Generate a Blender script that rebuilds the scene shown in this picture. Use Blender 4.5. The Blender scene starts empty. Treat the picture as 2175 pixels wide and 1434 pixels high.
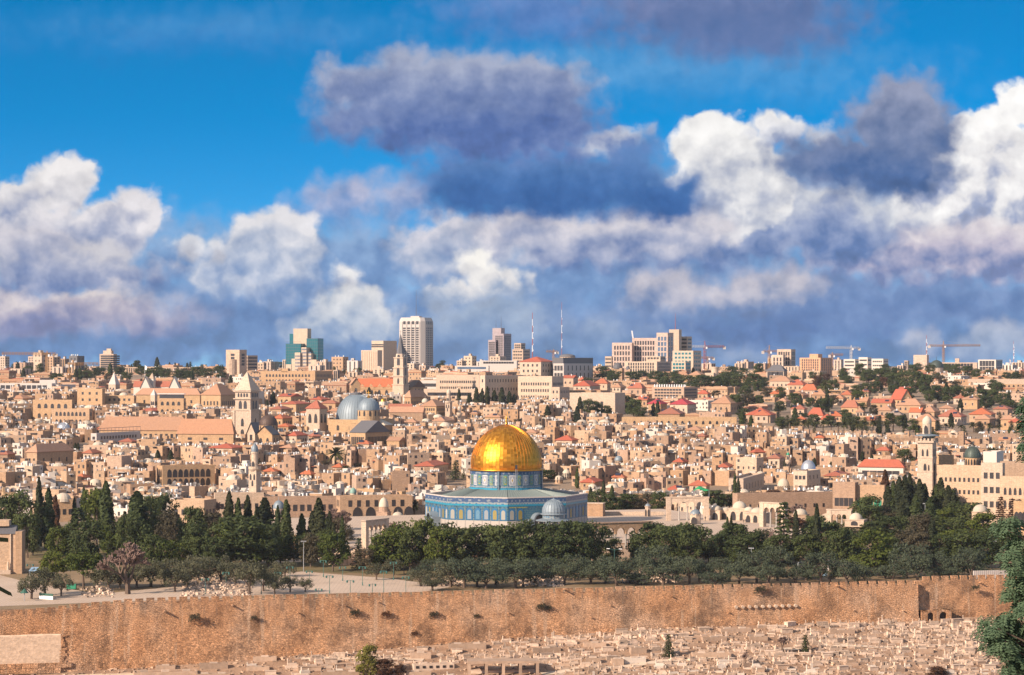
import bpy, bmesh, math, random
from mathutils import Vector, Matrix, noise
from math import sin, cos, pi, radians, sqrt, atan2, exp
SC = bpy.context.scene
COL = SC.collection
# ------------------------------------------------------------------ camera
CAMZ = 54.0          # metres above the stone platform (z = 0)
FPX = 5120.0         # focal length in photo pixels (photo 2175 wide)
HY = 770.0           # photo row of the horizon
cd = bpy.data.cameras.new("camera"); cam = bpy.data.objects.new("camera", cd); COL.objects.link(cam)
cd.sensor_width = 36.0; cd.lens = 36.0*FPX/2175.0
cd.shift_y = (HY-717.0)/2175.0
cd.clip_start = 1.0; cd.clip_end = 60000.0
cam.location = (0, 0, CAMZ); cam.rotation_euler = (radians(90), 0, 0)
SC.camera = cam
# ------------------------------------------------------------------ light
SUN_AZ = 52.0        # degrees to the left of straight behind the camera
SUN_EL = 27.0
sa = radians(SUN_AZ); se = radians(SUN_EL)
SDIR = Vector((-sin(sa)*cos(se), -cos(sa)*cos(se), sin(se)))
sl = bpy.data.lights.new("sun", 'SUN'); sl.energy = 4.6; sl.angle = radians(0.5); sl.color = (1.0, 0.81, 0.65)
so = bpy.data.objects.new("sun", sl); COL.objects.link(so)
so.rotation_euler = SDIR.to_track_quat('Z', 'Y').to_euler()
SC.view_settings.view_transform = 'Standard'; SC.view_settings.look = 'None'
SC.view_settings.exposure = 0.78; SC.view_settings.gamma = 1.0
SC.cycles.max_bounces = 5; SC.cycles.diffuse_bounces = 2; SC.cycles.glossy_bounces = 2; SC.cycles.transmission_bounces = 2
# ------------------------------------------------------------------ node helpers
def lin(c): return tuple(((x/255.0)/12.92 if x <= 10 else (((x/255.0)+0.055)/1.055)**2.4) for x in c)
class NT:
    def __init__(s, nt): s.nt = nt
    def new(s, t, **kw):
        n = s.nt.nodes.new(t)
        for k, v in kw.items(): setattr(n, k, v)
        return n
    def put(s, sock, v):
        if hasattr(v, 'is_output') or isinstance(v, bpy.types.NodeSocket): s.nt.links.new(v, sock)
        else: sock.default_value = v
    def m(s, op, a, b=0.0, c=0.0, clamp=False):
        n = s.new('ShaderNodeMath', operation=op); n.use_clamp = clamp
        s.put(n.inputs[0], a); s.put(n.inputs[1], b); s.put(n.inputs[2], c)
        return n.outputs[0]
    def v(s, op, a, b=None, c=None, out=0):
        n = s.new('ShaderNodeVectorMath', operation=op)
        s.put(n.inputs[0], a)
        if b is not None: s.put(n.inputs[1], b)
        if c is not None: s.put(n.inputs[2], c)
        return n.outputs[out]
    def mix(s, f, a, b, blend='MIX'):
        n = s.new('ShaderNodeMix', data_type='RGBA', blend_type=blend)
        s.put(n.inputs[0], f)
        for sock, val in ((n.inputs[6], a), (n.inputs[7], b)):
            s.put(sock, (*val, 1.0) if isinstance(val, tuple) and len(val) == 3 else val)
        return n.outputs[2]
    def sstep(s, x, lo, hi, a=0.0, b=1.0):
        n = s.new('ShaderNodeMapRange', interpolation_type='SMOOTHSTEP')
        s.put(n.inputs[0], x); s.put(n.inputs[1], lo); s.put(n.inputs[2], hi); s.put(n.inputs[3], a); s.put(n.inputs[4], b)
        return n.outputs[0]
    def noise(s, vec, scale, detail=4.0, rough=0.5, color=False, dim='3D'):
        n = s.new('ShaderNodeTexNoise', noise_dimensions=dim)
        s.put(n.inputs['Vector'], vec); s.put(n.inputs['Scale'], scale); s.put(n.inputs['Detail'], detail); s.put(n.inputs['Roughness'], rough)
        return n.outputs['Color' if color else 'Fac']
    def ramp(s, f, stops, interp='LINEAR'):
        n = s.new('ShaderNodeValToRGB'); cr = n.color_ramp; cr.interpolation = interp
        while len(cr.elements) < len(stops): cr.elements.new(0.5)
        for e, (p, c) in zip(cr.elements, stops): e.position = p; e.color = (*c, 1.0)
        s.put(n.inputs[0], f); return n.outputs[0]
# ------------------------------------------------------------------ world: Nishita sky with a field of cumulus
W = bpy.data.worlds.new("World"); SC.world = W; W.use_nodes = True
def build_world():
    nt = W.node_tree; nt.nodes.clear(); t = NT(nt)
    tc = t.new('ShaderNodeTexCoord'); D = tc.outputs['Generated']
    sx = t.new('ShaderNodeSeparateXYZ'); t.put(sx.inputs[0], D)
    dy = t.m('MAXIMUM', t.m('ABSOLUTE', sx.outputs[1]), 0.02)
    U = t.m('MULTIPLY_ADD', t.m('DIVIDE', sx.outputs[0], dy), 51.20, 10.875)      # tangent of azimuth, hundredths of the view
    Vv = t.m('MULTIPLY_ADD', t.m('DIVIDE', sx.outputs[2], dy), -51.20, 7.70)       # tangent of elevation
    cx = t.new('ShaderNodeCombineXYZ'); t.put(cx.inputs[0], U); t.put(cx.inputs[1], Vv); P = cx.outputs[0]
    # the clear air
    sky = t.new('ShaderNodeTexSky', sky_type='NISHITA'); sky.sun_disc = False
    sky.sun_elevation = se; sky.sun_rotation = radians(180+SUN_AZ); sky.altitude = 800; sky.air_density = 1.0; sky.dust_density = 0.2; sky.ozone_density = 3.0
    up = t.new('ShaderNodeCombineXYZ'); t.put(up.inputs[0], sx.outputs[0]); t.put(up.inputs[1], sx.outputs[1])
    t.put(up.inputs[2], t.m('MULTIPLY_ADD', t.m('MAXIMUM', sx.outputs[2], 0.0), 2.6, 0.10))
    t.put(sky.inputs[0], t.v('NORMALIZE', up.outputs[0]))
    hs = t.new('ShaderNodeHueSaturation'); t.put(hs.inputs['Saturation'], SKY_SAT); t.put(hs.inputs['Value'], SKY_VAL); t.put(hs.inputs['Hue'], SKY_HUE); t.put(hs.inputs['Color'], sky.outputs[0])
    C = hs.outputs[0]
    # warping and billows shared by all clouds
    w1 = t.v('SUBTRACT', t.noise(P, 0.55, 3, 0.5, True), (0.5, 0.5, 0.5))
    w2 = t.v('SUBTRACT', t.noise(P, 1.9, 4, 0.55, True), (0.5, 0.5, 0.5))
    Pw = t.v('MULTIPLY_ADD', w1, (1.1, 0.9, 0.0), P)
    Pw = t.v('MULTIPLY_ADD', w2, (0.55, 0.5, 0.0), Pw)
    Pb = t.v('MULTIPLY_ADD', w2, (0.35, 0.35, 0.0), P)
    vo = t.new('ShaderNodeTexVoronoi', feature='F1', voronoi_dimensions='2D')
    t.put(vo.inputs['Vector'], Pb); t.put(vo.inputs['Scale'], 2.3); vo.inputs['Detail'].default_value = 1.0; vo.inputs['Roughness'].default_value = 0.45
    B0 = t.m('ADD', t.m('MULTIPLY_ADD', vo.outputs['Distance'], -0.45, 0.27), t.m('MULTIPLY_ADD', t.noise(Pb, 1.0, 7, 0.55), 1.1, -0.45))
    def heap(Q): return t.m('ADD', t.noise(Q, 0.9, 1.5, 0.45), t.m('MULTIPLY', t.noise(Q, 2.6, 2, 0.5), 0.42))
    relief = t.m('SUBTRACT', heap(Pb), heap(t.v('ADD', Pb, (-0.22, -0.26, 0.0))))
    fine = t.noise(P, 3.4, 6, 0.6)
    tex = t.m('ADD', t.m('MULTIPLY_ADD', t.m('SUBTRACT', fine, .5), .22, 1.0), t.m('MULTIPLY', relief, .35))
    def cloud(C, ells, top, mid, bot, y0, y1, soft=0.16, amp=0.5, rel=1.25, opac=1.0, flat=0.0):
        d = None
        for (ex, ey, rx, ry) in ells:
            e = t.v('LENGTH', t.v('MULTIPLY_ADD', Pw, (100.0/rx, 100.0/ry, 0.0), (-ex/rx, -ey/ry, 0.0)), out=1)
            # keep the soft edge about equally wide whatever the size of the puff
            e = t.m('MULTIPLY', t.m('SUBTRACT', e, 1.0), min(rx, ry)/70.0)
            if d is None: d = e
            else:
                n = t.new('ShaderNodeMath', operation='SMOOTH_MIN'); t.put(n.inputs[0], d); t.put(n.inputs[1], e); n.inputs[2].default_value = 0.22; d = n.outputs[0]
        F = t.m('MULTIPLY_ADD', B0, amp, t.m('MULTIPLY', d, -1.0))
        F = t.m('MULTIPLY_ADD', t.m('SUBTRACT', fine, 0.5), 0.30*amp, F)
        al = t.sstep(F, -soft, soft, 0.0, opac)
        g = t.m('DIVIDE', t.m('SUBTRACT', y1/100.0, Vv), (y1-y0)/100.0)            # 1 at the crown, 0 at the base
        rim = t.sstep(F, 0.75, -0.05)
        g = t.m('ADD', g, t.m('MULTIPLY_ADD', rim, 0.25, -0.1))
        g = t.m('MULTIPLY_ADD', relief, rel, g)
        g = t.m('MULTIPLY_ADD', t.m('SUBTRACT', fine, 0.5), 0.36, g)
        k = 10.0*CLOUD_GAIN
        col = t.ramp(t.m('MULTIPLY_ADD', g, 0.9, 0.10, clamp=True), [(0.0, lin(tuple(.93*q for q in bot))), (0.2, lin(bot)), (0.55, lin(mid)), (0.95, lin(top))], 'LINEAR')
        col = t.v('SCALE', col); t.put(nt.nodes[-1].inputs['Scale'], t.m('MULTIPLY', tex, k))
        return t.mix(al, C, col)
    for args, kw in CLOUDS: C = cloud(C, *args, **kw)
    # unseen broken bright cloud, high and behind, added to fill shadows with neutral light
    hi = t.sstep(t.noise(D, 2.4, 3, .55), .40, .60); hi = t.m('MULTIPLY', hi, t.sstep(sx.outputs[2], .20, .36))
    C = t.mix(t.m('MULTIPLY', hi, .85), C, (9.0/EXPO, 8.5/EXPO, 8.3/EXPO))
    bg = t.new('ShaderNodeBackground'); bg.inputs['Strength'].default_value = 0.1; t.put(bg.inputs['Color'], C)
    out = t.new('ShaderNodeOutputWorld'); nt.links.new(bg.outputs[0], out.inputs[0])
EXPO = 2.0**SC.view_settings.exposure
SKY_SAT, SKY_VAL, SKY_HUE, CLOUD_GAIN = 1.45, 1.75/EXPO, 0.492, 1.0/EXPO
WH, WM, WB = (240, 238, 238), (190, 193, 207), (120, 142, 185)
CLOUDS = [
  # thin veils high up
  (([(1430, 150, 330, 45), (1600, 175, 150, 30)], (120, 172, 216), (105, 163, 212), (80, 148, 206), 90, 230), dict(soft=0.9, amp=0.9, opac=0.55)),
  (([(480, 72, 230, 26), (360, 70, 120, 20)], (95, 153, 207), (85, 143, 203), (70, 134, 200), 40, 110), dict(soft=0.8, amp=0.9, opac=0.5)),
  (([(1150, 20, 160, 55)], (120, 143, 196), (105, 133, 192), (90, 123, 186), -20, 90), dict(soft=0.7, amp=0.8, opac=0.75)),
  (([(1560, 40, 230, 80), (1450, 20, 160, 60)], (116, 128, 169), (104, 119, 164), (96, 117, 167), -40, 140), dict(soft=0.6, amp=0.8, opac=0.9)),
  # blue grey bank low over the skyline
  (([(300, 690, 620, 110), (1000, 700, 700, 120), (1750, 680, 700, 130), (600, 560, 500, 90), (1250, 570, 620, 90)], (142, 172, 210), (117, 151, 199), (98, 136, 189), 480, 790), dict(soft=0.7, amp=0.9, opac=0.97)),
  (([(1850, 640, 420, 50), (1500, 690, 380, 30)], (120, 146, 192), (98, 130, 182), (84, 120, 178), 580, 720), dict(soft=0.4, amp=0.8, opac=0.8)),
  # pale heaps low over the skyline
  (([(130, 670, 190, 32), (300, 680, 120, 30), (60, 640, 90, 26)], (196, 186, 200), (168, 165, 189), (120, 133, 178), 620, 720), dict(soft=0.3, amp=0.6, opac=0.9)),
  (([(745, 660, 72, 52), (690, 690, 70, 40), (800, 690, 60, 40)], (226, 226, 228), (186, 197, 214), (130, 160, 201), 610, 730), dict(soft=0.25, amp=0.6)),
  (([(740, 583, 18, 16)], WH, WH, WM, 560, 605), dict(soft=0.2, amp=0.4)),
  (([(1950, 740, 42, 32)], (186, 193, 213), (160, 176, 206), (126, 154, 197), 705, 775), dict(soft=0.3, amp=0.5, opac=0.85)),
  (([(2130, 725, 50, 40), (2080, 750, 50, 25)], (190, 197, 215), (166, 182, 209), (126, 154, 197), 680, 775), dict(soft=0.3, amp=0.5, opac=0.85)),
  (([(1590, 752, 50, 18)], (170, 183, 208), (150, 170, 202), (126, 154, 197), 735, 775), dict(soft=0.4, amp=0.5, opac=0.7)),
  (([(1420, 620, 95, 45), (1560, 625, 100, 30), (1640, 605, 80, 30)], (206, 200, 208), (176, 179, 199), (112, 139, 185), 570, 665), dict(soft=0.3, amp=0.6)),
  (([(1130, 720, 200, 34), (1020, 690, 120, 60)], (170, 187, 210), (140, 166, 201), (112, 147, 193), 660, 750), dict(soft=0.5, amp=0.8, opac=0.85)),
  # left bank of cumulus
  (([(120, 400, 85, 55), (165, 372, 42, 34), (50, 430, 80, 50)], (236, 232, 232), (214, 212, 218), (150, 162, 194), 345, 500), dict(soft=0.16, amp=0.45)),
  (([(285, 470, 50, 58), (230, 500, 90, 60), (110, 510, 150, 60)], (226, 222, 226), (172, 179, 203), (112, 137, 183), 410, 590), dict(soft=0.2, amp=0.5)),
  (([(120, 570, 190, 45), (250, 580, 90, 36)], (206, 204, 212), (156, 166, 196), (98, 125, 176), 530, 620), dict(soft=0.22, amp=0.5)),
  (([(60, 520, 90, 40)], (210, 206, 214), (170, 175, 198), (122, 143, 187), 470, 580), dict(soft=0.3, amp=0.5, opac=0.9)),
  (([(160, 640, 110, 22), (280, 655, 80, 26), (60, 660, 90, 30)], (222, 212, 212), (178, 173, 193), (124, 135, 180), 612, 690), dict(soft=0.25, amp=0.5)),
  (([(470, 660, 70, 20), (420, 640, 60, 20)], (110, 145, 193), (92, 131, 184), (76, 119, 176), 620, 690), dict(soft=0.5, amp=0.7, opac=0.8)),
  # second cumulus
  (([(720, 430, 80, 44), (860, 430, 60, 36)], (186, 185, 207), (140, 160, 203), (96, 143, 202), 385, 480), dict(soft=0.45, amp=0.6, opac=0.9)),
  (([(600, 500, 62, 62), (530, 500, 50, 45), (560, 570, 125, 75), (640, 550, 45, 50), (440, 590, 50, 45)], (226, 224, 228), (180, 191, 213), (124, 154, 199), 440, 660), dict(soft=0.2, amp=0.55)),
  (([(402, 524, 22, 18), (445, 524, 14, 20)], WH, (214, 216, 226), WM, 500, 550), dict(soft=0.2, amp=0.4)),
  (([(1680, 440, 380, 130), (1250, 500, 330, 60)], (166, 184, 212), (138, 162, 202), (110, 141, 190), 320, 560), dict(soft=0.6, amp=0.7, opac=0.95, rel=0.8)),
  # big right masses
  (([(1990, 430, 110, 110), (2100, 330, 90, 110), (2150, 230, 50, 60), (2120, 450, 140, 90)], (250, 248, 246), (232, 230, 232), (160, 172, 204), 180, 640), dict(soft=0.13, amp=0.5, rel=1.9)),
  (([(2000, 540, 190, 50), (2120, 540, 120, 56), (1850, 560, 140, 30)], (222, 214, 218), (194, 188, 206), (122, 139, 185), 440, 605), dict(soft=0.25, amp=0.5)),
  (([(1640, 470, 260, 85), (1500, 500, 160, 60), (1780, 500, 130, 70)], (202, 205, 214), (150, 164, 198), (100, 129, 181), 380, 580), dict(soft=0.25, amp=0.6)),
  (([(1530, 320, 100, 80), (1490, 400, 70, 90), (1600, 380, 80, 90), (1560, 450, 90, 60)], (244, 242, 240), (222, 222, 226), (168, 178, 204), 240, 560), dict(soft=0.14, amp=0.5)),
  (([(1650, 280, 48, 32), (1690, 268, 30, 24)], WH, (216, 218, 228), (150, 166, 202), 240, 320), dict(soft=0.15, amp=0.5)),
  (([(1755, 290, 22, 16)], WH, WH, WM, 268, 310), dict(soft=0.2, amp=0.5)),
  (([(1920, 260, 110, 80), (1930, 200, 60, 38), (1800, 340, 150, 58), (1900, 350, 130, 60), (2000, 290, 40, 50)], (150, 158, 185), (116, 132, 169), (78, 109, 161), 170, 410), dict(soft=0.32, amp=0.6, rel=0.8)),
  # central bank
  (([(990, 530, 130, 60), (930, 510, 70, 40), (1080, 510, 120, 50)], (214, 212, 222), (176, 187, 211), (128, 156, 199), 450, 630), dict(soft=0.22, amp=0.6)),
  (([(1250, 510, 240, 45), (1120, 505, 120, 40), (1400, 500, 150, 50)], (212, 208, 216), (166, 174, 201), (96, 125, 179), 455, 580), dict(soft=0.22, amp=0.55)),
  (([(1000, 560, 34, 38), (1060, 590, 50, 30), (960, 620, 60, 24)], (246, 242, 236), (224, 222, 224), (160, 178, 206), 515, 640), dict(soft=0.22, amp=0.6)),
  # dark cloud in shade and its white edge
  (([(1290, 305, 60, 24), (1250, 315, 30, 18)], WH, (220, 224, 232), (150, 170, 208), 280, 340), dict(soft=0.18, amp=0.5)),
  (([(1180, 400, 240, 62), (1300, 370, 120, 50), (1400, 415, 90, 48), (1040, 400, 150, 62), (1455, 395, 34, 30), (1330, 335, 70, 34)], (92, 131, 186), (66, 111, 172), (52, 99, 163), 320, 475), dict(soft=0.34, amp=0.45, rel=0.5)),
  # large mauve cloud
  (([(850, 190, 160, 70), (730, 170, 60, 50), (980, 180, 150, 60), (860, 130, 60, 30), (1120, 200, 130, 70), (960, 262, 250, 66), (1160, 262, 110, 56), (780, 250, 100, 50), (1050, 300, 210, 44)], (162, 171, 196), (121, 139, 182), (88, 115, 174), 100, 330), dict(soft=0.34, amp=0.6, rel=0.8)),
]
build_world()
W.cycles.sampling_method = 'MANUAL'; W.cycles.sample_map_resolution = 512
# ------------------------------------------------------------------ core helpers
R0 = random.Random(7)
def clampf(x, a, b): return a if x < a else b if x > b else x
def smooth(x, a, b):
    t = clampf((x-a)/(b-a), 0, 1); return t*t*(3-2*t)
class MB:
    """collects simple shapes and links them as one mesh object"""
    def __init__(s): s.v = []; s.f = []; s.m = []
    def quad(s, pts, mat=0):
        b = len(s.v); s.v += [tuple(p) for p in pts]; s.f.append(tuple(range(b, b+len(pts)))); s.m.append(mat); return s
    def box(s, x0, x1, y0, y1, z0, z1, mat=0, bottom=False):
        b = len(s.v); s.v += [(x0,y0,z0),(x1,y0,z0),(x1,y1,z0),(x0,y1,z0),(x0,y0,z1),(x1,y0,z1),(x1,y1,z1),(x0,y1,z1)]
        fs = [(0,1,5,4),(1,2,6,5),(2,3,7,6),(3,0,4,7),(4,5,6,7)] + ([(3,2,1,0)] if bottom else [])
        s.f += [tuple(b+i for i in f) for f in fs]; s.m += [mat]*len(fs); return s
    def rbox(s, cx, cy, z0, w, d, h, rz=0.0, mat=0, tilt=0.0, bottom=True):
        b0 = len(s.v); s.box(-w/2, w/2, -d/2, d/2, 0, h, mat, bottom)
        c, n = cos(rz), sin(rz); ct, st = cos(tilt), sin(tilt)
        for i in range(b0, len(s.v)):
            x, y, z = s.v[i]; y, z = y*ct - z*st, y*st + z*ct
            s.v[i] = (cx + x*c - y*n, cy + x*n + y*c, z0 + z)
        return s
    def prism(s, poly, z0, z1, mat=0, cap=True, capmat=None):
        b = len(s.v); n = len(poly); s.v += [(x,y,z0) for x,y in poly] + [(x,y,z1) for x,y in poly]
        for i in range(n):
            j = (i+1) % n; s.f.append((b+i,b+j,b+n+j,b+n+i)); s.m.append(mat)
        if cap: s.f.append(tuple(b+n+i for i in range(n))); s.m.append(mat if capmat is None else capmat)
        return s
    def lathe(s, prof, seg=16, cx=0, cy=0, cz=0, mat=0, ph=0.0, a0=0.0, a1=2*pi):
        full = abs(a1-a0-2*pi) < 1e-6; n = seg if full else seg+1; b = len(s.v)
        for r, z in prof:
            for i in range(n):
                a = a0 + (a1-a0)*i/seg + ph; s.v.append((cx+r*cos(a), cy+r*sin(a), cz+z))
        for k in range(len(prof)-1):
            for i in range(seg):
                j = (i+1) % n; s.f.append((b+k*n+i, b+k*n+j, b+(k+1)*n+j, b+(k+1)*n+i)); s.m.append(mat)
        return s
    def dome(s, r, h, seg=14, rows=5, cx=0, cy=0, cz=0, mat=0):
        return s.lathe([(r*cos(pi/2*k/rows) if k < rows else 0.02*r, h*sin(pi/2*k/rows)) for k in range(rows+1)], seg, cx, cy, cz, mat)
    def gable(s, x0, x1, y0, y1, z0, z1, mat=0, endmat=None, axis='x'):
        b = len(s.v); e = mat if endmat is None else endmat
        if axis == 'x':
            ym = (y0+y1)/2; s.v += [(x0,y0,z0),(x1,y0,z0),(x1,y1,z0),(x0,y1,z0),(x0,ym,z1),(x1,ym,z1)]
            s.f += [(b,b+1,b+5,b+4),(b+2,b+3,b+4,b+5),(b+3,b,b+4),(b+1,b+2,b+5)]
        else:
            xm = (x0+x1)/2; s.v += [(x0,y0,z0),(x1,y0,z0),(x1,y1,z0),(x0,y1,z0),(xm,y0,z1),(xm,y1,z1)]
            s.f += [(b+3,b,b+4,b+5),(b+1,b+2,b+5,b+4),(b,b+1,b+4),(b+2,b+3,b+5)]
        s.m += [mat, mat, e, e]; return s
    def hip(s, x0, x1, y0, y1, z0, z1, mat=0):
        b = len(s.v); w, d = x1-x0, y1-y0
        if w >= d: p, q = (x0+d/2, (y0+y1)/2), (x1-d/2, (y0+y1)/2)
        else: p, q = ((x0+x1)/2, y0+w/2), ((x0+x1)/2, y1-w/2)
        s.v += [(x0,y0,z0),(x1,y0,z0),(x1,y1,z0),(x0,y1,z0),(*p,z1),(*q,z1)]
        if w >= d: s.f += [(b,b+1,b+5,b+4),(b+2,b+3,b+4,b+5),(b+3,b,b+4),(b+1,b+2,b+5)]
        else: s.f += [(b,b+1,b+4),(b+1,b+2,b+5,b+4),(b+2,b+3,b+5),(b+3,b,b+4,b+5)]
        s.m += [mat]*4
        b = len(s.v); s.v += [(x0,y0,z0-.25),(x1,y0,z0-.25),(x1,y1,z0-.25),(x0,y1,z0-.25),(x0,y0,z0),(x1,y0,z0),(x1,y1,z0),(x0,y1,z0)]
        s.f += [(b,b+1,b+5,b+4),(b+1,b+2,b+6,b+5),(b+2,b+3,b+7,b+6),(b+3,b,b+4,b+7),(b+3,b+2,b+1,b)]; s.m += [mat]*5; return s
    def pyramid(s, x0, x1, y0, y1, z0, z1, mat=0):
        b = len(s.v); s.v += [(x0,y0,z0),(x1,y0,z0),(x1,y1,z0),(x0,y1,z0),((x0+x1)/2,(y0+y1)/2,z1)]
        s.f += [(b,b+1,b+4),(b+1,b+2,b+4),(b+2,b+3,b+4),(b+3,b,b+4)]; s.m += [mat]*4; return s
    def tube(s, p0, p1, r0, r1=None, seg=6, mat=0):
        p0 = Vector(p0); p1 = Vector(p1); r1 = r0 if r1 is None else r1; d = (p1-p0)
        if d.length < 1e-6: return s
        u = d.orthogonal().normalized(); w = d.normalized().cross(u); b = len(s.v)
        for p, r in ((p0, r0), (p1, r1)):
            for i in range(seg):
                a = 2*pi*i/seg; q = p + u*(r*cos(a)) + w*(r*sin(a)); s.v.append(tuple(q))
        for i in range(seg):
            j = (i+1) % seg; s.f.append((b+i,b+j,b+seg+j,b+seg+i)); s.m.append(mat)
        s.f.append(tuple(b+seg+i for i in range(seg))); s.m.append(mat); return s
    def xf(s, start, cx, cy, cz, rz, sc=1.0):
        c, n = cos(rz)*sc, sin(rz)*sc
        for i in range(start, len(s.v)):
            x, y, z = s.v[i]; s.v[i] = (cx + x*c - y*n, cy + x*n + y*c, cz + z*sc)
        return s
    def mesh(s, name, mats, smooth_=False):
        me = bpy.data.meshes.new(name); me.from_pydata(s.v, [], s.f)
        for m in (mats if isinstance(mats, (list, tuple)) else [mats]): me.materials.append(m)
        if len(me.materials) > 1: me.polygons.foreach_set('material_index', s.m)
        if smooth_: me.polygons.foreach_set('use_smooth', [True]*len(me.polygons))
        me.update(); return me
    def build(s, name, mats, parent=None, smooth_=False, loc=None, rz=0.0):
        return link(name, s.mesh(name, mats, smooth_), parent, loc, rz)
def link(name, data, parent=None, loc=None, rz=0.0, scale=None):
    o = bpy.data.objects.new(name, data); COL.objects.link(o)
    if parent is not None: o.parent = parent
    if loc is not None: o.location = loc
    if rz: o.rotation_euler = (0, 0, rz)
    if scale is not None: o.scale = scale
    return o
AUTO = []            # things whose label is completed at the end from what stands near them
MARKS = []           # (phrase, photo column, photo row, distance): what other labels point to
def thing(name, label, cat, loc=(0,0,0), rz=0.0, group=None, mark=None, auto=False):
    o = bpy.data.objects.new(name, None); COL.objects.link(o); o.empty_display_size = 0.5
    o.location = loc; o.rotation_euler = (0, 0, rz); tag(o, label, cat, group, mark, auto); return o
def tag(o, label, cat, group=None, mark=None, auto=False, pos=None):
    o['label'] = label; o['category'] = cat
    if group: o['group'] = group
    p = pos or o.location
    if mark: MARKS.append((mark, *scr(p), p[1]))
    if auto: AUTO.append((o, label, Vector(p)))
    return o
def kind(o, k): o['kind'] = k; return o
def scr(p): return (1087.5 + FPX*p[0]/p[1], HY + FPX*(CAMZ-p[2])/p[1])
def X(px, D): return (px-1087.5)/FPX*D
def Z(py, D): return CAMZ - (py-HY)/FPX*D
def mpp(D): return D/FPX
# ------------------------------------------------------------------ terrain
def Dw(x): return 601.0 + 0.241*x          # line of the eastern wall
def zfoot(x): return -13.2 - 6.0*smooth(-x, -40, 125) + 1.0*smooth(x, -10, 60)
PROF = [(900,-4.6),(1000,-1.5),(1100,3.5),(1200,8.2),(1300,12.8),(1450,20),(1600,27),(1800,35),(2000,41),(2300,45.6),(2600,48),(3000,48.6),(4000,44),(9000,20),(30000,-200)]
def prof(y):
    if y <= PROF[0][0]: return PROF[0][1]
    for (a, za), (b, zb) in zip(PROF, PROF[1:]):
        if y <= b: return za + (zb-za)*(y-a)/(b-a)
    return PROF[-1][1]
def G(x, y):
    s = y - Dw(x)
    if s < 0:
        cem = zfoot(x) + 0.2*s
        return max(cem, 52.0-0.2*y) if y > 0 else 52.0
    z = prof(y)
    if y > 950: z += 1.2*sin(x*0.021+y*0.004)*smooth(y, 950, 1200)
    return z
def solveD(px, py, a=905.0, b=3000.0):
    """distance at which the sloping city ground is seen on photo row py"""
    for _ in range(40):
        m = (a+b)/2
        if HY + FPX*(CAMZ-G(X(px, m), m))/m > py: a = m
        else: b = m
    return (a+b)/2
# ------------------------------------------------------------------ materials
def M_base(name, rough=0.85):
    m = bpy.data.materials.new(name); m.use_nodes = True; nt = m.node_tree; nt.nodes.clear(); t = NT(nt)
    b = t.new('ShaderNodeBsdfPrincipled'); o = t.new('ShaderNodeOutputMaterial'); nt.links.new(b.outputs[0], o.inputs[0])
    b.inputs['Roughness'].default_value = rough
    return m, t, b
def plain(name, col, rough=0.8, metal=0.0, var=0.12, scale=1.5, island=False):
    """one colour with natural mottling and a little spread from object to object"""
    m, t, b = M_base(name, rough); tc = t.new('ShaderNodeTexCoord')
    n = t.noise(tc.outputs['Object'], scale, 5, 0.6)
    f = t.m('MULTIPLY_ADD', t.m('SUBTRACT', n, 0.5), 2.2*var, 1.0)
    if island: r = t.new('ShaderNodeNewGeometry').outputs['Random Per Island']
    else: r = t.new('ShaderNodeObjectInfo').outputs['Random']
    f = t.m('MULTIPLY', f, t.m('MULTIPLY_ADD', r, 1.2*var, 1.0-0.6*var))
    c = t.v('SCALE', col); t.nt.nodes[-1].inputs['Scale'].default_value = 1; t.put(t.nt.nodes[-1].inputs['Scale'], f)
    t.put(b.inputs['Base Color'], c); b.inputs['Metallic'].default_value = metal
    return m
def stone(name, cols, island=False, rough=0.9, blocks=0.55, stain=0.5, bump=0.25):
    """limestone: hue picked per building, courses of blocks, rain stains running down"""
    m, t, b = M_base(name, rough); tc = t.new('ShaderNodeTexCoord'); ob = tc.outputs['Object']
    r = t.new('ShaderNodeNewGeometry').outputs['Random Per Island'] if island else t.new('ShaderNodeObjectInfo').outputs['Random']
    n = len(cols); base = t.ramp(r, [((i+0.5)/n, c) for i, c in enumerate(cols)])
    n1 = t.noise(ob, 0.22, 4, 0.6); st = t.v('MULTIPLY', ob, (1.3, 1.3, 0.12)); n2 = t.noise(st, 1.0, 4, 0.65); n3 = t.noise(ob, 2.6, 4, 0.7)
    br = t.new('ShaderNodeTexVoronoi', feature='F1'); t.put(br.inputs['Vector'], t.v('MULTIPLY', ob, (1.0, 1.0, 1.6))); t.put(br.inputs['Scale'], 1.0/blocks)
    sep = t.new('ShaderNodeSeparateColor'); t.put(sep.inputs[0], br.outputs['Color'])
    f = t.m('MULTIPLY_ADD', t.m('SUBTRACT', n1, 0.5), 0.5*stain, 1.0)
    f = t.m('MULTIPLY_ADD', t.m('SUBTRACT', n2, 0.5), 0.9*stain, f)
    f = t.m('MULTIPLY_ADD', t.m('SUBTRACT', n3, 0.5), 0.5, f)
    f = t.m('MULTIPLY_ADD', t.m('SUBTRACT', sep.outputs[0], 0.5), 0.28, f)
    c = t.v('SCALE', base); t.put(t.nt.nodes[-1].inputs['Scale'], f); t.put(b.inputs['Base Color'], c)
    if bump:
        bp = t.new('ShaderNodeBump'); bp.inputs['Strength'].default_value = bump; bp.inputs['Distance'].default_value = 0.15
        t.put(bp.inputs['Height'], t.m('ADD', n3, br.outputs['Distance'])); t.put(b.inputs['Normal'], bp.outputs[0])
    return m
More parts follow.
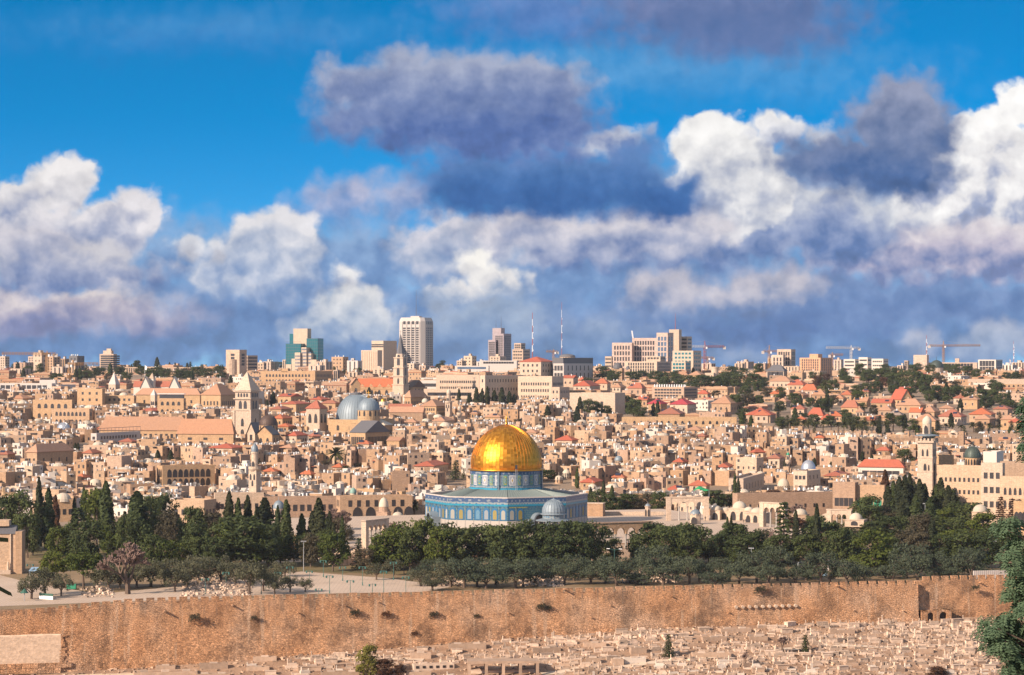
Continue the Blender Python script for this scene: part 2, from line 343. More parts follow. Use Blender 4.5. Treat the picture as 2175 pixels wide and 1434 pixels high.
def rooftile(name, cols, island=False):
    m, t, b = M_base(name, 0.85); tc = t.new('ShaderNodeTexCoord'); ob = tc.outputs['Object']
    r = t.new('ShaderNodeNewGeometry').outputs['Random Per Island'] if island else t.new('ShaderNodeObjectInfo').outputs['Random']
    n = len(cols); base = t.ramp(r, [((i+0.5)/n, c) for i, c in enumerate(cols)])
    w = t.new('ShaderNodeTexWave', wave_type='BANDS', bands_direction='Z'); t.put(w.inputs['Vector'], ob); t.put(w.inputs['Scale'], 2.2); t.put(w.inputs['Distortion'], 1.0)
    f = t.m('MULTIPLY_ADD', t.m('SUBTRACT', t.noise(ob, 1.2, 5, 0.65), 0.5), 0.7, 0.95)
    f = t.m('MULTIPLY_ADD', w.outputs['Fac'], 0.15, f)
    c = t.v('SCALE', base); t.put(t.nt.nodes[-1].inputs['Scale'], f); t.put(b.inputs['Base Color'], c); return m
def pk(L): return [(r*1.02,g*.97,b*1.0) for r,g,b in L]
OLD = pk([(.36,.235,.13),(.42,.29,.17),(.33,.21,.12),(.46,.34,.215),(.39,.26,.15),(.30,.205,.13),(.50,.385,.26),(.40,.28,.19),(.35,.24,.155)])
NEW = pk([(.47,.36,.25),(.52,.42,.32),(.43,.33,.23),(.50,.40,.30)])
M = {}
M['old'] = stone('old_city_limestone', OLD)
M['old_i'] = stone('old_city_limestone_far', OLD, island=True, bump=0)
M['new'] = stone('new_city_limestone', NEW, blocks=1.2, stain=0.3, bump=0)
M['new_i'] = stone('new_city_limestone_far', NEW, island=True, blocks=1.2, stain=0.3, bump=0)
M['pale'] = stone('pale_dressed_stone', pk([(.52,.42,.30),(.48,.38,.27)]), stain=0.35)
M['ochre'] = stone('ochre_stone', pk([(.45,.31,.165),(.42,.28,.15)]), stain=0.4)
M['white'] = plain('whitewash', (.60,.53,.45), 0.8, var=0.1)
M['concrete'] = plain('pale_concrete', (.52,.46,.41), 0.85, var=0.08)
M['roofflat'] = plain('flat_roof_screed', (.40,.30,.22), 0.95, var=0.3, scale=0.6)
M['roofflat_i'] = plain('flat_roof_screed_far', (.40,.30,.22), 0.95, var=0.3, scale=0.6, island=True)
M['limedome'] = plain('lime_plaster_dome', (.52,.44,.34), 0.9, var=0.2)
M['limedome_i'] = plain('lime_plaster_dome_far', (.52,.44,.34), 0.9, var=0.25, island=True)
RED = [(.39,.095,.05),(.34,.105,.06),(.30,.12,.075),(.42,.12,.05)]
TAN = [(.40,.205,.115),(.36,.20,.12),(.42,.23,.14)]
M['red'] = rooftile('red_clay_tiles', RED); M['tan'] = rooftile('weathered_clay_tiles', TAN); M['red_i'] = rooftile('clay_tiles_far', RED+TAN, True)
M['glass'] = plain('dark_window_glass', (.035,.03,.03), 0.35, var=0.4)
M['glass_i'] = plain('dark_window_glass_far', (.04,.034,.033), 0.5, var=0.4, island=True)
M['bluegrey'] = plain('lead_sheet', (.20,.245,.275), 0.55, 0.2, var=0.15)
M['slate'] = plain('dark_roof_sheet', (.12,.115,.12), 0.7, var=0.2)
M['silver'] = plain('silver_paint', (.55,.56,.58), 0.35, 0.7, var=0.1)
M['brown'] = plain('brown_copper', (.09,.055,.04), 0.6, 0.2, var=0.2)
M['darkgreen'] = plain('patinated_copper', (.06,.08,.065), 0.55, 0.3, var=0.25)
M['green'] = plain('green_paint', (.03,.25,.14), 0.5, var=0.1)
M['tank'] = plain('white_tank', (.75,.74,.72), 0.5, var=0.06)
M['black'] = plain('black_plastic', (.03,.03,.032), 0.5, var=0.2)
M['dish'] = plain('grey_dish', (.13,.115,.105), 0.6, var=0.3)
M['solar'] = plain('solar_collector', (.02,.025,.05), 0.25, var=0.2)
M['steel'] = plain('galvanised_steel', (.35,.36,.37), 0.5, 0.5)
M['gpole'] = plain('green_lamp_post', (.05,.14,.12), 0.5)
M['wood'] = plain('bark', (.13,.09,.065), 0.95, var=0.3)
M['gold'] = None
# ------------------------------------------------------------------ ground, esplanade, platform, eastern wall
def soil(name, cols, scale=0.15, rough=0.95, speck=0.35, bump=0.3, slabs=0):
    m, t, b = M_base(name, rough); tc = t.new('ShaderNodeTexCoord'); ob = tc.outputs['Object']
    n = t.noise(ob, scale, 6, 0.62); c = t.ramp(n, [(0.3+0.4*i/(len(cols)-1), k) for i, k in enumerate(cols)])
    f = t.m('MULTIPLY_ADD', t.m('SUBTRACT', t.noise(ob, 1.7, 5, 0.7), 0.5), 2*speck, 1.0)
    if slabs:
        br = t.new('ShaderNodeTexBrick'); t.put(br.inputs['Vector'], ob); t.put(br.inputs['Scale'], 1/slabs); br.inputs['Color1'].default_value = (1,1,1,1); br.inputs['Color2'].default_value = (.93,.93,.93,1); br.inputs['Mortar'].default_value = (.68,.68,.68,1); br.inputs['Mortar Size'].default_value = .025
        c = t.mix(1.0, c, br.outputs[0], 'MULTIPLY')
    c = t.v('SCALE', c); t.put(t.nt.nodes[-1].inputs['Scale'], f); t.put(b.inputs['Base Color'], c)
    bp = t.new('ShaderNodeBump'); bp.inputs['Strength'].default_value = bump; bp.inputs['Distance'].default_value = 0.3
    t.put(bp.inputs['Height'], t.noise(ob, 1.1, 6, 0.7)); t.put(b.inputs['Normal'], bp.outputs[0]); return m
M['cem'] = soil('cemetery_soil', [(.19,.105,.06),(.30,.185,.115),(.42,.28,.185)], 0.12, speck=0.5, bump=0.6)
M['mount'] = soil('hillside_soil', [(.2,.13,.07),(.32,.22,.13)], 0.05)
M['pave'] = soil('esplanade_flagstones', [(.47,.35,.255),(.57,.44,.33)], 0.06, speck=0.25, bump=0.05, slabs=4.0)
M['dirt'] = soil('garden_earth', [(.12,.085,.035),(.21,.14,.07),(.28,.185,.10)], 0.1, speck=0.3)
M['lawn'] = soil('winter_lawn', [(.085,.085,.02),(.15,.11,.04),(.2,.13,.06)], 0.14, speck=0.25)
M['city'] = soil('city_lanes', [(.2,.14,.09),(.3,.22,.15)], 0.05)
M['path'] = soil('trodden_path', [(.52,.40,.29),(.58,.46,.34)], 0.2, speck=0.1, bump=0.1)
def ground():
    S = [-1400,-900,-640,-560,-480,-400,-330,-270,-220,-190,-160,-140,-120,-105,-90,-80,-70,-62,-55,-49,-43,-38,-33,-28,-23,-19,-15,-11,-8,-5,-2.5,-0.02,0.02,
         6,20,40,70,100,140,180,230,280]
    b = MB(); NX = 96; rows = []
    for s in S:
        r = []
        for i in range(NX+1):
            u = -1+2*i/NX; x = 420*u; y = Dw(x)+s
            z = G(x, y)
            if -75 < s < -1: z += 0.45*noise.noise(Vector((x*.09, y*.12, 3)))*smooth(-s, 1, 8)
            r.append((x, y, z))
        rows.append(r)
    Y = [930,960,1000,1050,1100,1150,1200,1260,1320,1380,1450,1520,1600,1700,1800,1900,2000,2150,2300,2450,2600,2800,3000,3500,4000,6000,9000,15000,30000]
    for y in Y:
        hw = 420 if y < 940 else max(430, y*0.5)
        rows.append([(hw*(-1+2*i/NX), y + (0.241*420*(-1+2*i/NX) if y < 940 else 0), G(hw*(-1+2*i/NX), y)) for i in range(NX+1)])
    for r in rows: b.v += r
    n = NX+1
    for k in range(len(rows)-1):
        s0 = S[k] if k < len(S) else 999
        mi = 1 if s0 < -170 else 0 if s0 < 0 else 2 if s0 < 280 else 3
        for i in range(NX): b.f.append((k*n+i, k*n+i+1, (k+1)*n+i+1, (k+1)*n+i)); b.m.append(mi)
    kind(b.build('ground', [M['cem'], M['mount'], M['dirt'], M['city']]), 'structure')
ground()
ESP = -4.6
def ell(px, py, z=ESP):
    D = (CAMZ-z)*FPX/(py-HY); return (X(px, D), D)
def patch(name, pts, z, mat, px=True):
    P = [ell(*p, z) for p in pts] if px else pts
    b = MB(); b.quad([(x, y, z) for x, y in P]); 
    return kind(b.build(name, mat), 'structure')
patch('plaza_paving', [(-60,1290),(150,1282),(420,1272),(620,1262),(900,1257),(960,1246),(820,1228),(640,1214),(470,1236),(210,1262),(40,1232),(-60,1206)], ESP+.02, M['pave'])
patch('garden_lawn', [(600,1212),(900,1222),(960,1205),(800,1182),(560,1188),(520,1200)], ESP+.03, M['lawn'])
patch('park_lawn', [(60,1190),(240,1200),(420,1195),(420,1150),(80,1150)], ESP+.03, M['lawn'])
patch('garden_path', [(540,1196),(700,1192),(700,1186),(540,1189)], ESP+.05, M['pave'])
patch('northern_paving', [(1690,1206),(1830,1206),(1830,1188),(1700,1192)], ESP+.03, M['path'])
patch('western_paving', [(540,1165),(800,1180),(1000,1130),(1260,1085),(1420,1080),(1420,1060),(900,1072),(560,1095)], ESP+.02, M['pave'])
# raised platform
PA = Vector((-41, 690)); PE = Vector((.925, .38)).normalized(); PN = Vector((-.38, .925)).normalized()
def plat(a, n): p = PA + PE*a + PN*n; return (p.x, p.y)
b = MB(); b.prism([plat(0,0), plat(160,0), plat(165,148), plat(0,150)], -5.2, 0.0, 1, True, 0)
kind(b.build('platform', [M['pave'], M['old']]), 'structure')
def steps(name, c, dirv, width, n=14, rise=0.33, run=0.62):
    d = Vector(dirv).normalized(); e = Vector((d.y, -d.x)); b = MB()
    for i in range(n):
        z1 = -rise*(i+1) + .0; o = Vector(c) + d*(run*i); q = o + d*run; w = e*(width/2)
        if z1 < ESP: break
        b.prism([tuple(o+w), tuple(q+w), tuple(q-w), tuple(o-w)], -5.2, z1)
    a = b.v
    return kind(b.build(name, M['pave']), 'structure')
steps('eastern_steps', plat(73, -.02), -PN, 22)
steps('southern_steps', plat(-.02, 18), -PE, 18)
# eastern city wall ---------------------------------------------------
def wallmat():
    m, t, b = M_base('weathered_rampart_stone', 0.95); tc = t.new('ShaderNodeTexCoord'); ob = tc.outputs['Object']
    n1 = t.noise(ob, 0.055, 5, 0.6); base = t.ramp(n1, [(.32,(.49,.24,.11)),(.5,(.555,.305,.16)),(.66,(.58,.37,.235))])
    vo = t.new('ShaderNodeTexVoronoi'); t.put(vo.inputs['Vector'], t.v('ADD', t.v('MULTIPLY', ob, (1,1,1.5)), t.v('MULTIPLY', t.noise(ob, .8, 3, .5, True), (.5,.5,.5)))); t.put(vo.inputs['Scale'], 1.7)
    sp = t.new('ShaderNodeSeparateColor'); t.put(sp.inputs[0], vo.outputs['Color'])
    ve = t.new('ShaderNodeTexVoronoi', feature='DISTANCE_TO_EDGE'); t.put(ve.inputs['Vector'], vo.inputs['Vector'].links[0].from_socket); t.put(ve.inputs['Scale'], 1.7)
    joint = t.sstep(ve.outputs['Distance'], 0.0, 0.09)
    stv = t.v('MULTIPLY', ob, (0.55, 0.55, 0.035)); streak = t.noise(stv, 1.0, 5, 0.6)
    dark = t.noise(ob, 0.16, 6, 0.72)
    sx = t.new('ShaderNodeSeparateXYZ'); t.put(sx.inputs[0], ob); wob = t.m('MULTIPLY_ADD', n1, 5.0, sx.outputs[2])
    f = t.m('MULTIPLY_ADD', t.m('SUBTRACT', sp.outputs[0], .5), t.sstep(wob, -5.0, -10.5, .18, .55), 1.0)
    f = t.m('MULTIPLY_ADD', t.m('SUBTRACT', streak, .5), .8, f)
    f = t.m('MULTIPLY', f, t.m('MULTIPLY_ADD', joint, .15, .88))
    f = t.m('MULTIPLY', f, t.sstep(dark, .34, .56, .52, 1.06))
    c = t.v('SCALE', base); t.put(t.nt.nodes[-1].inputs['Scale'], f)
    # grey lichen and wash-outs under the battlements
    drip = t.m('MULTIPLY', t.sstep(t.noise(t.v('MULTIPLY', ob, (1.1,1.1,.05)), 1.0, 3, .5), .55, .68), t.sstep(sx.outputs[2], -9.0, -4.5))
    c = t.mix(t.m('MULTIPLY', drip, .55), c, (.20,.15,.11))
    pale = t.m('MULTIPLY', t.sstep(t.noise(t.v('MULTIPLY', ob, (.6,.6,.04)), 1.3, 3, .5), .60, .70), .5)
    c = t.mix(pale, c, (.66,.46,.31))
    t.put(b.inputs['Base Color'], c)
    bp = t.new('ShaderNodeBump'); bp.inputs['Strength'].default_value = .9; bp.inputs['Distance'].default_value = .35
    h = t.m('MULTIPLY_ADD', sp.outputs[1], .5, t.m('MULTIPLY_ADD', joint, .5, t.noise(ob, 1.5, 6, .7)))
    t.put(bp.inputs['Height'], h); t.put(b.inputs['Normal'], bp.outputs[0]); return m
M['rampart'] = wallmat()
def ztopw(x): return -3.55 - 2.6*smooth(-x, 84, 128) + (0.8 if x > XSTEP else 0)
XSTEP = 104.5
def east_wall():
    r = thing('city_wall', 'long crenellated rampart of orange stone above the cemetery', 'wall', (0, 601, 0), mark='the rampart')
    O = Vector((0, 601, 0)); T = Vector((1, .241, 0)).normalized(); N = Vector((.241, -1, 0)).normalized()
    def pt(x, off, z):  # off: towards the camera
        if x < XSTEP+.01 and off > -1.5: off += 1.9
        p = Vector((x, Dw(x), 0)) + N*off - O; return (p.x, p.y, z)
    def body(xa, xb, off, step):
        b = MB(); k = int((xb-xa)/step)+1
        for i in range(k):
            x0, x1 = xa+(xb-xa)*i/k, xa+(xb-xa)*(i+1)/k; nz = 6
            za0, za1 = ztopw(x0+.01), ztopw(x1-.01); f0, f1 = zfoot(x0)-2.5, zfoot(x1)-2.5
            def o(x, q): return off + .55*(1-q) + .25*noise.noise(Vector((x*.12, q*3, 5)))   # slight batter and bulges
            for j in range(nz):
                q0, q1 = j/nz, (j+1)/nz
                b.quad([pt(x0,o(x0,q0),f0+(za0-f0)*q0), pt(x1,o(x1,q0),f1+(za1-f1)*q0), pt(x1,o(x1,q1),f1+(za1-f1)*q1), pt(x0,o(x0,q1),f0+(za0-f0)*q1)])
            b.quad([pt(x0,o(x0,1),za0), pt(x1,o(x1,1),za1), pt(x1,-1.9,za1), pt(x0,-1.9,za0)])
            b.quad([pt(x1,-1.9,f1), pt(x0,-1.9,f0), pt(x0,-1.9,za0), pt(x1,-1.9,za1)])
        for x in (xa, xb):
            f, za = zfoot(x)-2.5, ztopw(x); q = [pt(x,off+.6,f), pt(x,-1.9,f), pt(x,-1.9,za), pt(x,off,za)]
            b.quad(q)
        return b
    body(-190, XSTEP, 0.5, 3.2).build('wall_body', M['rampart'], r)
    body(XSTEP+.02, 240, 0.5, 3.2).build('recessed_wall_body', M['rampart'], r)
    rr = random.Random(5); x = -131.0; i = 0; me = {}
    while x < 150:
        w = 1.8; off = 0.42
        if not (x < XSTEP < x+w):
            b = MB(); h = 1.05+rr.uniform(-.08,.08)
            p = [pt(x,off,0), pt(x+w,off,0), pt(x+w,off-.7,0), pt(x,off-.7,0)]
            z = ztopw(x+w/2)
            b.prism([(q[0],q[1]) for q in p], z-.02, z+h); p2 = [pt(x-.04,off+.05,0), pt(x+w+.04,off+.05,0), pt(x+w+.04,off-.75,0), pt(x-.04,off-.75,0)]
            b.prism([(q[0],q[1]) for q in p2], z+h, z+h+.1)
            b.build('merlon', M['rampart'], r)
        x += w+.72+rr.uniform(-.05,.05)
    # parapet walk strip seen through the gaps
    # ten column drums set through the masonry
    for k in range(10):
        px = 1557+k*14.4; x = X(px, 613); z = Z(1288.5, 613)
        b = MB(); p = Vector(pt(x, .1, z)); b.tube(p, p+N*1.25, .42, .42, 10); b.build('column_drum', M['pale'], r)
    for px, py, s in [(347,1297,1.2),(1192,1250,.7),(490,1284,.8),(1770,1243,.7),(1540,1299,.5),(2080,1238,.6),(1420,1265,.3),(930,1303,.35),(800,1277,.3),(730,1285,.3),(1075,1300,.35),(1250,1310,.3),(1290,1284,.3),(1805,1295,.35),(1910,1296,.4),(630,1300,.35),(425,1322,.4),(408,1322,.3)]:
        D = 601+.241*X(px, 600); x = X(px, D); z = Z(py, D); b = MB(); p = Vector(pt(x, .3, z)); b.tube(p, p+N*(.75+.9*s)+Vector((0,0,.1)), .16+.14*s, .14+.1*s, 6); b.build('stone_spout', M['rampart'], r)
    # smooth repaired face and big ashlars at the foot, southern end
    b = MB(); x0, x1 = -150, X(146, 586)
    b.quad([pt(x0,1.38,-24), pt(x1,1.38,-24), pt(x1,1.05,-10.7), pt(x0,1.05,-10.7)]); b.quad([pt(x0,1.05,-10.7), pt(x1,1.05,-10.7), pt(x1,.3,-10.2), pt(x0,.3,-10.2)]); b.quad([pt(x1,1.38,-24), pt(x1,-.5,-24), pt(x1,-.5,-10.4), pt(x1,1.05,-10.7)])
    b.build('repaired_face', M['pave_wall'], r); b = MB(); z = -20.0
    while z < -10.6:
        hh = rr.uniform(.35,.8); xe = x1+rr.uniform(.1,1.5); q = [pt(x1-.3,1.42-.03*(z+24),0), pt(xe,1.40-.03*(z+24),0), pt(xe,.2,0), pt(x1-.3,.2,0)]; b.prism([(k[0],k[1]) for k in q], z, min(z+hh-.03,-10.72)); z += hh
    b.build('ragged_edge', M['rampart'], r)
    b = MB(); 
    for rowi in range(2):
        x = -126.0
        while x < X(146+rowi*20, 586):
            w = rr.uniform(1.2, 2.6); p = [pt(x,1.7-.15*rowi,0), pt(x+w-.1,1.7-.15*rowi,0), pt(x+w-.1,.6,0), pt(x,.6,0)]; z = -19.6+rowi*1.25
            b.prism([(q[0],q[1]) for q in p], z, z+1.17); x += w
    b.build('ashlar_course', M['rampart'], r)
M['pave_wall'] = stone('repointed_masonry', [(.60,.44,.31),(.60,.44,.31)], stain=.35, blocks=.8)
east_wall()
# ------------------------------------------------------------------ the golden-domed shrine
def goldmat():
    m, t, b = M_base('gilded_copper_panels', .27); b.inputs['Metallic'].default_value = 1.0
    tc = t.new('ShaderNodeTexCoord'); r = t.new('ShaderNodeNewGeometry').outputs['Random Per Island']
    c = t.ramp(r, [(0,(.62,.25,.02)),(.5,(.76,.325,.032)),(1,(.86,.41,.05))])
    f = t.m('MULTIPLY_ADD', t.noise(tc.outputs['Object'], .5, 4, .6), .3, .78); c = t.v('SCALE', c); t.put(t.nt.nodes[-1].inputs['Scale'], f)
    t.put(b.inputs['Base Color'], c); t.put(b.inputs['Roughness'], t.m('MULTIPLY_ADD', r, .12, .40)); return m
M['gold'] = goldmat(); M['goldrib'] = plain('gilded_rib', (.75,.36,.05), .4, 1.0, var=.1)
def tilemat(name, c1, c2, c3, scale, white=.0, bands=None):
    """glazed tile field: small repeating motif of three glazes"""
    m, t, b = M_base(name, .35); tc = t.new('ShaderNodeTexCoord'); ob = tc.outputs['Object']
    sx = t.new('ShaderNodeSeparateXYZ'); t.put(sx.inputs[0], ob)
    u = t.m('ADD', sx.outputs[0], sx.outputs[1]); 
    a = t.m('SINE', t.m('MULTIPLY', u, scale*2*pi)); z = t.m('SINE', t.m('MULTIPLY', sx.outputs[2], scale*2*pi)); k = t.m('MULTIPLY', a, z)
    n = t.noise(ob, scale*2.6, 4, .7)
    f = t.m('MULTIPLY_ADD', k, .28, n)
    c = t.ramp(f, [(.34,c1),(.48,c2),(.60,c1),(.68,c3)]); t.put(b.inputs['Base Color'], c); return m
T_ins = tilemat('inscription_tiles', (.042,.085,.16), (.03,.07,.19), (.2,.23,.26), .55)
T_wht = tilemat('white_band_tiles', (.18,.23,.25), (.28,.29,.29), (.04,.14,.24), .8)
T_trq = tilemat('turquoise_tiles', (.012,.20,.31), (.016,.26,.35), (.024,.16,.31), .8)
T_pat = tilemat('blue_white_tiles', (.028,.115,.16), (.11,.165,.18), (.016,.085,.17), .7)
T_grn = tilemat('green_tiles', (.02,.23,.19), (.07,.28,.24), (.30,.34,.22), .7)
T_yel = tilemat('yellow_green_tiles', (.26,.24,.06), (.12,.22,.16), (.40,.30,.05), .9)
T_blu = plain('cobalt_glaze', (.02,.13,.27), .35, var=.1)
T_drk = tilemat('drum_tiles', (.09,.15,.19), (.16,.21,.24), (.04,.09,.16), .6)
T_lat = {0: plain('grey_lattice', (.20,.23,.25), .5, var=.15, scale=4), 1: plain('yellow_lattice', (.24,.19,.05), .5, var=.3, scale=4), 2: plain('pale_lattice', (.30,.30,.26), .5, var=.2, scale=4), 3: plain('blue_lattice', (.08,.20,.30), .5, var=.3, scale=4)}
M['marble'] = plain('veined_marble', (.36,.325,.285), .5, var=.12)
def archpoly(w, h, n=8, point=.12):
    """outline of a slightly pointed arch, width w, height h, foot at z = 0"""
    r = w/2; s = h-r*(1+point); p = [(-r,0),(r,0)]
    for i in range(n+1):
        a = pi*i/n; p.append((r*cos(a), s + r*sin(a)*(1+point)))
    return p
def archplate(b, o, ux, w, h, depth, mat=0, point=.12, n=8):
    """arched plate standing on point o, along unit vector ux, depth towards the viewer side (ux rotated -90)"""
    nx, ny = ux[1], -ux[0]; P = archpoly(w, h, n, point); k = len(P); base = len(b.v)
    for d in (0, depth):
        for (u, z) in P: b.v.append((o[0]+ux[0]*u+nx*d, o[1]+ux[1]*u+ny*d, o[2]+z))
    b.f.append(tuple(base+k+i for i in range(k))); b.m.append(mat)
    for i in range(k):
        j = (i+1) % k; b.f.append((base+i, base+j, base+k+j, base+k+i)); b.m.append(mat)
def shrine():
    CX, CY = X(1075.5, 800), 800.0; rz = radians(1.0)
    r = thing('golden_dome_shrine', 'octagonal blue-tiled shrine with a great golden dome on the platform', 'shrine', (CX, CY, 0), rz, mark='the golden dome')
    R = 26.9; oct_ = lambda rad: [(rad*cos(-pi/2+k*pi/4), rad*sin(-pi/2+k*pi/4)) for k in range(8)]
    b = MB(); b.prism(oct_(R), -.3, 3.05, cap=False); b.build('marble_base', M['marble'], r)
    def band(name, z0, z1, mat, off=0.0, parent=r): b = MB(); b.prism(oct_(R+off), z0, z1, 0, False); return b.build(name, mat, parent)
    tw = band('tile_wall', 3.05, 7.75, T_pat)
    band('turquoise_band', 7.75, 8.35, T_trq, .06, tw); band('white_band', 8.35, 9.05, T_wht, .02, tw); band('inscription_band', 9.05, 10.35, T_ins, .04, tw)
    b = MB(); o1, o0 = oct_(R+.12), oct_(R-1.0)
    for k in range(8):
        j = (k+1) % 8
        b.quad([(*o1[k],10.35),(*o1[j],10.35),(*o1[j],10.65),(*o1[k],10.65)]); b.quad([(*o1[k],10.65),(*o1[j],10.65),(*o0[j],10.65),(*o0[k],10.65)]); b.quad([(*o0[j],8.2),(*o0[k],8.2),(*o0[k],10.65),(*o0[j],10.65)])
    b.build('parapet', M['concrete'], r)
    # lead roof rising to the drum
    b = MB(); e0, e1 = oct_(R-1.02), [(12.6*cos(-pi/2+k*pi/4), 12.6*sin(-pi/2+k*pi/4)) for k in range(8)]
    for k in range(8):
        j = (k+1) % 8; n = 16
        b.quad([(*e0[k],9.0),(*e0[j],9.0),(*e1[j],12.4),(*e1[k],12.4)])
        for i in range(n+1):
            q = i/n; p0 = Vector((*[e0[k][c]+(e0[j][c]-e0[k][c])*q for c in (0,1)], 9.03)); p1 = Vector((*[e1[k][c]+(e1[j][c]-e1[k][c])*q for c in (0,1)], 12.43))
            b.tube(p0, p1, .10, .10, 4)
    b.build('roof', plain('weathered_lead_roof', (.19,.23,.215), .6, .1, var=.15), r)
    # arched windows, seven bays to each face
    for k in range(8):
        j = (k+1) % 8; A, B = Vector((*oct_(R)[k],0)), Vector((*oct_(R)[j],0)); ux = (B-A).normalized(); L = (B-A).length
        for i in range(7):
            c = A + ux*(L*(i+.5)/7)
            if k == 0 and i in (2, 3, 4) : continue          # the eastern porch stands here
            b = MB(); archplate(b, (c.x, c.y, 3.3), (ux.x, ux.y), 2.25, 3.85, .10, 0)
            f = b.build('window', T_blu, r)
            b = MB(); archplate(b, (c.x, c.y, 3.5), (ux.x, ux.y), 1.35, 3.0, .14, 0); b.build('lattice', T_lat[[2,1,0,3,0,1,2][i]], f)
            p = A + ux*(L*i/7)
            if i: 
                b = MB(); b.rbox(p.x, p.y, 3.1, .16, .2, 4.5, atan2(ux.y, ux.x)); b.build('tile_strip', T_wht, r)
            b = MB(); b.rbox(p.x, p.y, -.3, .09, .1, 3.3, atan2(ux.y, ux.x)); b.build('marble_joint', M['slate'], r)
        if k in (7, 0, 6):
            for i in range(5):
                c = A + ux*(L*(i+.75)/5.5); b = MB(); b.rbox(c.x, c.y, 7.4, .12, .9, .16, atan2(ux.y, ux.x)); b.build('spout', M['slate'], r)
        if k == 0:   # yellow bordered tile fields either side of the porch
            for q in (.03, .66):
                p0, p1 = A+ux*(L*q), A+ux*(L*(q+.31)); b = MB(); nn = Vector((ux.y, -ux.x, 0))*.03
                for (za, zb) in ((7.25,7.55),): b.quad([tuple(p0+nn+Vector((0,0,za))), tuple(p1+nn+Vector((0,0,za))), tuple(p1+nn+Vector((0,0,zb))), tuple(p0+nn+Vector((0,0,zb)))])
                b.build('tile_border', T_yel, r)
        if k in (0, 6):  # porches: vaulted canopy before the doors
            c = (A+B)/2; nn = Vector((ux.y, -ux.x, 0)); ang = atan2(ux.y, ux.x)
            po = b = MB(); w = 4.2 if k == 0 else 3.4
            for sgn in (-1, 1):
                q = c + ux*(sgn*(w/2+.9)) + nn*1.5; b.rbox(q.x, q.y, 0, 1.8, 2.9, 3.6, ang)
            for i in range(10):
                a0, a1 = pi*i/10, pi*(i+1)/10; ro = w/2+.25
                def P(a, d, rr_): return tuple(c + ux*(rr_*cos(a)) + nn*d + Vector((0,0,3.3+rr_*sin(a))))
                b.quad([P(a0,.1,ro),P(a1,.1,ro),P(a1,3.0,ro),P(a0,3.0,ro)]); b.quad([P(a1,3.0,ro),P(a0,3.0,ro),P(a0,3.0,ro-.45),P(a1,3.0,ro-.45)])
            b.build('porch', M['bluegrey'], r)
            b = MB(); archplate(b, tuple(c+Vector((0,0,0))), (ux.x, ux.y), 3.4, 4.7, .16, 0); b.build('doorway', M['slate'], r)
    # drum with tile panels
    b = MB(); b.lathe([(12.0,12.0),(12.0,18.35)], 64); d = b.build('drum', T_drk, r)
    b = MB(); b.lathe([(12.25,12.2),(12.25,12.75),(12.02,12.8)], 64); b.build('cyan_band', plain('cyan_glaze', (.016,.26,.40), .35), d)
    b = MB(); b.lathe([(12.1,12.9),(12.1,13.5)], 64); b.build('lower_band', T_wht, d); b = MB(); b.lathe([(12.08,17.3),(12.08,18.2)], 64); b.build('upper_band', T_ins, d)
    def ring(b, a, da, z0, z1, rad, mat=0):
        n = 3
        for i in range(n):
            t0, t1 = a-da+2*da*i/n, a-da+2*da*(i+1)/n
            b.quad([(rad*cos(t0),rad*sin(t0),z0),(rad*cos(t1),rad*sin(t1),z0),(rad*cos(t1),rad*sin(t1),z1),(rad*cos(t0),rad*sin(t0),z1)], mat)
    wht, grn, gry, ylw = plain('white_glaze', (.50,.50,.50), .4), T_grn, plain('grey_lattice_tile', (.27,.28,.31), .4), plain('ochre_glaze', (.40,.27,.08), .4)
    for i in range(32):
        a = -pi/2 + (i+.5)*2*pi/32 + .05; big = i % 2 == 0; da = .082 if big else .045
        b = MB(); ring(b, a, da, 13.75, 17.05, 12.06); f = b.build('drum_panel', wht if big else grn, d)
        b = MB(); ring(b, a, da*.8, 14.0, 16.8, 12.1); b.build('panel_field', gry if big else T_yel, f)
        b = MB()   # lozenge in the panel
        for s, z, mt in ((.62,1.25,0),(.26,.55,1)):
            rr_ = 12.13+.03*mt; q = [(a-da*s,15.4),(a,15.4-z),(a+da*s,15.4),(a,15.4+z)]
            b.quad([(rr_*cos(t_),rr_*sin(t_),z_) for t_, z_ in q], mt)
        b.build('panel_lozenge', [wht if big else T_trq, ylw], f)
    for a in (-1.80, -.33, 1.3, 2.84):
        b = MB(); b.rbox(12.25*cos(a), 12.25*sin(a), 12.2, .55, .7, 6.1, a); b.build('buttress', T_drk, d)
    # dome: separate gilded panels, each set a hair out of true
    prof_ = [(11.55,18.75),(11.72,20.2),(11.7,21.6),(11.45,23.2),(10.95,24.8),(10.3,26.3),(9.45,27.8),(8.3,29.2),(7.0,30.45),(5.5,31.55),(3.9,32.4),(2.3,33.0),(.85,33.35),(.1,33.45)]
    def rz_(t):
        k = min(int(t), len(prof_)-2); q = t-k; p0, p1, p2, p3 = prof_[max(k-1,0)], prof_[k], prof_[k+1], prof_[min(k+2,len(prof_)-1)]
        return tuple(.5*(2*p1[c]+(p2[c]-p0[c])*q+(2*p0[c]-5*p1[c]+4*p2[c]-p3[c])*q*q+(3*p1[c]-p0[c]-3*p2[c]+p3[c])*q**3) for c in (0,1))
    rr = random.Random(3); b = MB(); NS, NR = 60, 26
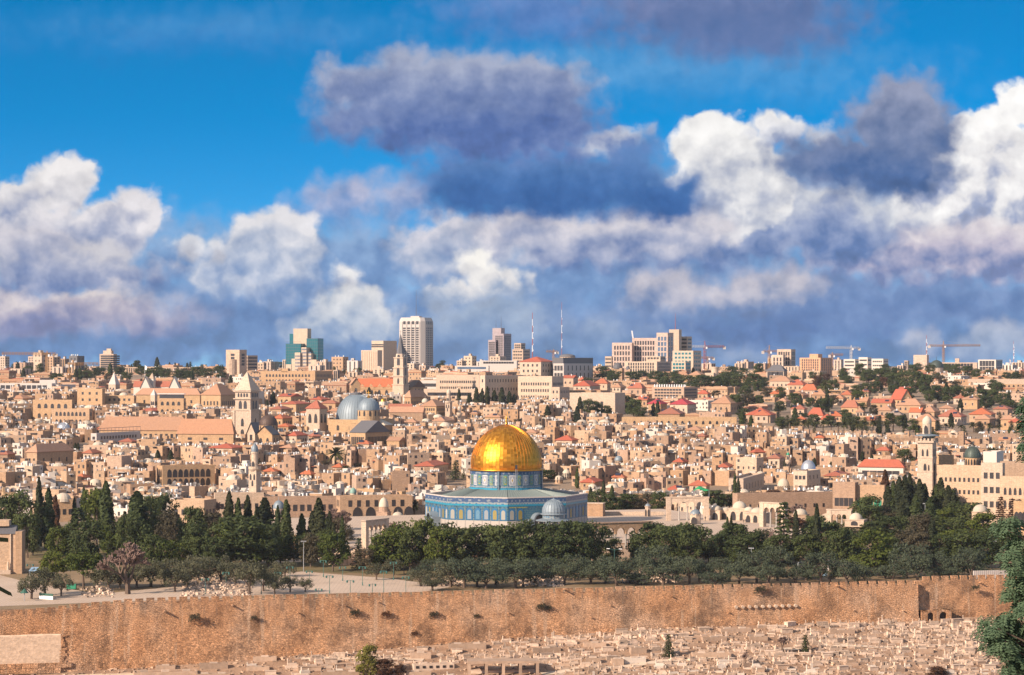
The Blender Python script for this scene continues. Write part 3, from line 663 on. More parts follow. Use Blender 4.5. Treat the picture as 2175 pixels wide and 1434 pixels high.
    for i in range(NS):
        a0, a1 = 2*pi*i/NS, 2*pi*(i+1)/NS
        for k in range(NR):
            t0, t1 = (len(prof_)-1)*k/NR, (len(prof_)-1)*(k+1)/NR; sub = 2
            pts = []
            j = [rr.uniform(-.013,.013) for _ in range(4)]
            for (a, t, q) in ((a0,t0,0),(a1,t0,1),(a1,t1,2),(a0,t1,3)):
                R_, Z_ = rz_(min(t, len(prof_)-1-1e-4)); R_ = max(R_, .02)+j[q]; g = .006
                pts.append((R_*cos(a), R_*sin(a), Z_))
            b.quad(pts)
    dm = b.build('dome', M['gold'], r)
    b = MB()
    for i in range(NS):
        a = 2*pi*i/NS
        for k in range(24):
            (r0, z0), (r1, z1) = rz_(k*.5), rz_(k*.5+.5); b.tube((( r0+.02)*cos(a),(r0+.02)*sin(a),z0), ((r1+.02)*cos(a),(r1+.02)*sin(a),z1), .055, .055, 4)
    b.build('ribs', M['goldrib'], dm)
    b = MB(); b.lathe([(12.0,18.3),(12.75,18.45),(12.75,18.75),(11.5,18.95)], 64); b.build('eave', M['goldrib'], dm, True)
    b = MB(); b.lathe([(.55,33.5),(.2,34.1),(.5,34.6),(.18,35.0),(.36,35.4),(.12,35.8),(.1,36.6)], 10)
    for i in range(10):   # crescent
        a0, a1 = -pi/2-2.5+5.0*i/10, -pi/2-2.5+5.0*(i+1)/10; b.tube((.5*cos(a0),0,37.1+.5*sin(a0)), (.5*cos(a1),0,37.1+.5*sin(a1)), .07)
    b.build('finial', M['goldrib'], dm, True)
    # maintenance hoist standing on the roof beside the drum
    h = thing('roof_hoist', 'thin ladder hoist with a black winch box beside the blue drum', 'hoist', (CX+3.3, CY-12.9, 12.2))
    b = MB(); b.tube((-.25,0,-.1),(-.25,.3,7.0),.05); b.tube((.25,0,-.1),(.25,.3,7.0),.05)
    for i in range(14): b.tube((-.25,.02*i,.3+i*.48),(.25,.02*i,.3+i*.48),.03)
    b.build('ladder', M['steel'], h); b = MB(); b.box(-.36,.36,-.2,.5,7.0,8.3,0,True); b.build('winch_box', M['black'], h)
    # small domed pavilion of the chain before the eastern face
    q = thing('small_domed_kiosk', 'small kiosk with a ribbed grey dome before the octagon', 'kiosk', (X(1176,762), 762, 0), mark='the ribbed grey kiosk dome')
    b = MB(); b.lathe([(5.4,3.9),(5.9,4.0),(5.9,4.15),(3.75,4.7)], 11); b.lathe([(3.6,0.4),(3.6,4.1)], 11) if False else None; b.build('canopy_roof', M['bluegrey'], q)
    b = MB()
    for i in range(11): a = 2*pi*i/11; b.tube((4.9*cos(a),4.9*sin(a),0),(4.9*cos(a),4.9*sin(a),3.95),.2,.18,8)
    b.build('columns', M['marble'], q)
    b = MB(); b.lathe([(3.55,4.4),(3.55,6.1)], 12); b.build('drum', T_wht, q)
    b = MB(); b.lathe([(4.2,6.0),(4.2,6.2),(3.6,6.35)], 16); b.lathe([(3.55,6.2),(3.65,7.0),(3.5,8.0),(3.05,9.0),(2.3,9.9),(1.3,10.5),(.4,10.9),(.05,11.1)], 24)
    for i in range(24):
        a = 2*pi*i/24; pr = [(3.57,6.3),(3.67,7.0),(3.52,8.0),(3.07,9.0),(2.3,9.93),(1.3,10.55)]
        for (r0,z0),(r1,z1) in zip(pr, pr[1:]): b.tube((r0*cos(a),r0*sin(a),z0),(r1*cos(a),r1*sin(a),z1),.07,.07,4)
    b.tube((0,0,11),(0,0,12.2),.08,.02)
    b.build('dome', M['bluegrey'], q)
shrine()
# ------------------------------------------------------------------ building kit
KEEP = []   # (px0, px1, lowest photo row that must stay open, distance)
def unit_meshes():
    b = MB(); b.box(-.5,.5,-.5,.5,0,1,0,True); rect = b.mesh('window_mesh', [M['glass']])
    b = MB(); b.box(-.38,.38,-.30,.5,.0,.92,0); b.box(-.5,-.38,-.5,.5,0,1,1); b.box(.38,.5,-.5,.5,0,1,1); b.box(-.38,.38,-.5,.5,.92,1,1,True); b.box(-.62,.62,-.9,.5,-.07,0,1,True)
    fr = b.mesh('framed_window_mesh', [M['glass'], M['pale']])
    b = MB(); archplate(b, (0,.5,0), (1,0), 1, 1, 1.0, 0, .05, 6); ar = b.mesh('arched_window_mesh', [M['glass']])
    return dict(rect=rect, framed=fr, arch=ar)
UM = unit_meshes()
for k in ('rect', 'framed', 'arch'): UM[k+'_green'] = UM[k].copy(); UM[k+'_green'].materials[0] = M['green']
M['teal'] = plain('teal_curtain_glass', (.015,.13,.15), .12, .0, var=.25, scale=.4)
UM['teal'] = UM['rect'].copy(); UM['teal'].materials[0] = M['teal']
M['bluewin'] = plain('sky_reflecting_glass', (.09,.13,.19), .2, var=.3); UM['blue'] = UM['rect'].copy(); UM['blue'].materials[0] = M['bluewin']
def windows(parent, wl, style='rect', name='window'):
    """each window a part; past a hundred the rest are one part"""
    rest = wl[100:]
    for (x, y, z, a, w, h) in wl[:100]: link(name, UM[style], parent, (x, y, z), a, (w, .16, h))
    if rest:
        b = MB()
        for (x, y, z, a, w, h) in rest: b.rbox(x, y, z, w, .16, h, a, 0, 0, True)
        o = b.build('window_rows', UM[style].materials[0], parent); kind(o, 'stuff')
def facewin(w, d, face, z0, z1, cols, rows, ww, wh, m0=None, m1=None, rr=None, skip=0.0):
    """window list on one face of a w x d building (f front, r right, l left)"""
    L = w if face == 'f' else d; out = []; mg = L*.08 if m0 is None else m0; m1 = mg if m1 is None else m1
    for i in range(cols):
        u = mg + (L-mg-m1)*(i+.5)/cols
        for k in range(rows):
            if rr and rr.random() < skip: continue
            z = z0 + (z1-z0)*(k+.5)/rows - wh/2
            if face == 'f': out.append((-w/2+u, -d/2, z, 0, ww, wh))
            elif face == 'r': out.append((w/2, -d/2+u, z, pi/2, ww, wh))
            else: out.append((-w/2, d/2-u, z, -pi/2, ww, wh))
    return out
def dims(px0, px1, D, rz, fr):
    S = (px1-px0)/FPX*D; c, s = cos(rz), abs(sin(rz))
    return max(2.0, fr*S/c), max(3.0, (1-fr)*S/max(s, .12))
def block(name, label, cat, px0, px1, ytop, D, rzd=-28, fr=.68, mat='new', win=None, roof='flat', rh=0, rmat=None, group=None, mark=None, parapet=.9, zbase=None, style='rect', sidewin=True, auto=False, extra=None, depth=None):
    """plain building given by its silhouette span px0..px1 and roof line ytop, standing at distance D"""
    rz = radians(rzd); w, d = dims(px0, px1, D, rz, fr)
    if depth: d = depth
    pc = (px0+px1)/2; x = X(pc, D); y = D; z = G(x, y) if zbase is None else zbase
    h = Z(ytop, D)-z
    r = thing(name, label, cat, (x, y, z), rz, group, mark, auto)
    b = MB(); zr = h-(parapet if roof == 'flat' else 0)
    t = .35
    if roof == 'flat':
        b.box(-w/2,w/2,-d/2,d/2,-4,zr); b.f.pop(); b.m.pop()
        P = [(-w/2,-d/2),(w/2,-d/2),(w/2,d/2),(-w/2,d/2)]; Q = [(-w/2+t,-d/2+t),(w/2-t,-d/2+t),(w/2-t,d/2-t),(-w/2+t,d/2-t)]
        for i in range(4):
            j = (i+1)%4; b.quad([(*P[i],zr),(*P[j],zr),(*P[j],h),(*P[i],h)]); b.quad([(*P[i],h),(*P[j],h),(*Q[j],h),(*Q[i],h)]); b.quad([(*Q[j],zr),(*Q[i],zr),(*Q[i],h),(*Q[j],h)])
    else: b.box(-w/2,w/2,-d/2,d/2,-4,h)
    b.build('wall', M[mat], r)
    b = MB(); rm = M[rmat or 'roofflat']
    if roof == 'flat': b.quad([(-w/2+t,-d/2+t,zr),(w/2-t,-d/2+t,zr),(w/2-t,d/2-t,zr),(-w/2+t,d/2-t,zr)])
    elif roof == 'hip': b.hip(-w/2-.5,w/2+.5,-d/2-.5,d/2+.5,h+.02,h+rh)
    elif roof == 'gablex': b.gable(-w/2-.4,w/2+.4,-d/2-.4,d/2+.4,h+.02,h+rh,0,0,'x')
    elif roof == 'gabley':
        b.gable(-w/2,w/2,-d/2,d/2,h,h+rh,0,0,'y'); b.v[-6:] = [(q[0], q[1], q[2]) for q in b.v[-6:]]
        g = MB(); g.gable(-w/2,w/2,-d/2+.01,d/2-.01,h-.02,h+rh-.12,0,0,'y'); g.build('gable_wall', M[mat], r)
        b = MB(); ov = .45
        for sg in (-1, 1):
            k = sg*(w/2+ov); zz = h-ov*rh/(w/2); b.quad([(0,-d/2-ov,h+rh),(0,d/2+ov,h+rh),(k,d/2+ov,zz),(k,-d/2-ov,zz)]); b.quad([(0,-d/2-ov,h+rh-.3),(0,d/2+ov,h+rh-.3),(k,d/2+ov,zz-.3),(k,-d/2-ov,zz-.3)])
    elif roof == 'pyramid': b.pyramid(-w/2-.2,w/2+.2,-d/2-.2,d/2+.2,h+.01,h+rh)
    b.build('roof', rm, r)
    wl = []
    if win:
        c, n, ww, wh = win[:4]; z0 = win[4] if len(win) > 4 else .5; z1 = h-(win[5] if len(win) > 5 else .8)
        if z1-z0 < n*(wh+.3): z0 = max(.4, z1-n*(wh+.7))
        wl = facewin(w, d, 'f', z0, z1, c, n, ww, wh)
        if sidewin:
            sc = max(1, round(c*d/w)) if sidewin is True else sidewin
            wl += facewin(w, d, 'r' if rzd < 0 else 'l', z0, z1, min(sc, 14), n, ww, wh)
        windows(r, wl, style)
    r['dim'] = (w, d, h)
    if D > 1730: KEEP.append((px0, px1, 787, D))
    if extra: extra(r, w, d, h)
    return r
def on(px0, px1, ytop, D, ybase=None):
    return X((px0+px1)/2, D), D, G(X((px0+px1)/2, D), D)
def cube(parent, name, mat, x, y, z, w, d, h, rz=0): b = MB(); b.rbox(x, y, z, w, d, h, rz); return b.build(name, M[mat] if isinstance(mat, str) else mat, parent)
def tankstand(parent, x, y, z, rz=0.0, sc=1.0):
    b = MB(); b.lathe([(.01,0),(.34,0),(.34,1.15),(.25,1.25),(.02,1.28)], 8, x, y, z+.5); 
    for sx in (-.3,.3): b.tube((x+sx,y,z),(x+sx,y,z+.55),.04)
    o = b.build('water_tank', M['tank'], parent); return o
def dishmesh():
    b = MB(); n = 8
    for i in range(n):
        a0, a1 = 2*pi*i/n, 2*pi*(i+1)/n; r = .62
        b.quad([(0,0,-.12),(r*cos(a0),r*sin(a0),.06),(r*cos(a1),r*sin(a1),.06)])
    for i in range(len(b.v)):
        x, y, z = b.v[i]; t = radians(62); b.v[i] = (x, y*cos(t)-z*sin(t), y*sin(t)+z*cos(t)+1.05)
    b.tube((0,.1,0),(0,.1,1.0),.05); return b.mesh('satellite_dish_mesh', [M['dish']])
def tankmesh():
    b = MB(); b.lathe([(.01,0),(.36,0),(.36,1.15),(.27,1.27),(.02,1.3)], 8, 0, 0, .55)
    for sx in (-.3,.3): b.tube((sx,0,0),(sx,0,.6),.04)
    return b.mesh('water_tank_mesh', [M['tank']])
def solarmesh():
    b = MB(); b.rbox(0,0,.5,1.9,1.1,.08,0,0,radians(38)); b.tube((.7,.3,0),(.7,.3,.8),.04); b.tube((-.7,.3,0),(-.7,.3,.8),.04); return b.mesh('solar_panel_mesh', [M['solar']])
KIT = dict(satellite_dish=dishmesh(), water_tank=tankmesh(), solar_panel=solarmesh())
def kitpart(parent, k, x, y, z, rz=0.0, sc=1.0): return link(k, KIT[k], parent, (x, y, z), rz, (sc, sc, sc))
def mast(px, ytop, D, zb=None, label='', banded=True, r=.35):
    x = X(px, D); z0 = G(x, D) if zb is None else zb; h = Z(ytop, D)-z0; t = thing('radio_mast', label, 'mast', (x, D, z0)); n = 9
    for i in range(n):
        b = MB(); a0, a1 = h*i/n, h*(i+1)/n; q = r*(1-.6*i/n)
        b.tube((0,0,a0),(0,0,a1),q,q*.9,5); b.build('red_section' if i % 2 == 0 else 'white_section', M['mastred'] if i % 2 == 0 else M['tank'], t)
    b = MB()
    for i in range(5): b.rbox(r*1.2, -r, h*(.35+.1*i), .5, .5, 1.2)
    b.build('antenna_panels', M['tank'], t); return t
M['mastred'] = plain('mast_red_paint', (.33,.09,.08), .5, var=.1)
M['craneyel'] = plain('crane_yellow_paint', (.42,.20,.05), .5, var=.1); M['cranewhite'] = plain('crane_white_paint', (.6,.58,.56), .5, var=.1)
def lattice(b, p0, p1, w, step, r=.14):
    p0, p1 = Vector(p0), Vector(p1); d = p1-p0; L = d.length; u = d.normalized(); a = u.orthogonal().normalized(); c = u.cross(a); n = max(2, int(L/step))
    cs = [a*(w/2)+c*(w/2), a*(w/2)-c*(w/2), a*(-w/2)-c*(w/2), a*(-w/2)+c*(w/2)]
    for k in cs: b.tube(p0+k, p1+k, r, r, 4)
    for i in range(n):
        q0, q1 = p0+d*(i/n), p0+d*((i+1)/n)
        for j in range(4): b.tube(q0+cs[j], q1+cs[(j+1)%4], r*.6, r*.6, 3)
def crane(px, ytop, D, jl, jr, jy, label, col='craneyel', col2=None, ybase=None):
    """tower crane; jib spans photo columns jl..jr on row jy, longer side is the working arm"""
    x = X(px, D); z0 = G(x, D); zt = Z(ytop, D)-z0; zj = Z(jy, D)-z0; m = mpp(D); a, c = (jl-px)*m, (jr-px)*m
    t = thing('tower_crane', label, 'crane', (x, D, z0), mark=None)
    b = MB(); lattice(b, (0,0,0), (0,0,zj), 1.9, 3.2, .2); b.build('mast', M[col], t)
    b = MB(); b.tube((-.7,0,zj),(0,0,zt),.22); b.tube((.7,0,zj),(0,0,zt),.22); b.build('apex', M[col], t)
    long_, short = (a, c) if abs(a) > abs(c) else (c, a); al = radians(18)
    L = Vector((long_, long_*.35, 0)); S = Vector((short, short*.35, 0))
    b = MB(); lattice(b, (0,0,zj+.4), tuple(L+Vector((0,0,zj+.9))), 1.5, 2.6, .18); b.build('jib', M[col2 or col], t)
    b = MB(); lattice(b, (0,0,zj+.4), tuple(S+Vector((0,0,zj+.4))), 1.5, 2.6, .18); b.build('counter_jib', M[col], t)
    b = MB(); b.rbox(S.x, S.y, zj-2.2, 2.6, 1.6, 2.8); b.build('counterweight', M['concrete'], t)
    b = MB(); b.tube((0,0,zt), tuple(L*.75+Vector((0,0,zj+1.4))), .08); b.tube((0,0,zt), tuple(S+Vector((0,0,zj+1))), .08); b.build('tie_cables', M['steel'], t)
    b = MB(); b.rbox(1.6, -.4, zj-1.9, 1.5, 1.6, 2.0); b.build('cab', M['tank'], t)
    return t
# ------------------------------------------------------------------ new city on the ridge
def skyline():
    # white tower block with chamfered corners
    D = 2350; x = X(884, D); z = G(x, D); m = mpp(D); h = Z(675, D)-z; rz = radians(-20)
    r = thing('tower_block', 'tall white tower block with chamfered corners and a rooftop aerial', 'tower block', (x, D, z), rz, mark='the tall white tower block')
    W2 = 13.6; c = 3.6; P = [(-W2+c,-W2),(W2-c,-W2),(W2,-W2+c),(W2,W2-c),(W2-c,W2),(-W2+c,W2),(-W2,W2-c),(-W2,-W2+c)]
    b = MB(); b.prism(P, -4, h-3.6); q = [(a*.9,d*.9) for a, d in P]
    n = 8
    for i in range(n):
        j = (i+1) % n; b.quad([(*P[i],h-3.6),(*P[j],h-3.6),(*q[j],h),(*q[i],h)])
    b.quad([(*k,h) for k in q]); b.build('wall', M['concrete'], r)
    wl = []
    for f, a in (('f',0),('r',pi/2),('l',-pi/2)):
        for i in range(4):
            u = -W2+c+1.0+(2*W2-2*c-2)*(i+.5)/4
            for k in range(17):
                zz = 4+(h-13)*(k/17.0)
                wl.append((u,-W2,zz,0,3.0,1.5) if f == 'f' else (W2,u,zz,a,3.0,1.5) if f == 'r' else (-W2,-u,zz,a,3.0,1.5))
            wl.append((u,-W2,h-6.6,0,2.6,3.0) if f == 'f' else (W2,u,h-6.6,a,2.6,3.0) if f == 'r' else (-W2,-u,h-6.6,a,2.6,3.0))
    windows(r, wl)
    b = MB()
    for i in range(5):
        u = -W2+c+1.0+(2*W2-2*c-2)*i/4; b.rbox(u,-W2-.25,-2,.55,.5,h-2.2); b.rbox(W2+.25,u,-2,.55,.5,h-2.2,pi/2)
    b.build('pilaster_strips', M['concrete'], r)
    b = MB(); b.tube((0,0,h),(0,0,h+27),.3,.1,5); b.tube((2,0,h),(2,0,h+4),.15); b.build('aerial', M['slate'], r); b = MB(); b.rbox(0,0,h,9,7,1.6); b.build('plant_room', M['concrete'], r)
    # glass tower: stone slab between teal glass wings
    D = 2300; x = X(643, D); z = G(x, D); m = mpp(D); rz = radians(-22)
    r = thing('glass_tower', 'tower of teal glass wings around a blank beige stone slab', 'tower block', (x, D, z), rz, mark='the teal glass tower')
    H = lambda py: Z(py, D)-z
    b = MB(); b.box(-9.5,5.5,-1,7,-3,H(698)); b.build('stone_slab', M['pale'], r)
    b = MB(); b.box(5.6,17.5,-3,9,-3,H(719)); b.box(-13.5,2.5,-9,-1.1,-3,H(730)); b.box(-13.5,-9.6,-1,6,-3,H(709)); b.build('glass_wing', M['teal'], r)
    b = MB(); b.box(-6,-2.2,-11.5,-9.1,-3,H(762)); b.box(-2.1,3.5,-12.5,-9.1,-3,H(749)); b.box(3.6,9,-10,-3.1,-3,H(738)); b.box(9.1,13,-8,-3.1,-3,H(750)); b.box(13.1,19,-9,-3.1,-3,H(764)); b.box(-12,-6.1,-12,-9.1,-3,H(774)); b.build('stepped_facade', M['pale'], r)
    wl = [(3.9+1.3*i+.6,-10.02,2+k*3.2,0,.9,1.5) for i in range(4) for k in range(7)]+[(-1.6+1.4*i+.6,-12.52,2+k*3.2,0,.9,1.5) for i in range(4) for k in range(5)]+[(9.1+1.3*i+.8,-8.02,2+k*3.2,0,.9,1.5) for i in range(3) for k in range(6)]
    windows(r, wl, 'blue')
    b = MB()
    for k in range(11): b.box(5.55,17.6,-3.06,-3.0,2+k*3.0,2.25+k*3.0); b.box(17.5,17.56,-3,9,2+k*3.0,2.25+k*3.0); b.box(-13.55,2.5,-9.06,-9,2+k*2.7,2.25+k*2.7)
    for k in range(6): b.box(6+k*2,6.15+k*2,-3.06,-3.0,0,H(719)); b.box(-13+k*2.5,-12.85+k*2.5,-9.06,-9,0,H(730))
    b.build('mullions', M['slate'], r)
    # ribbed stone slabs
    def ribs(n):
        def f(r, w, d, h):
            b = MB()
            for i in range(n): b.rbox(-w/2+w*(i+.5)/n, -d/2-.2, 0, .6, .4, h-1)
            b.build('facade_ribs', M['pale'], r)
        return f
    block('office_block', 'windowless ribbed beige block, lower of a stepped pair beside the white tower', 'office block', 767, 812, 744, 2250, -30, .8, 'pale', extra=ribs(9))
    block('office_block', 'taller pale stepped block with two dark slots near its roof', 'office block', 790, 842, 724, 2330, -30, .5, 'pale', win=(2,2,8,1.2,22,3), sidewin=False)
    # mauve twin tower with aerials
    r = block('tower_block', 'slim mauve tower with a higher core and two rooftop aerials', 'tower block', 1050, 1086, 709, 2600, -28, .55, 'mauve', win=(4,18,1.6,1.6,2,2), mark='the slim mauve tower')
    def aer(r, w, d, h):
        b = MB(); b.tube((w*.3,0,h),(w*.3,0,h+13),.3,.1); b.tube((-w*.3,0,h),(-w*.3,0,h+9),.25,.1); b.build('aerials', M['slate'], r)
    block('tower_block', 'blank mauve lift core rising above the slim mauve tower', 'tower block', 1046, 1072, 697, 2610, -28, .7, 'mauve', extra=aer)
    block('tower_block', 'lower mauve wing of many small windows beside the slim mauve tower', 'tower block', 1037, 1059, 722, 2595, -28, .7, 'mauve', win=(5,15,1.2,1.5,2,2))
    block('apartment_block', 'beige stepped block with dark window bands beside the slim mauve tower', 'apartment block', 1088, 1126, 742, 2500, -28, .6, 'new', win=(4,6,2,1.5), mark=None)
    block('apartment_block', 'small upper storey set on the beige stepped block', 'apartment block', 1092, 1116, 729, 2505, -28, .6, 'new', win=(3,3,2,1.5,20,1))
    mast(1131, 664, 2300, None, 'tall lattice mast with red and white bands and antenna panels', r=.6)
    mast(1193, 642, 2400, None, 'thinnest tall red and white mast above the red-roofed hostel', r=.35)
    mast(1968, 712, 2500, None, 'red and white mast beside the long museum roof', r=.5)
    mast(2153, 725, 2600, None, 'faint thin mast over the white houses at far right', r=.35)
    mast(2145, 762, 2500, None, 'short red and white mast over the white houses at far right', r=.45)
    # grand hotel complex
    D = 2150
    block('hotel', 'low white hotel wing with stacked balconies at the left end of the pink complex', 'hotel', 1285, 1302, 757, D, -20, .8, 'pale', win=(3,5,2,1.2))
    block('hotel', 'pink stone hotel range, lowest step of the pink complex', 'hotel', 1300, 1346, 728, D+30, -20, .9, 'pink', win=(6,5,1.5,3.6,2,2), sidewin=False, mark='the pink hotel')
    block('hotel', 'pink stone hotel range with tall windows, middle step of the pink complex', 'hotel', 1343, 1397, 718, D+32, -20, .95, 'pink', win=(8,6,1.5,3.6,2,2), sidewin=False)
    block('hotel', 'tallest pink hotel block, blue-glazed face and purple shaded side', 'hotel', 1394, 1431, 707, D+20, -28, .62, 'pink', win=(3,7,2.2,3.6,2,3), style='blue', sidewin=2)
    def ant(r, w, d, h):
        b = MB(); b.tube((0,0,h),(0,0,h+15),.35,.1); b.build('aerial', M['mastred'], r)
    block('tower_block', 'blank cream lift tower with an aerial behind the pink hotel', 'tower block', 1421, 1448, 700, D+60, -25, .75, 'pale', extra=ant, mark='the cream lift tower')
    block('tower_block', 'cream terraced block with dark bands beside the cream lift tower', 'tower block', 1440, 1470, 715, D+70, -28, .62, 'pale', win=(1,9,8,1.6,2,1))
    block('apartment_block', 'cream stepped block with green glazing before the cream lift tower', 'apartment block', 1428, 1490, 745, D-30, -28, .68, 'pale', win=(5,6,2.2,1.8), style='teal')
    block('apartment_block', 'lower cream terrace with a green glass bay under the cream lift tower', 'apartment block', 1426, 1468, 768, D-60, -28, .68, 'pale', win=(4,4,2.2,2), style='teal')
    block('hotel', 'white hotel of even window rows before the pink complex', 'hotel', 1327, 1426, 768, D-120, -28, .66, 'pale', win=(11,5,1.3,2.2), mark='the white hotel')
    block('hotel', 'small rooftop storey with a terrace above the white hotel', 'hotel', 1372, 1414, 757, D-100, -28, .7, 'pale', win=(4,1,2,1.6,18,.5))
    t = thing('raised_beam', 'white slanting beam rising behind the pink hotel roof', 'beam', (X(1345,D+50), D+50, Z(720,D)))
    b = MB(); b.rbox(0,0,-14,1.2,1.2,22,0,0,radians(0)); b.v = [(x-z*.16, y, z) for x, y, z in b.v]; b.build('beam', M['tank'], t)
    # orange block and neighbours
    block('hotel', 'orange stone slab with even small windows and a shaded side', 'hotel', 1697, 1769, 760, 2000, -32, .57, 'orange', win=(8,7,1.0,1.6,1,1), mark='the orange slab block', sidewin=5)
    block('hotel', 'small penthouse on the orange slab block', 'hotel', 1719, 1747, 752, 2003, -32, .6, 'orange')
    block('office_block', 'beige stepped block behind the orange slab block', 'office block', 1650, 1690, 742, 2200, -28, .7, 'new', win=(5,3,1.5,3.5,24,2))
    block('office_block', 'lower beige shoulder of the stepped block behind the orange slab', 'office block', 1639, 1668, 754, 2190, -28, .8, 'new', win=(3,2,1.5,3.5,20,2))
    block('apartment_block', 'pale block with small windows under the beige stepped block', 'apartment block', 1665, 1702, 778, 2080, -28, .8, 'pale', win=(4,4,1,1.8))
    block('house', 'house under a dark pyramidal roof beside the orange slab block', 'house', 1628, 1672, 788, 1930, -25, .8, 'pale', win=(3,2,5,4), roof='hip', rh=5, rmat='slate')
    # museum-like long roof and dome, far right ridge
    block('office_block', 'squat cream tower with rooftop aerials left of the green dome', 'office block', 1940, 1973, 754, 2350, -25, .8, 'new', mark=None, extra=lambda r,w,d,h: (lambda b: [b.tube((-w*.3+i*2,0,h),(-w*.3+i*2,0,h+5+i%3*2),.12) for i in range(6)] and b.build('aerials', M['slate'], r))(MB()))
    block('office_block', 'long low unfinished concrete building behind the green dome', 'office block', 1965, 2080, 770, 2360, -15, .9, 'new', win=(14,2,2.5,3), extra=lambda r,w,d,h: cube(r,'roof_plant','new',w*.1,0,h-1,w*.08,6,5))
    D = 2150; t = thing('domed_church', 'dark green dome among the trees before the long concrete building', 'church', (X(1989,D), D, G(X(1989,D),D)), mark='the dark green dome')
    zz = Z(781,D)-t.location.z; b = MB(); b.lathe([(6.2,-2),(6.2,zz)],16); b.build('drum', M['pale'], t); b = MB(); b.dome(6.4,6.8,20,6,0,0,zz); b.tube((0,0,zz+6.5),(0,0,zz+10),.15); b.build('dome', M['darkgreen'], t, True)
    block('apartment_block', 'white block of tall recessed bays right of the long concrete building', 'apartment block', 2075, 2132, 764, 2250, -28, .6, 'white', win=(5,2,2.6,5), style='rect', mark='the white bay-fronted block')
    block('institute', 'long cream institution with ribbed upper wall at the right edge', 'institute', 2056, 2190, 805, 1800, -12, .96, 'pale', win=(10,1,1.2,2,4,5))
    block('institute', 'cream arcaded building below the ribbed institution at the right edge', 'institute', 2112, 2195, 816, 1740, -14, .93, 'ochre', win=(7,2,1.4,2.4), style='arch')
    block('apartment_block', 'white terrace of flats crowded with rooftop tanks behind the trees', 'apartment block', 1791, 1828, 763, 2350, -28, .6, 'white', win=(6,3,1.5,1.5))
    block('apartment_block', 'white flats with rows of tanks, centre of three on the ridge', 'apartment block', 1823, 1852, 759, 2340, -28, .6, 'white', win=(5,3,1.5,1.5))
    block('apartment_block', 'white stepped flats at the right of the three on the ridge', 'apartment block', 1850, 1888, 762, 2330, -28, .6, 'white', win=(5,3,1.5,1.5))
    block('apartment_block', 'distant beige point block between the trees and the cream tower', 'apartment block', 1920, 1932, 766, 2500, -28, .6, 'new', win=(2,4,1.5,1.5))
    # left ridge
    block('apartment_block', 'ten-storey balconied block standing alone on the left ridge', 'apartment block', 211, 249, 752, 2150, -28, .85, 'new', win=(1,8,13,1.4,1,1), sidewin=1, mark='the lone balconied block', extra=lambda r,w,d,h: (cube(r,'penthouse','new',0,0,h-1,w*.6,d*.6,4), cube(r,'lift_room','new',1,0,h+2.8,w*.3,d*.3,2)))
    def bands(r, w, d, h): pass
    block('apartment_block', 'tall beige slab with stepped balconies and a rounded bay', 'apartment block', 480, 524, 743, 2050, -32, .7, 'new', win=(1,4,4,2,16,3), mark='the beige balcony slab', extra=lambda r,w,d,h: (lambda b: (b.lathe([(5,-3),(5,15),(.1,15)],14,-w*.05,-d/2,0), b.build('rounded_bay', M['new'], r)))(MB()))
    block('apartment_block', 'brown shaded flats stepping down behind the beige balcony slab', 'apartment block', 518, 546, 755, 2100, -32, .35, 'old', win=(3,6,1.6,1.4))
    rows = [(0,20,757,2300,'pale'),(0,22,782,2050,'new'),(20,66,783,2020,'new'),(72,107,749,2200,'pale'),(100,128,757,2180,'old'),(128,146,762,2230,'old'),(148,178,756,2120,'slatey'),(111,145,779,2060,'new'),(145,172,770,2090,'old'),(176,212,782,2150,'old'),(30,75,770,2350,'old'),(60,80,757,2400,'new'),
      (560,590,768,2300,'new'),(600,616,764,2350,'pale'),(670,706,768,2200,'new'),(704,740,758,2260,'old'),(737,769,766,2180,'grey'),(740,770,790,1950,'pale'),(546,566,770,2120,'new'),
      (792,824,783,2050,'pale'),(862,892,772,2180,'pale'),(890,912,776,2140,'new'),(708,722,786,2000,'new'),
      (985,1012,756,2350,'pale'),(970,990,766,2300,'pale'),(1012,1040,768,2350,'grey'),(1040,1075,757,2300,'pale'),(1262,1288,778,2120,'new'),(1490,1520,772,2350,'new'),(1560,1582,772,2400,'old'),(1565,1602,768,2450,'new'),(1600,1640,772,2380,'old'),(1630,1650,760,2500,'new'),(1770,1792,764,2450,'new'),(1905,1925,776,2300,'new'),(2125,2160,775,2300,'white'),(2150,2185,785,2150,'white'),(2020,2050,806,1950,'white'),(1968,2008,806,1900,'white'),(2040,2060,797,2000,'ochre'),(2080,2115,795,1950,'pale'),(1990,2030,798,2050,'pale'),(2145,2190,770,2500,'pale'),(2105,2130,772,2450,'white'),(880,905,795,1950,'pale'),(655,690,776,2150,'new'),(430,470,792,2050,'pale')]
    rr = random.Random(11)
    for (a, c, t, D, mt) in rows:
        look = {'pale':'pale cream','new':'beige stone','old':'tan stone','slatey':'dark grey','grey':'grey concrete','white':'white','ochre':'ochre stone'}[mt]
        n = max(2, int((c-a)*mpp(D)*.65/3.4)); fl = rr.choice([2,3,4])
        rz = rr.choice([-30,-26,-22,-34])
        def ex(r, w, d, h, rr=rr):
            if rr.random() < .7: cube(r, 'lift_room', {'slatey':'old','grey':'concrete'}.get(mt, mt), rr.uniform(-.2,.2)*w, 0, h-.9, w*.25, d*.3, 3)
            for k in range(rr.randint(2,6)): kitpart(r, rr.choice(['water_tank','water_tank','solar_panel']), rr.uniform(-.4,.4)*w, rr.uniform(-.4,.2)*d, h-.8, 0, 1.2)
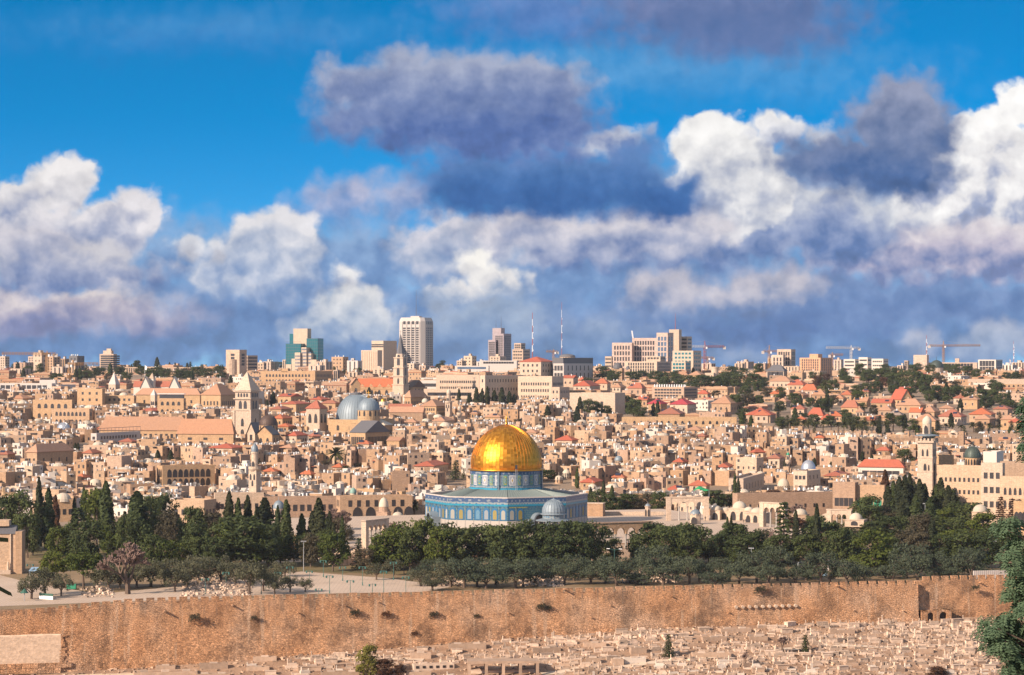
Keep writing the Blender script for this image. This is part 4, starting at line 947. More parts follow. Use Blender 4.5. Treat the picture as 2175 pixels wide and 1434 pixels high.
        block('apartment_block', f'{look} {["","two","three","three","four"][fl] if fl>1 else ""}-row flats', 'apartment block', a, c, t, D, rz, rr.uniform(.55,.75), {'slatey':'slate','grey':'concrete'}.get(mt, mt), win=(n, fl*2, 1.4, 1.3), group='blocks of flats along the ridge', auto=True, extra=ex)
    block('apartment_block', 'long low brown block of flats on the left ridge among trees', 'apartment block', 256, 412, 780, 2150, -10, .97, 'old', win=(26,3,1.2,1.2))
    block('office_block', 'modern low grey building with two rows of dark window bays', 'office block', -10, 118, 814, 1700, -12, .97, 'concrete', win=(9,2,3.2,2.6,.5,.8), sidewin=False, mark='the low grey window-bay building')
    block('office_block', 'blank grey wing at the right end of the window-bay building', 'office block', 116, 156, 817, 1705, -25, .35, 'concrete')
    block('office_block', 'plain grey rooftop block on the window-bay building', 'office block', 84, 121, 807, 1712, -12, .95, 'concrete')
    # cranes
    crane(1497, 724, 2300, 1408, 1540, 737, 'red and white tower crane beside the cream lift tower', 'mastred', 'cranewhite')
    crane(1634, 733, 2350, 1620, 1690, 747, 'orange tower crane left of the beige stepped block')
    crane(1808, 733, 2500, 1752, 1826, 740, 'grey tower crane above the white flats on the ridge', 'cranewhite')
    crane(1768, 748, 2480, 1762, 1792, 755, 'small orange crane just behind the orange slab block')
    crane(2004, 724, 2550, 1972, 2088, 735, 'orange tower crane with a long level jib over the museum roof')
    crane(1176, 742, 2450, 1160, 1184, 748, 'small orange crane left of the flat dark dome')
    crane(100, 745, 2000, 10, 118, 753, 'yellow tower crane among the flats at the left edge')
    crane(147, 770, 1900, 143, 206, 775, 'yellow tower crane with its jib towards the lone balconied block')
    crane(1503, 757, 2500, 1488, 1516, 761, 'small yellow crane partly behind the red and white crane')
    crane(16, 782, 2000, 10, 22, 786, 'short red crane mast before the flats at the left edge', 'mastred')
M['mauve'] = stone('mauve_cladding', [(.33,.27,.28),(.35,.29,.29)], blocks=1.5, stain=.2, bump=0)
M['pink'] = stone('pink_stone', [(.50,.37,.30),(.48,.36,.30)], blocks=1.5, stain=.2, bump=0)
M['orange'] = stone('orange_stone', [(.56,.31,.18),(.56,.31,.18)], blocks=1.5, stain=.15, bump=0)
skyline()
# ------------------------------------------------------------------ landmarks of the old city
def blk(name, label, cat, px0, px1, ytop, ybase, rzd=-26, fr=.7, mat='old', D=None, off=5, **kw):
    D = D or solveD((px0+px1)/2, ybase+off)
    KEEP.append((px0-1, px1+1, ybase, D))
    return block(name, label, cat, px0, px1, ytop, D, rzd, fr, mat, **kw)
def towerD(pc, ybase, px0, px1, off=5): D = solveD(pc, ybase+off); KEEP.append((px0, px1, ybase, D)); return D
def cross(b, x, y, z, s=1.0): b.tube((x,y,z),(x,y,z+1.9*s),.09*s,.09*s,4); b.tube((x-.6*s,y,z+1.2*s),(x+.6*s,y,z+1.2*s),.09*s,.09*s,4)
def town():
    # pale square bell tower with a pyramid roof
    D = towerD(525, 930, 500, 552); x = X(525, D); z = G(x, D); m = mpp(D); H = lambda py: Z(py, D)-z
    r = thing('bell_tower', 'tall pale square bell tower under a white pyramid spire', 'church tower', (x, D, z), radians(-24), mark='the pale pyramid-topped bell tower')
    w = 10.0
    b = MB(); b.box(-w/2,w/2,-w/2,w/2,-4,H(870)); b.box(-w*.46,w*.46,-w*.46,w*.46,H(870),H(830)); sh = b.build('shaft', M['pale'], r)
    b = MB()
    for zz in (H(872),H(832),H(848)): b.box(-w*.54,w*.54,-w*.54,w*.54,zz,zz+.6,0,True)
    for s in (-1,1):
        for q in (-1,1): b.box(s*w*.5-.5,s*w*.5+.5,q*w*.5-.5,q*w*.5+.5,-4,H(872))
    b.build('cornices', M['pale'], r)
    b = MB(); b.pyramid(-w*.52,w*.52,-w*.52,w*.52,H(829),H(789)); b.build('spire', M['pale'], r)
    for a, n in ((0,0),(pi/2,1)):
        wl = [(-1.5,H(868),1.9,4.3),(1.5,H(868),1.9,4.3),(-2.6,H(843),1.0,2.1),(-.9,H(843),1.0,2.1),(.9,H(843),1.0,2.1),(2.6,H(843),1.0,2.1),(0,H(905),1.6,4.2),(0,H(925),2.0,3.5)]
        for (u, zz, ww, hh) in wl: link('belfry_opening', UM['arch'], r, (u, -w*(.46 if zz > H(870) else .5), zz) if n == 0 else (w*(.46 if zz > H(870) else .5), u, zz), a, (ww, .3, hh))
    blk('church', 'low church nave under a dark grey roof below the pyramid-topped tower', 'church', 527, 566, 917, 945, -24, .45, 'pale', D=D-12, roof='gabley', rh=5, rmat='slate', win=(1,1,1.5,3))
    # dark slender spire church
    D = towerD(851, 838, 836, 866); x = X(851, D); z = G(x, D); H = lambda py: Z(py, D)-z; m = mpp(D)
    r = thing('church_tower', 'slender three-stage church tower under a dark needle spire', 'church tower', (x, D, z), radians(-24), mark='the needle-spired church tower')
    b = MB()
    for hw, za, zb in ((4.3,-4,H(818)),(3.9,H(818),H(780)),(3.5,H(780),H(760))): b.box(-hw,hw,-hw,hw,za,zb)
    b.lathe([(3.6,H(760)),(3.4,H(752)),(2.6,H(750))],8); b.build('shaft', M['pale'], r)
    b = MB()
    for hw, zz in ((4.7,H(818)),(4.3,H(782)),(3.9,H(761)),(4.5,H(800))): b.box(-hw,hw,-hw,hw,zz,zz+.7,0,True)
    b.build('cornices', M['pale'], r)
    b = MB(); b.lathe([(3.3,H(752)),(2.2,H(738)),(1.2,H(722)),(.1,H(709))],8); cross(b,0,0,H(709),1.3); b.build('spire', M['slate'], r)
    for a, n in ((0,0),(pi/2,1)):
        for (zz, hw, ww, hh) in ((H(797),3.9,2.2,6),(H(776),3.5,2.2,6),(H(815),3.9,1.4,4)): link('belfry_opening', UM['arch'], r, (0,-hw,zz) if n == 0 else (hw,0,zz), a, (ww,.3,hh))
        link('clock', UM['arch'], r, (0,-3.5,H(759)) if n == 0 else (3.5,0,H(759)), a, (1.6,.3,1.8))
    def gables(r, w, d, h):
        b = MB()
        for i in range(4):
            u = -w/2+w*(i+.5)/4; q = w/4; b.quad([(u-q/2,-d/2-.3,h-1.5),(u+q/2,-d/2-.3,h-1.5),(u,-d/2-.3,h+2.2)]); b.quad([(u-q/2,-d/2-.3,h-1.5),(u,-d/2-.3,h+2.2),(u,d*.1,h+2.2)]); b.quad([(u,-d/2-.3,h+2.2),(u+q/2,-d/2-.3,h-1.5),(u,d*.1,h+2.2)])
        b.build('gablets', M['ochre'], r)
    blk('church', 'church nave with four gablets and a red tile roof left of the needle spire', 'church', 760, 838, 822, 838, -14, .97, 'ochre', D=D+12, roof='gablex', rh=6, rmat='red', win=(4,1,2.2,4,1,2), style='arch', extra=gables)
    blk('church', 'church transept with a dark brown roof right of the needle spire', 'church', 862, 902, 822, 836, -24, .4, 'ochre', D=D+14, roof='gablex', rh=5, rmat='brown', win=(1,1,3,4), style='arch')
    blk('church', 'small tan gabled church front at the left end of the red nave', 'church', 742, 766, 815, 838, 15, .8, 'ochre', D=D-4, roof='gabley', rh=4, rmat='tan', win=(1,1,2,4), style='arch')
    # great twin grey domes
    D = towerD(768, 925, 712, 812); 
    def domechurch(pc, ptop, pbase, hw, ybody, Dd, label, drumrow=None, mark=None, rib=28, pointy=1.0, mat='bluegrey'):
        x = X(pc, Dd); z = G(x, Dd); m = mpp(Dd); H = lambda py: Z(py, Dd)-z; R = hw*m
        t = thing('domed_church', label, 'church dome', (x, Dd, z), radians(-20), mark=mark)
        b = MB(); zb = H(drumrow or pbase); b.lathe([(R*1.0,zb-.1),(R*1.0,H(pbase))],24)
        b.lathe([(R*1.0,-3),(R*1.0,zb)],24); b.build('drum', M['ochre'] if mat != 'silver' else M['old'], t)
        b = MB(); h = H(ptop)-H(pbase); b.lathe([(R*1.03,H(pbase)-.3),(R*1.03,H(pbase))],28); pr = [(R*cos(pi/2*k/9)**(1/pointy), H(pbase)+h*sin(pi/2*k/9)) for k in range(10)]; pr[-1] = (.05, pr[-1][1]); b.lathe(pr, 36)
        dm = b.build('dome', M[mat], t, True)
        b = MB()
        for i in range(rib):
            a = 2*pi*i/rib
            for (r0,z0),(r1,z1) in zip(pr[:-1], pr[1:]): b.tube((r0*1.003*cos(a),r0*1.003*sin(a),z0),(r1*1.003*cos(a),r1*1.003*sin(a),z1),R*.009,R*.009,3)
        b.build('ribs', M[mat], dm)
        if drumrow:
            n = 12
            for i in range(n): a = 2*pi*i/n; link('window', UM['arch'], t, (R*cos(a), R*sin(a), zb+.25*(H(pbase)-zb)), a+pi/2, (R*.16, .25, (H(pbase)-zb)*.65))
        return t, H, R, dm
    t, H, R, dm = domechurch(757, 836, 889, 43, 925, D+26, 'broad ribbed grey-blue dome, larger and lower of the twin church domes', None, 'the twin grey domes', 40)
    b = MB(); b.lathe([(R*.3,H(836)-1.2),(R*.3,H(836)+.3),(.1,H(836)+.8)],14); cross(b,0,0,H(836)+.5,1.4); b.build('lantern', M['slate'], dm)
    t, H, R, dm = domechurch(783, 845, 870, 23.5, 925, D, 'smaller grey dome on a windowed drum, right of the broad grey dome', 888, None, 24)
    b = MB(); b.lathe([(R*.1,H(845)-.3),(R*.16,H(845)+.6),(.1,H(845)+1.4)],10); cross(b,0,0,H(845)+.8,1.6); b.build('finial', M['goldrib'], dm)
    blk('church', 'tan stone body of the church beneath the twin grey domes', 'church', 708, 826, 890, 927, -20, .8, 'ochre', D=D+22, win=(3,1,1.5,3), style='arch', depth=30)
    blk('church', 'round-fronted apse block below the smaller grey dome', 'church', 745, 800, 900, 925, -20, .9, 'ochre', D=D-24, win=(4,1,1.4,2.6), style='arch', depth=8)
    def belf(r, w, d, h):
        for u in (-w*.22, w*.22): link('belfry_opening', UM['arch'], r, (u,-d/2,h-8), 0, (w*.22,.4,5)); link('belfry_opening', UM['arch'], r, (w/2,u,h-8), pi/2, (w*.2,.4,5))
        cube(r, 'buttress', 'ochre', -w*.45, -d/2-.6, -3, 1.6, 1.4, h-7)
    blk('bell_tower', 'stout stone belfry with an orange tile cap left of the twin domes', 'church tower', 651, 694, 867, 918, -26, .68, 'pale', roof='hip', rh=4.5, rmat='red', extra=belf, mark='the orange-capped belfry')
    # brown domed church
    D = towerD(570, 940, 548, 592)
    t, H, R, dm = domechurch(570, 881, 902, 19.5, 940, D, 'church dome of dark brown metal on a pale windowed drum', 918, 'the dark brown dome', 24, 1.0, 'brown')
    b = MB(); cross(b,0,0,H(881),1.2); b.build('cross', M['slate'], dm)
    blk('church', 'gabled tan church body in front of the dark brown dome', 'church', 545, 592, 921, 942, -22, .75, 'ochre', D=D-14, roof='gabley', rh=4, rmat='slate', win=(2,1,1.5,3), style='arch')
    blk('church', 'church with a flat-pitched dark grey roof and a pale gabled end', 'church', 745, 826, 918, 946, -32, .42, 'ochre', roof='gablex', rh=6, rmat='slate', win=(7,1,.9,4), style='rect', mark='the dark-roofed gabled church')
    blk('church', 'small rounded chapel of tan stone above the dark-roofed church', 'chapel', 786, 832, 902, 925, -20, .7, 'ochre', roof='hip', rh=3, rmat='limedome', win=(3,1,1.5,2), style='arch')
    # gold onion chapel right of the twin domes
    D = towerD(814, 868, 803, 826); x = X(814, D); z = G(x, D); H = lambda py: Z(py, D)-z
    t = thing('chapel', 'small white chapel tower with a tiny gilded cap right of the twin domes', 'chapel', (x, D, z)); b = MB(); b.lathe([(2.6,-3),(2.6,H(853))],10); b.build('drum', M['white'], t); b = MB(); b.dome(1.8,2.2,12,4,0,0,H(853)); b.build('cap', M['goldrib'], t, True)
    # minarets
    def minaret(px, ytop, yb, hw, label, style, Dd=None, mark=None, capmat='bluegrey'):
        Dd = Dd or solveD(px, yb+5); KEEP.append((px-hw-2, px+hw+2, yb, Dd)); x = X(px, Dd); z = G(x, Dd); m = mpp(Dd); H = lambda py: Z(py, Dd)-z; w = hw*m
        t = thing('minaret', label, 'minaret', (x, Dd, z), radians(-25), mark=mark); T = ytop; Lh = yb-ytop
        if style == 'square':
            y1 = T+Lh*.33; b = MB(); b.box(-w*.8,w*.8,-w*.8,w*.8,-5,H(y1)); b.build('shaft', M['pale'], t)
            b = MB(); b.box(-w*.98,w*.98,-w*.98,w*.98,H(y1)-.7,H(y1),0,True)
            for k in range(5):
                for q in (-1,1): b.rbox(-w*.8+k*w*.4,q*w*.95,H(y1),w*.2,.3,.9); b.rbox(q*w*.95,-w*.8+k*w*.4,H(y1),.3,w*.2,.9)
            b.box(-w*.84,w*.84,-w*.84,w*.84,H(T+Lh*.55),H(T+Lh*.55)+.6,0,True); b.box(-w*.84,w*.84,-w*.84,w*.84,H(T+Lh*.72),H(T+Lh*.72)+.6,0,True); b.build('balcony', M['pale'], t)
            b = MB(); b.lathe([(w*.5,H(y1)-.2),(w*.5,H(T+Lh*.12))],10); b.build('upper_drum', M['pale'], t)
            b = MB(); yy = T+Lh*.27; b.lathe([(w*1.3,H(yy)),(w*1.3,H(yy)+.25),(w*.5,H(yy)+.7)],18); b.lathe([(w*.5,H(yy)),(w*1.3,H(yy))],18); b.build('awning', M['bluegrey'], t)
            b = MB(); pr = [(w*.46,H(T+Lh*.13)),(w*.52,H(T+Lh*.1)),(w*.46,H(T+Lh*.06)),(w*.2,H(T+Lh*.03)),(.1,H(T+Lh*.02)),(.08,H(T))]; b.lathe(pr,12); b.build('dome', M['limedome'], t, True)
            for a in range(2):
                for zz, u, ww, hh in ((H(T+Lh*.52),-.25,.2,2.6),(H(T+Lh*.52),.25,.2,2.6),(H(T+Lh*.7),0,.3,2.6),(H(T+Lh*.7),.4,.15,2.2)): link('window', UM['arch'], t, (u*w,-w*.8,zz) if a == 0 else (w*.8,u*w,zz), a*pi/2, (ww*w,.3,hh))
            link('window', UM['arch'], t, (0,-w*.5,H(T+Lh*.24)), 0, (w*.35,.4,3))
        else:
            b = MB(); b.box(-w*.62,w*.62,-w*.62,w*.62,-5,H(T+Lh*.52)) if style == 'mixed' else b.lathe([(w*.55,-5),(w*.5,H(T+Lh*.5))],12); b.build('shaft', M['pale'], t)
            b = MB(); yb2 = T+Lh*.5; b.lathe([(w*.5,H(yb2)-1.5),(w*.9,H(yb2)),(w*.9,H(yb2)+1.0),(w*.82,H(yb2)+1.0),(w*.82,H(yb2)+.1),(.1,H(yb2)+.1)],14); b.build('balcony', M['pale'], t)
            b = MB(); b.lathe([(w*.48,H(yb2)),(w*.46,H(T+Lh*.16))],12); b.lathe([(w*.56,H(T+Lh*.2)),(w*.56,H(T+Lh*.17))],12); b.build('upper_drum', M['pale'], t)
            b = MB(); b.lathe([(w*.48,H(T+Lh*.165)),(w*.5,H(T+Lh*.12)),(w*.38,H(T+Lh*.06)),(w*.1,H(T+Lh*.02)),(.06,H(T))],12); b.build('dome', M[capmat], t, True)
            for q, zz in ((-.3,T+Lh*.7),(.3,T+Lh*.7),(0,T+Lh*.82)): link('window', UM['arch'], t, (q*w,-w*.62 if style == 'mixed' else -w*.55,H(zz)), 0, (w*.25,.3,2.2))
            link('doorway', UM['arch'], t, (0,-w*.46,H(T+Lh*.47)), 0, (w*.35,.4,2.4))
        return t
    minaret(541, 941, 1052, 15, 'stone minaret with a small grey dome above a round balcony', 'mixed', 905, 'the grey-capped minaret')
    minaret(1969, 880, 1050, 20, 'tall square stone minaret with a wide canopy and an onion dome', 'square', 880, 'the tall square minaret', 'limedome')
    minaret(953, 826, 884, 9, 'slim old minaret between the curved arcade and the ochre gable', 'mixed', None, None, 'limedome')
    minaret(976, 862, 898, 7, 'short round minaret right of the ochre gabled house', 'round', None, None, 'limedome')
    minaret(1674, 960, 1002, 7, 'slim round minaret with a bright green cap', 'round', None, 'the green-capped minaret', 'green')
    # white gabled church group
    blk('church', 'white church with twin gables and a long red tile roof', 'church', 283, 384, 822, 842, -12, .97, 'white', roof='gablex', rh=4, rmat='red', win=(5,1,1.5,2), mark='the white twin-gabled church')
    D = solveD(330, 847)
    for px in (311, 372): blk('gabled_church', f'white pointed gable front with an arched door, {"left" if px < 340 else "right"} of the pair', 'church', px-12, px+11, 822, 840, -12, .9, 'white', D=D-8, roof='gabley', rh=7, rmat='white', win=(1,1,2.5,4), style='arch')
    blk('church_tower', 'square white turret between the twin gables with a flag', 'church tower', 317, 330, 804, 838, -20, .75, 'white', D=D-4, roof='pyramid', rh=4, extra=lambda r,w,d,h: (lambda b: (b.tube((-w/2-4,0,h-2),(-w/2-4,0,h+9),.1), b.quad([(-w/2-4,0,h+9),(-w/2-2.4,0,h+8),(-w/2-2.8,0,h+5.5),(-w/2-4,0,h+6)]), b.build('flag', M['tank'], r)))(MB()))
    for a, c, t_, yb, lab in ((231,254,813,830,'squat tower with a white pyramid cap above the ochre school'),(320,334,836,866,'narrow campanile with a pointed cap before the long tiled hall')): blk('church_tower', lab, 'church tower', a, c, t_+4, yb, -25, .7, 'pale', roof='pyramid', rh=9 if a < 300 else 4, rmat='concrete', win=(2,1,1.2,2.5,.5,1), style='arch')
    # ---- ochre schools, tiled halls and the like
    A = dict
    items = [
     ('school','long ochre school front of arched windows with a raised centre','school',556,704,788,810,-20,.8,'ochre',A(win=(14,2,1.6,2.2,.5,1.5),style='arch',extra=lambda r,w,d,h: cube(r,'raised_centre','ochre',-w*.06,-d/2+2,h-1,w*.12,4,3))),
     ('school','square ochre school block left of the silver dome','school',163,224,826,866,-26,.95,'ochre',A(win=(3,3,1.5,1.6),sidewin=False)),
     ('school','lower ochre school wing behind the silver dome','school',222,290,840,864,-20,.97,'ochre',A(win=(5,2,1.5,1.5))),
     ('school','ochre two-storey house of arched double windows at the left','school',68,160,849,890,-20,.97,'ochre',A(win=(5,2,2.2,2.8),style='arch')),
     ('convent','tan convent wing of two arched window rows with a round window','convent',108,198,868,900,-20,.95,'old',A(win=(8,2,1.6,2.4),style='arch')),
     ('hall','long hall under a low tan tile roof beside the bell tower','hall',288,432,838,862,-12,.97,'ochre',A(roof='hip',rh=4,rmat='tan',win=(8,1,1.2,2))),
     ('hall','higher hall under a broad tan hip roof left of the bell tower','hall',430,500,838,868,-24,.62,'ochre',A(roof='hip',rh=7,rmat='tan',win=(5,1,1,2.5))),
     ('house','arcaded ochre house with a covered roof terrace','house',334,395,846,878,-15,.95,'ochre',A(win=(4,2,1.8,2.4),style='arch',extra=lambda r,w,d,h: (cube(r,'terrace_roof','tank',0,0,h+2.5,w*1.02,d*.8,.3), cube(r,'terrace_room','glass',0,.5,h-.9,w*.9,d*.6,3.2)))),
     ('hall','long tan-roofed hall behind the cypress in the left of the old city','hall',210,404,913,932,-10,.98,'ochre',A(roof='hip',rh=7,rmat='tan',win=(14,1,1.4,2.2))),
     ('hall','wide tan-roofed hall with three small slits left of the bell tower','hall',376,502,921,946,-15,.97,'ochre',A(roof='hip',rh=7.5,rmat='tan',win=(3,1,2.2,1.2,3,1))),
     ('house','mauve-grey terrace house with a railed roof','house',207,286,918,945,-22,.16,'concrete',A(win=(1,2,1.5,1.5),extra=lambda r,w,d,h: (lambda b: ([b.tube((w*.5,-d/2+d*i/12,h),(w*.5,-d/2+d*i/12,h+2.4),.08) for i in range(13)], b.tube((w*.5,-d/2,h+2.4),(w*.5,d/2,h+2.4),.12), b.build('roof_rail', M['slate'], r)))(MB()))),
     ('house','stone house with a tan hip roof and paired windows at the left','house',66,147,958,988,-28,.3,'old',A(roof='hip',rh=3.6,rmat='tan',win=(2,1,1,2),sidewin=4)),
     ('mansion','large ochre house with tall arched windows beside the cypresses','house',334,456,988,1032,24,.86,'ochre',A(win=(8,2,1.9,3.4,.8,1.2),style='arch',mark='the tall-windowed ochre house')),
     ('terrace','flat white-roofed curved arcade of many openings','arcade',900,1012,826,842,-10,.98,'pale',A(win=(16,1,2.4,2.2,1,1.4))),
     ('house','grey flat-roofed pavilion above the curved arcade','house',893,942,808,822,-20,.9,'concrete',A(win=(1,1,14,2.4))),
     ('house','square house under a tan hip roof below the needle spire','house',860,906,843,862,-28,.3,'ochre',A(roof='hip',rh=4.5,rmat='tan',win=(2,1,1,2))),
     ('chapel','chapel range with a flat crimson-red roof right of the twin domes','chapel',826,876,868,878,-10,.95,'pale',A(roof='gablex',rh=3,rmat='red')),
     ('hall','low hall with a pale tan roof before the crimson-roofed chapel','hall',828,902,876,890,-10,.95,'old',A(roof='gablex',rh=3.5,rmat='tan')),
     ('house','ochre house with a small round gable under a tan roof','house',894,950,862,880,-24,.6,'ochre',A(roof='hip',rh=4,rmat='tan',win=(6,2,.9,1.6))),
     ('hostel','long crenellated white hostel front with small windows','hostel',926,1022,796,828,-18,.97,'pale',A(win=(17,2,1.0,1.8,1,3),mark='the crenellated white hostel')),
     ('hostel','shaded mauve wing of the crenellated hostel behind the cypresses','hostel',1020,1112,797,850,-35,.12,'pale',A(win=(1,3,1,2),sidewin=12)),
     ('hostel','sunlit crenellated hostel wing with two window rows','hostel',1100,1197,799,848,-28,.74,'pale',A(win=(12,3,1.0,1.9,1,3))),
     ('hostel','lower hostel annexe with a crenellated parapet','hostel',1170,1210,822,852,-28,.45,'pale',A(win=(2,2,1,1.8))),
     ('hostel','upper hostel storey with a ribbon of blue windows','hostel',966,1040,777,790,-15,.97,'concrete',A(D=1990,win=(9,1,3,1.8,18,.6),style='blue')),
     ('hostel','white upper terraces with dark window slots over the hostel','hostel',1020,1100,766,782,-12,.97,'concrete',A(D=2020,win=(12,1,2,1.6,17,.6))),
     ('hostel','double-gabled hostel building with bright red roofs and balconies','hostel',1104,1176,768,798,-30,.62,'pale',A(D=1930,roof='hip',rh=4,rmat='red',win=(4,3,1.5,2),mark='the red-roofed hostel')),
     ('centre','broad pale stone building with a dark glazed band under its flat roof','institute',1174,1261,772,802,-24,.25,'concrete',A(D=1950,win=(3,2,2,4),sidewin=6,mark='the dark-banded building')),
     ('centre','oversailing roof and dark glazed attic of the pale stone building','institute',1172,1262,760,770,-24,.25,'slate',A(D=1955)),
     ('hall','blank white box building with one dark slot','hall',1210,1328,834,874,-24,.8,'pale',A(win=(2,1,1.8,6,4,5),sidewin=False,mark='the blank white box building')),
     ('apartment_block','dingy flats with balconies and rows of white tanks on top','apartment block',1384,1483,822,846,-28,.66,'old',A(win=(9,4,1.8,1.2),mark='the dingy flats with white tanks',extra=lambda r,w,d,h: [kitpart(r,'water_tank',-w/2+w*i/13,-d*.3,h-.8,0,1.4) for i in range(13)])),
     ('convent','long low cream convent wall of arched openings','convent',1320,1566,886,902,-6,.98,'ochre',A(win=(14,1,1.4,2),style='arch')),
     ('church','small gabled church with a round window and a red roof','church',1895,1934,846,858,20,.6,'ochre',A(roof='gabley',rh=6,rmat='red',win=(1,1,2.4,2.4),style='arch',mark='the small red-roofed gabled church')),
     ('church','round grey-domed church with twin turrets below the pink hotel','church',1298,1326,782,798,-20,.8,'old',A(D=1960,win=(2,1,1.5,3),style='arch',extra=lambda r,w,d,h: (lambda b: (b.dome(w*.45,5,14,5,0,0,h-.5), cross(b,0,0,h+4), b.build('dome', M['slate'], r)))(MB()))),
     ('house','tiny domed turret house beside the white hotel','house',1326,1341,784,796,-20,.8,'old',A(D=1955,extra=lambda r,w,d,h: (lambda b: (b.dome(w*.4,3,12,4,0,0,h-.5), b.build('dome', M['slate'], r)))(MB()))),
     ('house','low cream house with a long orange roof before the white hotel','house',1412,1462,797,806,-12,.95,'ochre',A(roof='hip',rh=3,rmat='tan',win=(8,1,1.2,1.6))),
     ('tower','round cream turret building behind the dark pines','house',1496,1526,792,802,-20,.6,'pale',A(win=(3,1,1,2),extra=lambda r,w,d,h: (lambda b: (b.lathe([(3,-2),(3,h+4),(3.4,h+4),(3.4,h+5),(.1,h+5)],14,w*.4,0), b.build('round_turret', M['pale'], r)))(MB()))),
     # inner right
     ('house','cream house of three window pairs over a long shaded wall','house',1536,1636,1010,1042,-15,.3,'pale',A(win=(2,1,1.2,2.4),sidewin=6,mark='the cream three-pair house')),
     ('house','blocky cream house with barred windows beside the green minaret','house',1682,1746,998,1042,-28,.42,'pale',A(win=(3,2,1.2,1.6),sidewin=3,mark='the blocky cream house')),
     ('villa','villa with white porches under several bright red hip roofs','villa',1824,1922,991,1014,-20,.92,'white',A(roof='hip',rh=3.2,rmat='red',win=(5,1,3.2,2.6),mark='the red-roofed villa')),
     ('house','stone house with tall green shutters above the garden','house',1816,1880,1030,1070,-18,.95,'old',A(D=893,win=(6,1,1.2,3,1.5,2.5),style='rect_green')),
     ('house','plain stone house with grey shuttered windows above the garden','house',1768,1824,1024,1072,-22,.8,'old',A(D=895,win=(4,1,1.6,3),style='rect')),
     ('monastery','great blank ochre monastery wall at the right','monastery',1992,2090,988,1070,-28,.97,'ochrelit',A(D=875,win=(9,3,.8,1.5,5,3),mark='the great monastery wall')),
     ('monastery','projecting monastery bay with small windows','monastery',2086,2132,983,1080,-28,.9,'pale',A(D=868,win=(3,3,1.4,2.2,5,2))),
     ('monastery','monastery range with a row of tall arched windows at the right edge','monastery',2128,2200,1012,1110,-28,.95,'ochrelit',A(D=858,win=(6,2,1.0,2.6,6,3),style='arch')),
     ('monastery','tan upper monastery storey with two domelets at the right edge','monastery',2126,2190,980,1014,-20,.95,'old',A(D=880,win=(3,1,2,3.6,8,1),style='arch')),
     ('monastery','mauve lower annexe with orange arches at the right edge','monastery',2146,2200,1062,1120,-20,.5,'ochre',A(D=820,win=(3,1,2,5),style='arch')),
     ('house','plain ochre house between the square minaret and the black dome','house',1990,2024,966,990,-22,.95,'ochre',A(D=890,win=(5,1,1,2))),
     ('house','white house with glazed bay right of the black dome','house',2084,2136,958,984,-25,.5,'white',A(D=900,win=(3,1,1.2,2.4))),
     # western range of the esplanade
     ('portico','long two-storey stone range with great arches beside the esplanade','portico',718,872,1052,1112,14,.98,'old',A(D=895,win=(7,1,1.4,2.4,7,1.2),depth=8,mark='the great arched range',extra=lambda r,w,d,h: [link('archway',UM['arch'],r,(u*w,-d/2,.1),0,(3.6,.3,5.2)) for u in (-.26,-.08,.12,.30,.45)])),
     ('portico','set-back stone range with square windows and a green shutter','portico',560,722,1054,1078,10,.98,'old',A(D=905,win=(9,1,1.6,2.4))),
     ('boundary_wall','long shaded stone wall with a few small windows below the cream houses','wall',1556,1776,1046,1080,16,.98,'old',A(D=908,win=(9,1,.8,1.4),depth=5)),
     ('boundary_wall','low stone wall with arched windows behind the grove right of the golden dome','wall',1255,1425,1068,1088,10,.98,'old',A(D=930,win=(12,1,1,1.8),depth=5)),
     ('house','pinkish stone building behind bare branches by the esplanade','house',455,560,1046,1075,12,.97,'old',A(D=903,win=(6,1,1.2,2))),
     ('house','stone building with a flat roof behind the left cypresses','house',362,458,1060,1100,-20,.8,'old',A(D=880,win=(4,1,1.4,2))),
     ('house','stone building with arched door between the left pines','house',70,140,1040,1090,-20,.85,'old',A(D=900,win=(4,2,1.2,1.8))),
     ('house','cream walled courtyard house with a shallow white dome','house',108,160,1060,1100,20,.8,'ochre',A(D=880,win=(3,1,1.2,2),extra=lambda r,w,d,h: (lambda b: (b.dome(w*.42,3.2,16,5,0,0,h-.9), b.build('dome', M['limedome'], r)))(MB()))),
    ]
    for it in items:
        name, lab, cat, a, c, yt, yb, rz, fr, mat, kw = it
        blk(name, lab, cat, a, c, yt, yb, rz, fr, mat, **kw)
    # black domed church at right, silver domes, cupolas
    def cupola(px, ytop, yb, hw, ywall, D, label, mat, dm=1.0, mark=None, drum='pale', wn=8):
        x = X(px, D); z = G(x, D); m = mpp(D); H = lambda py: Z(py, D)-z; R = hw*m; KEEP.append((px-hw, px+hw, ywall, D))
        t = thing('domed_building', label, 'dome', (x, D, z), 0, mark=mark)
        b = MB(); b.lathe([(R*.97,-3),(R*.97,H(yb))],16); b.build('drum', M[drum], t)
        for i in range(wn): a = -pi/2 + (i-wn/2+.5)*2*pi/(2*wn); link('window', UM['arch'], t, (R*.97*cos(a),R*.97*sin(a),max(.5, H(yb)-3.2)), a+pi/2, (R*.16,.3,2.4))
        b = MB(); h = H(ytop)-H(yb); b.lathe([(R*1.04,H(yb)-.3),(R*1.04,H(yb))],20); b.dome(R,h,20,7,0,0,H(yb)); b.tube((0,0,H(ytop)-.2),(0,0,H(ytop)+1.6),.1,.05); b.build('dome', M[mat], t, True)
        if wn > 8:
            b = MB()
            for i in range(20):
                a = 2*pi*i/20
                for k in range(6): a0, a1 = pi/2*k/7, pi/2*(k+1)/7; b.tube((R*cos(a0)*cos(a)*1.003,R*cos(a0)*sin(a)*1.003,H(yb)+h*sin(a0)),(R*cos(a1)*cos(a)*1.003,R*cos(a1)*sin(a)*1.003,H(yb)+h*sin(a1)),R*.02,R*.02,3)
            b.build('ribs', M[mat], t)
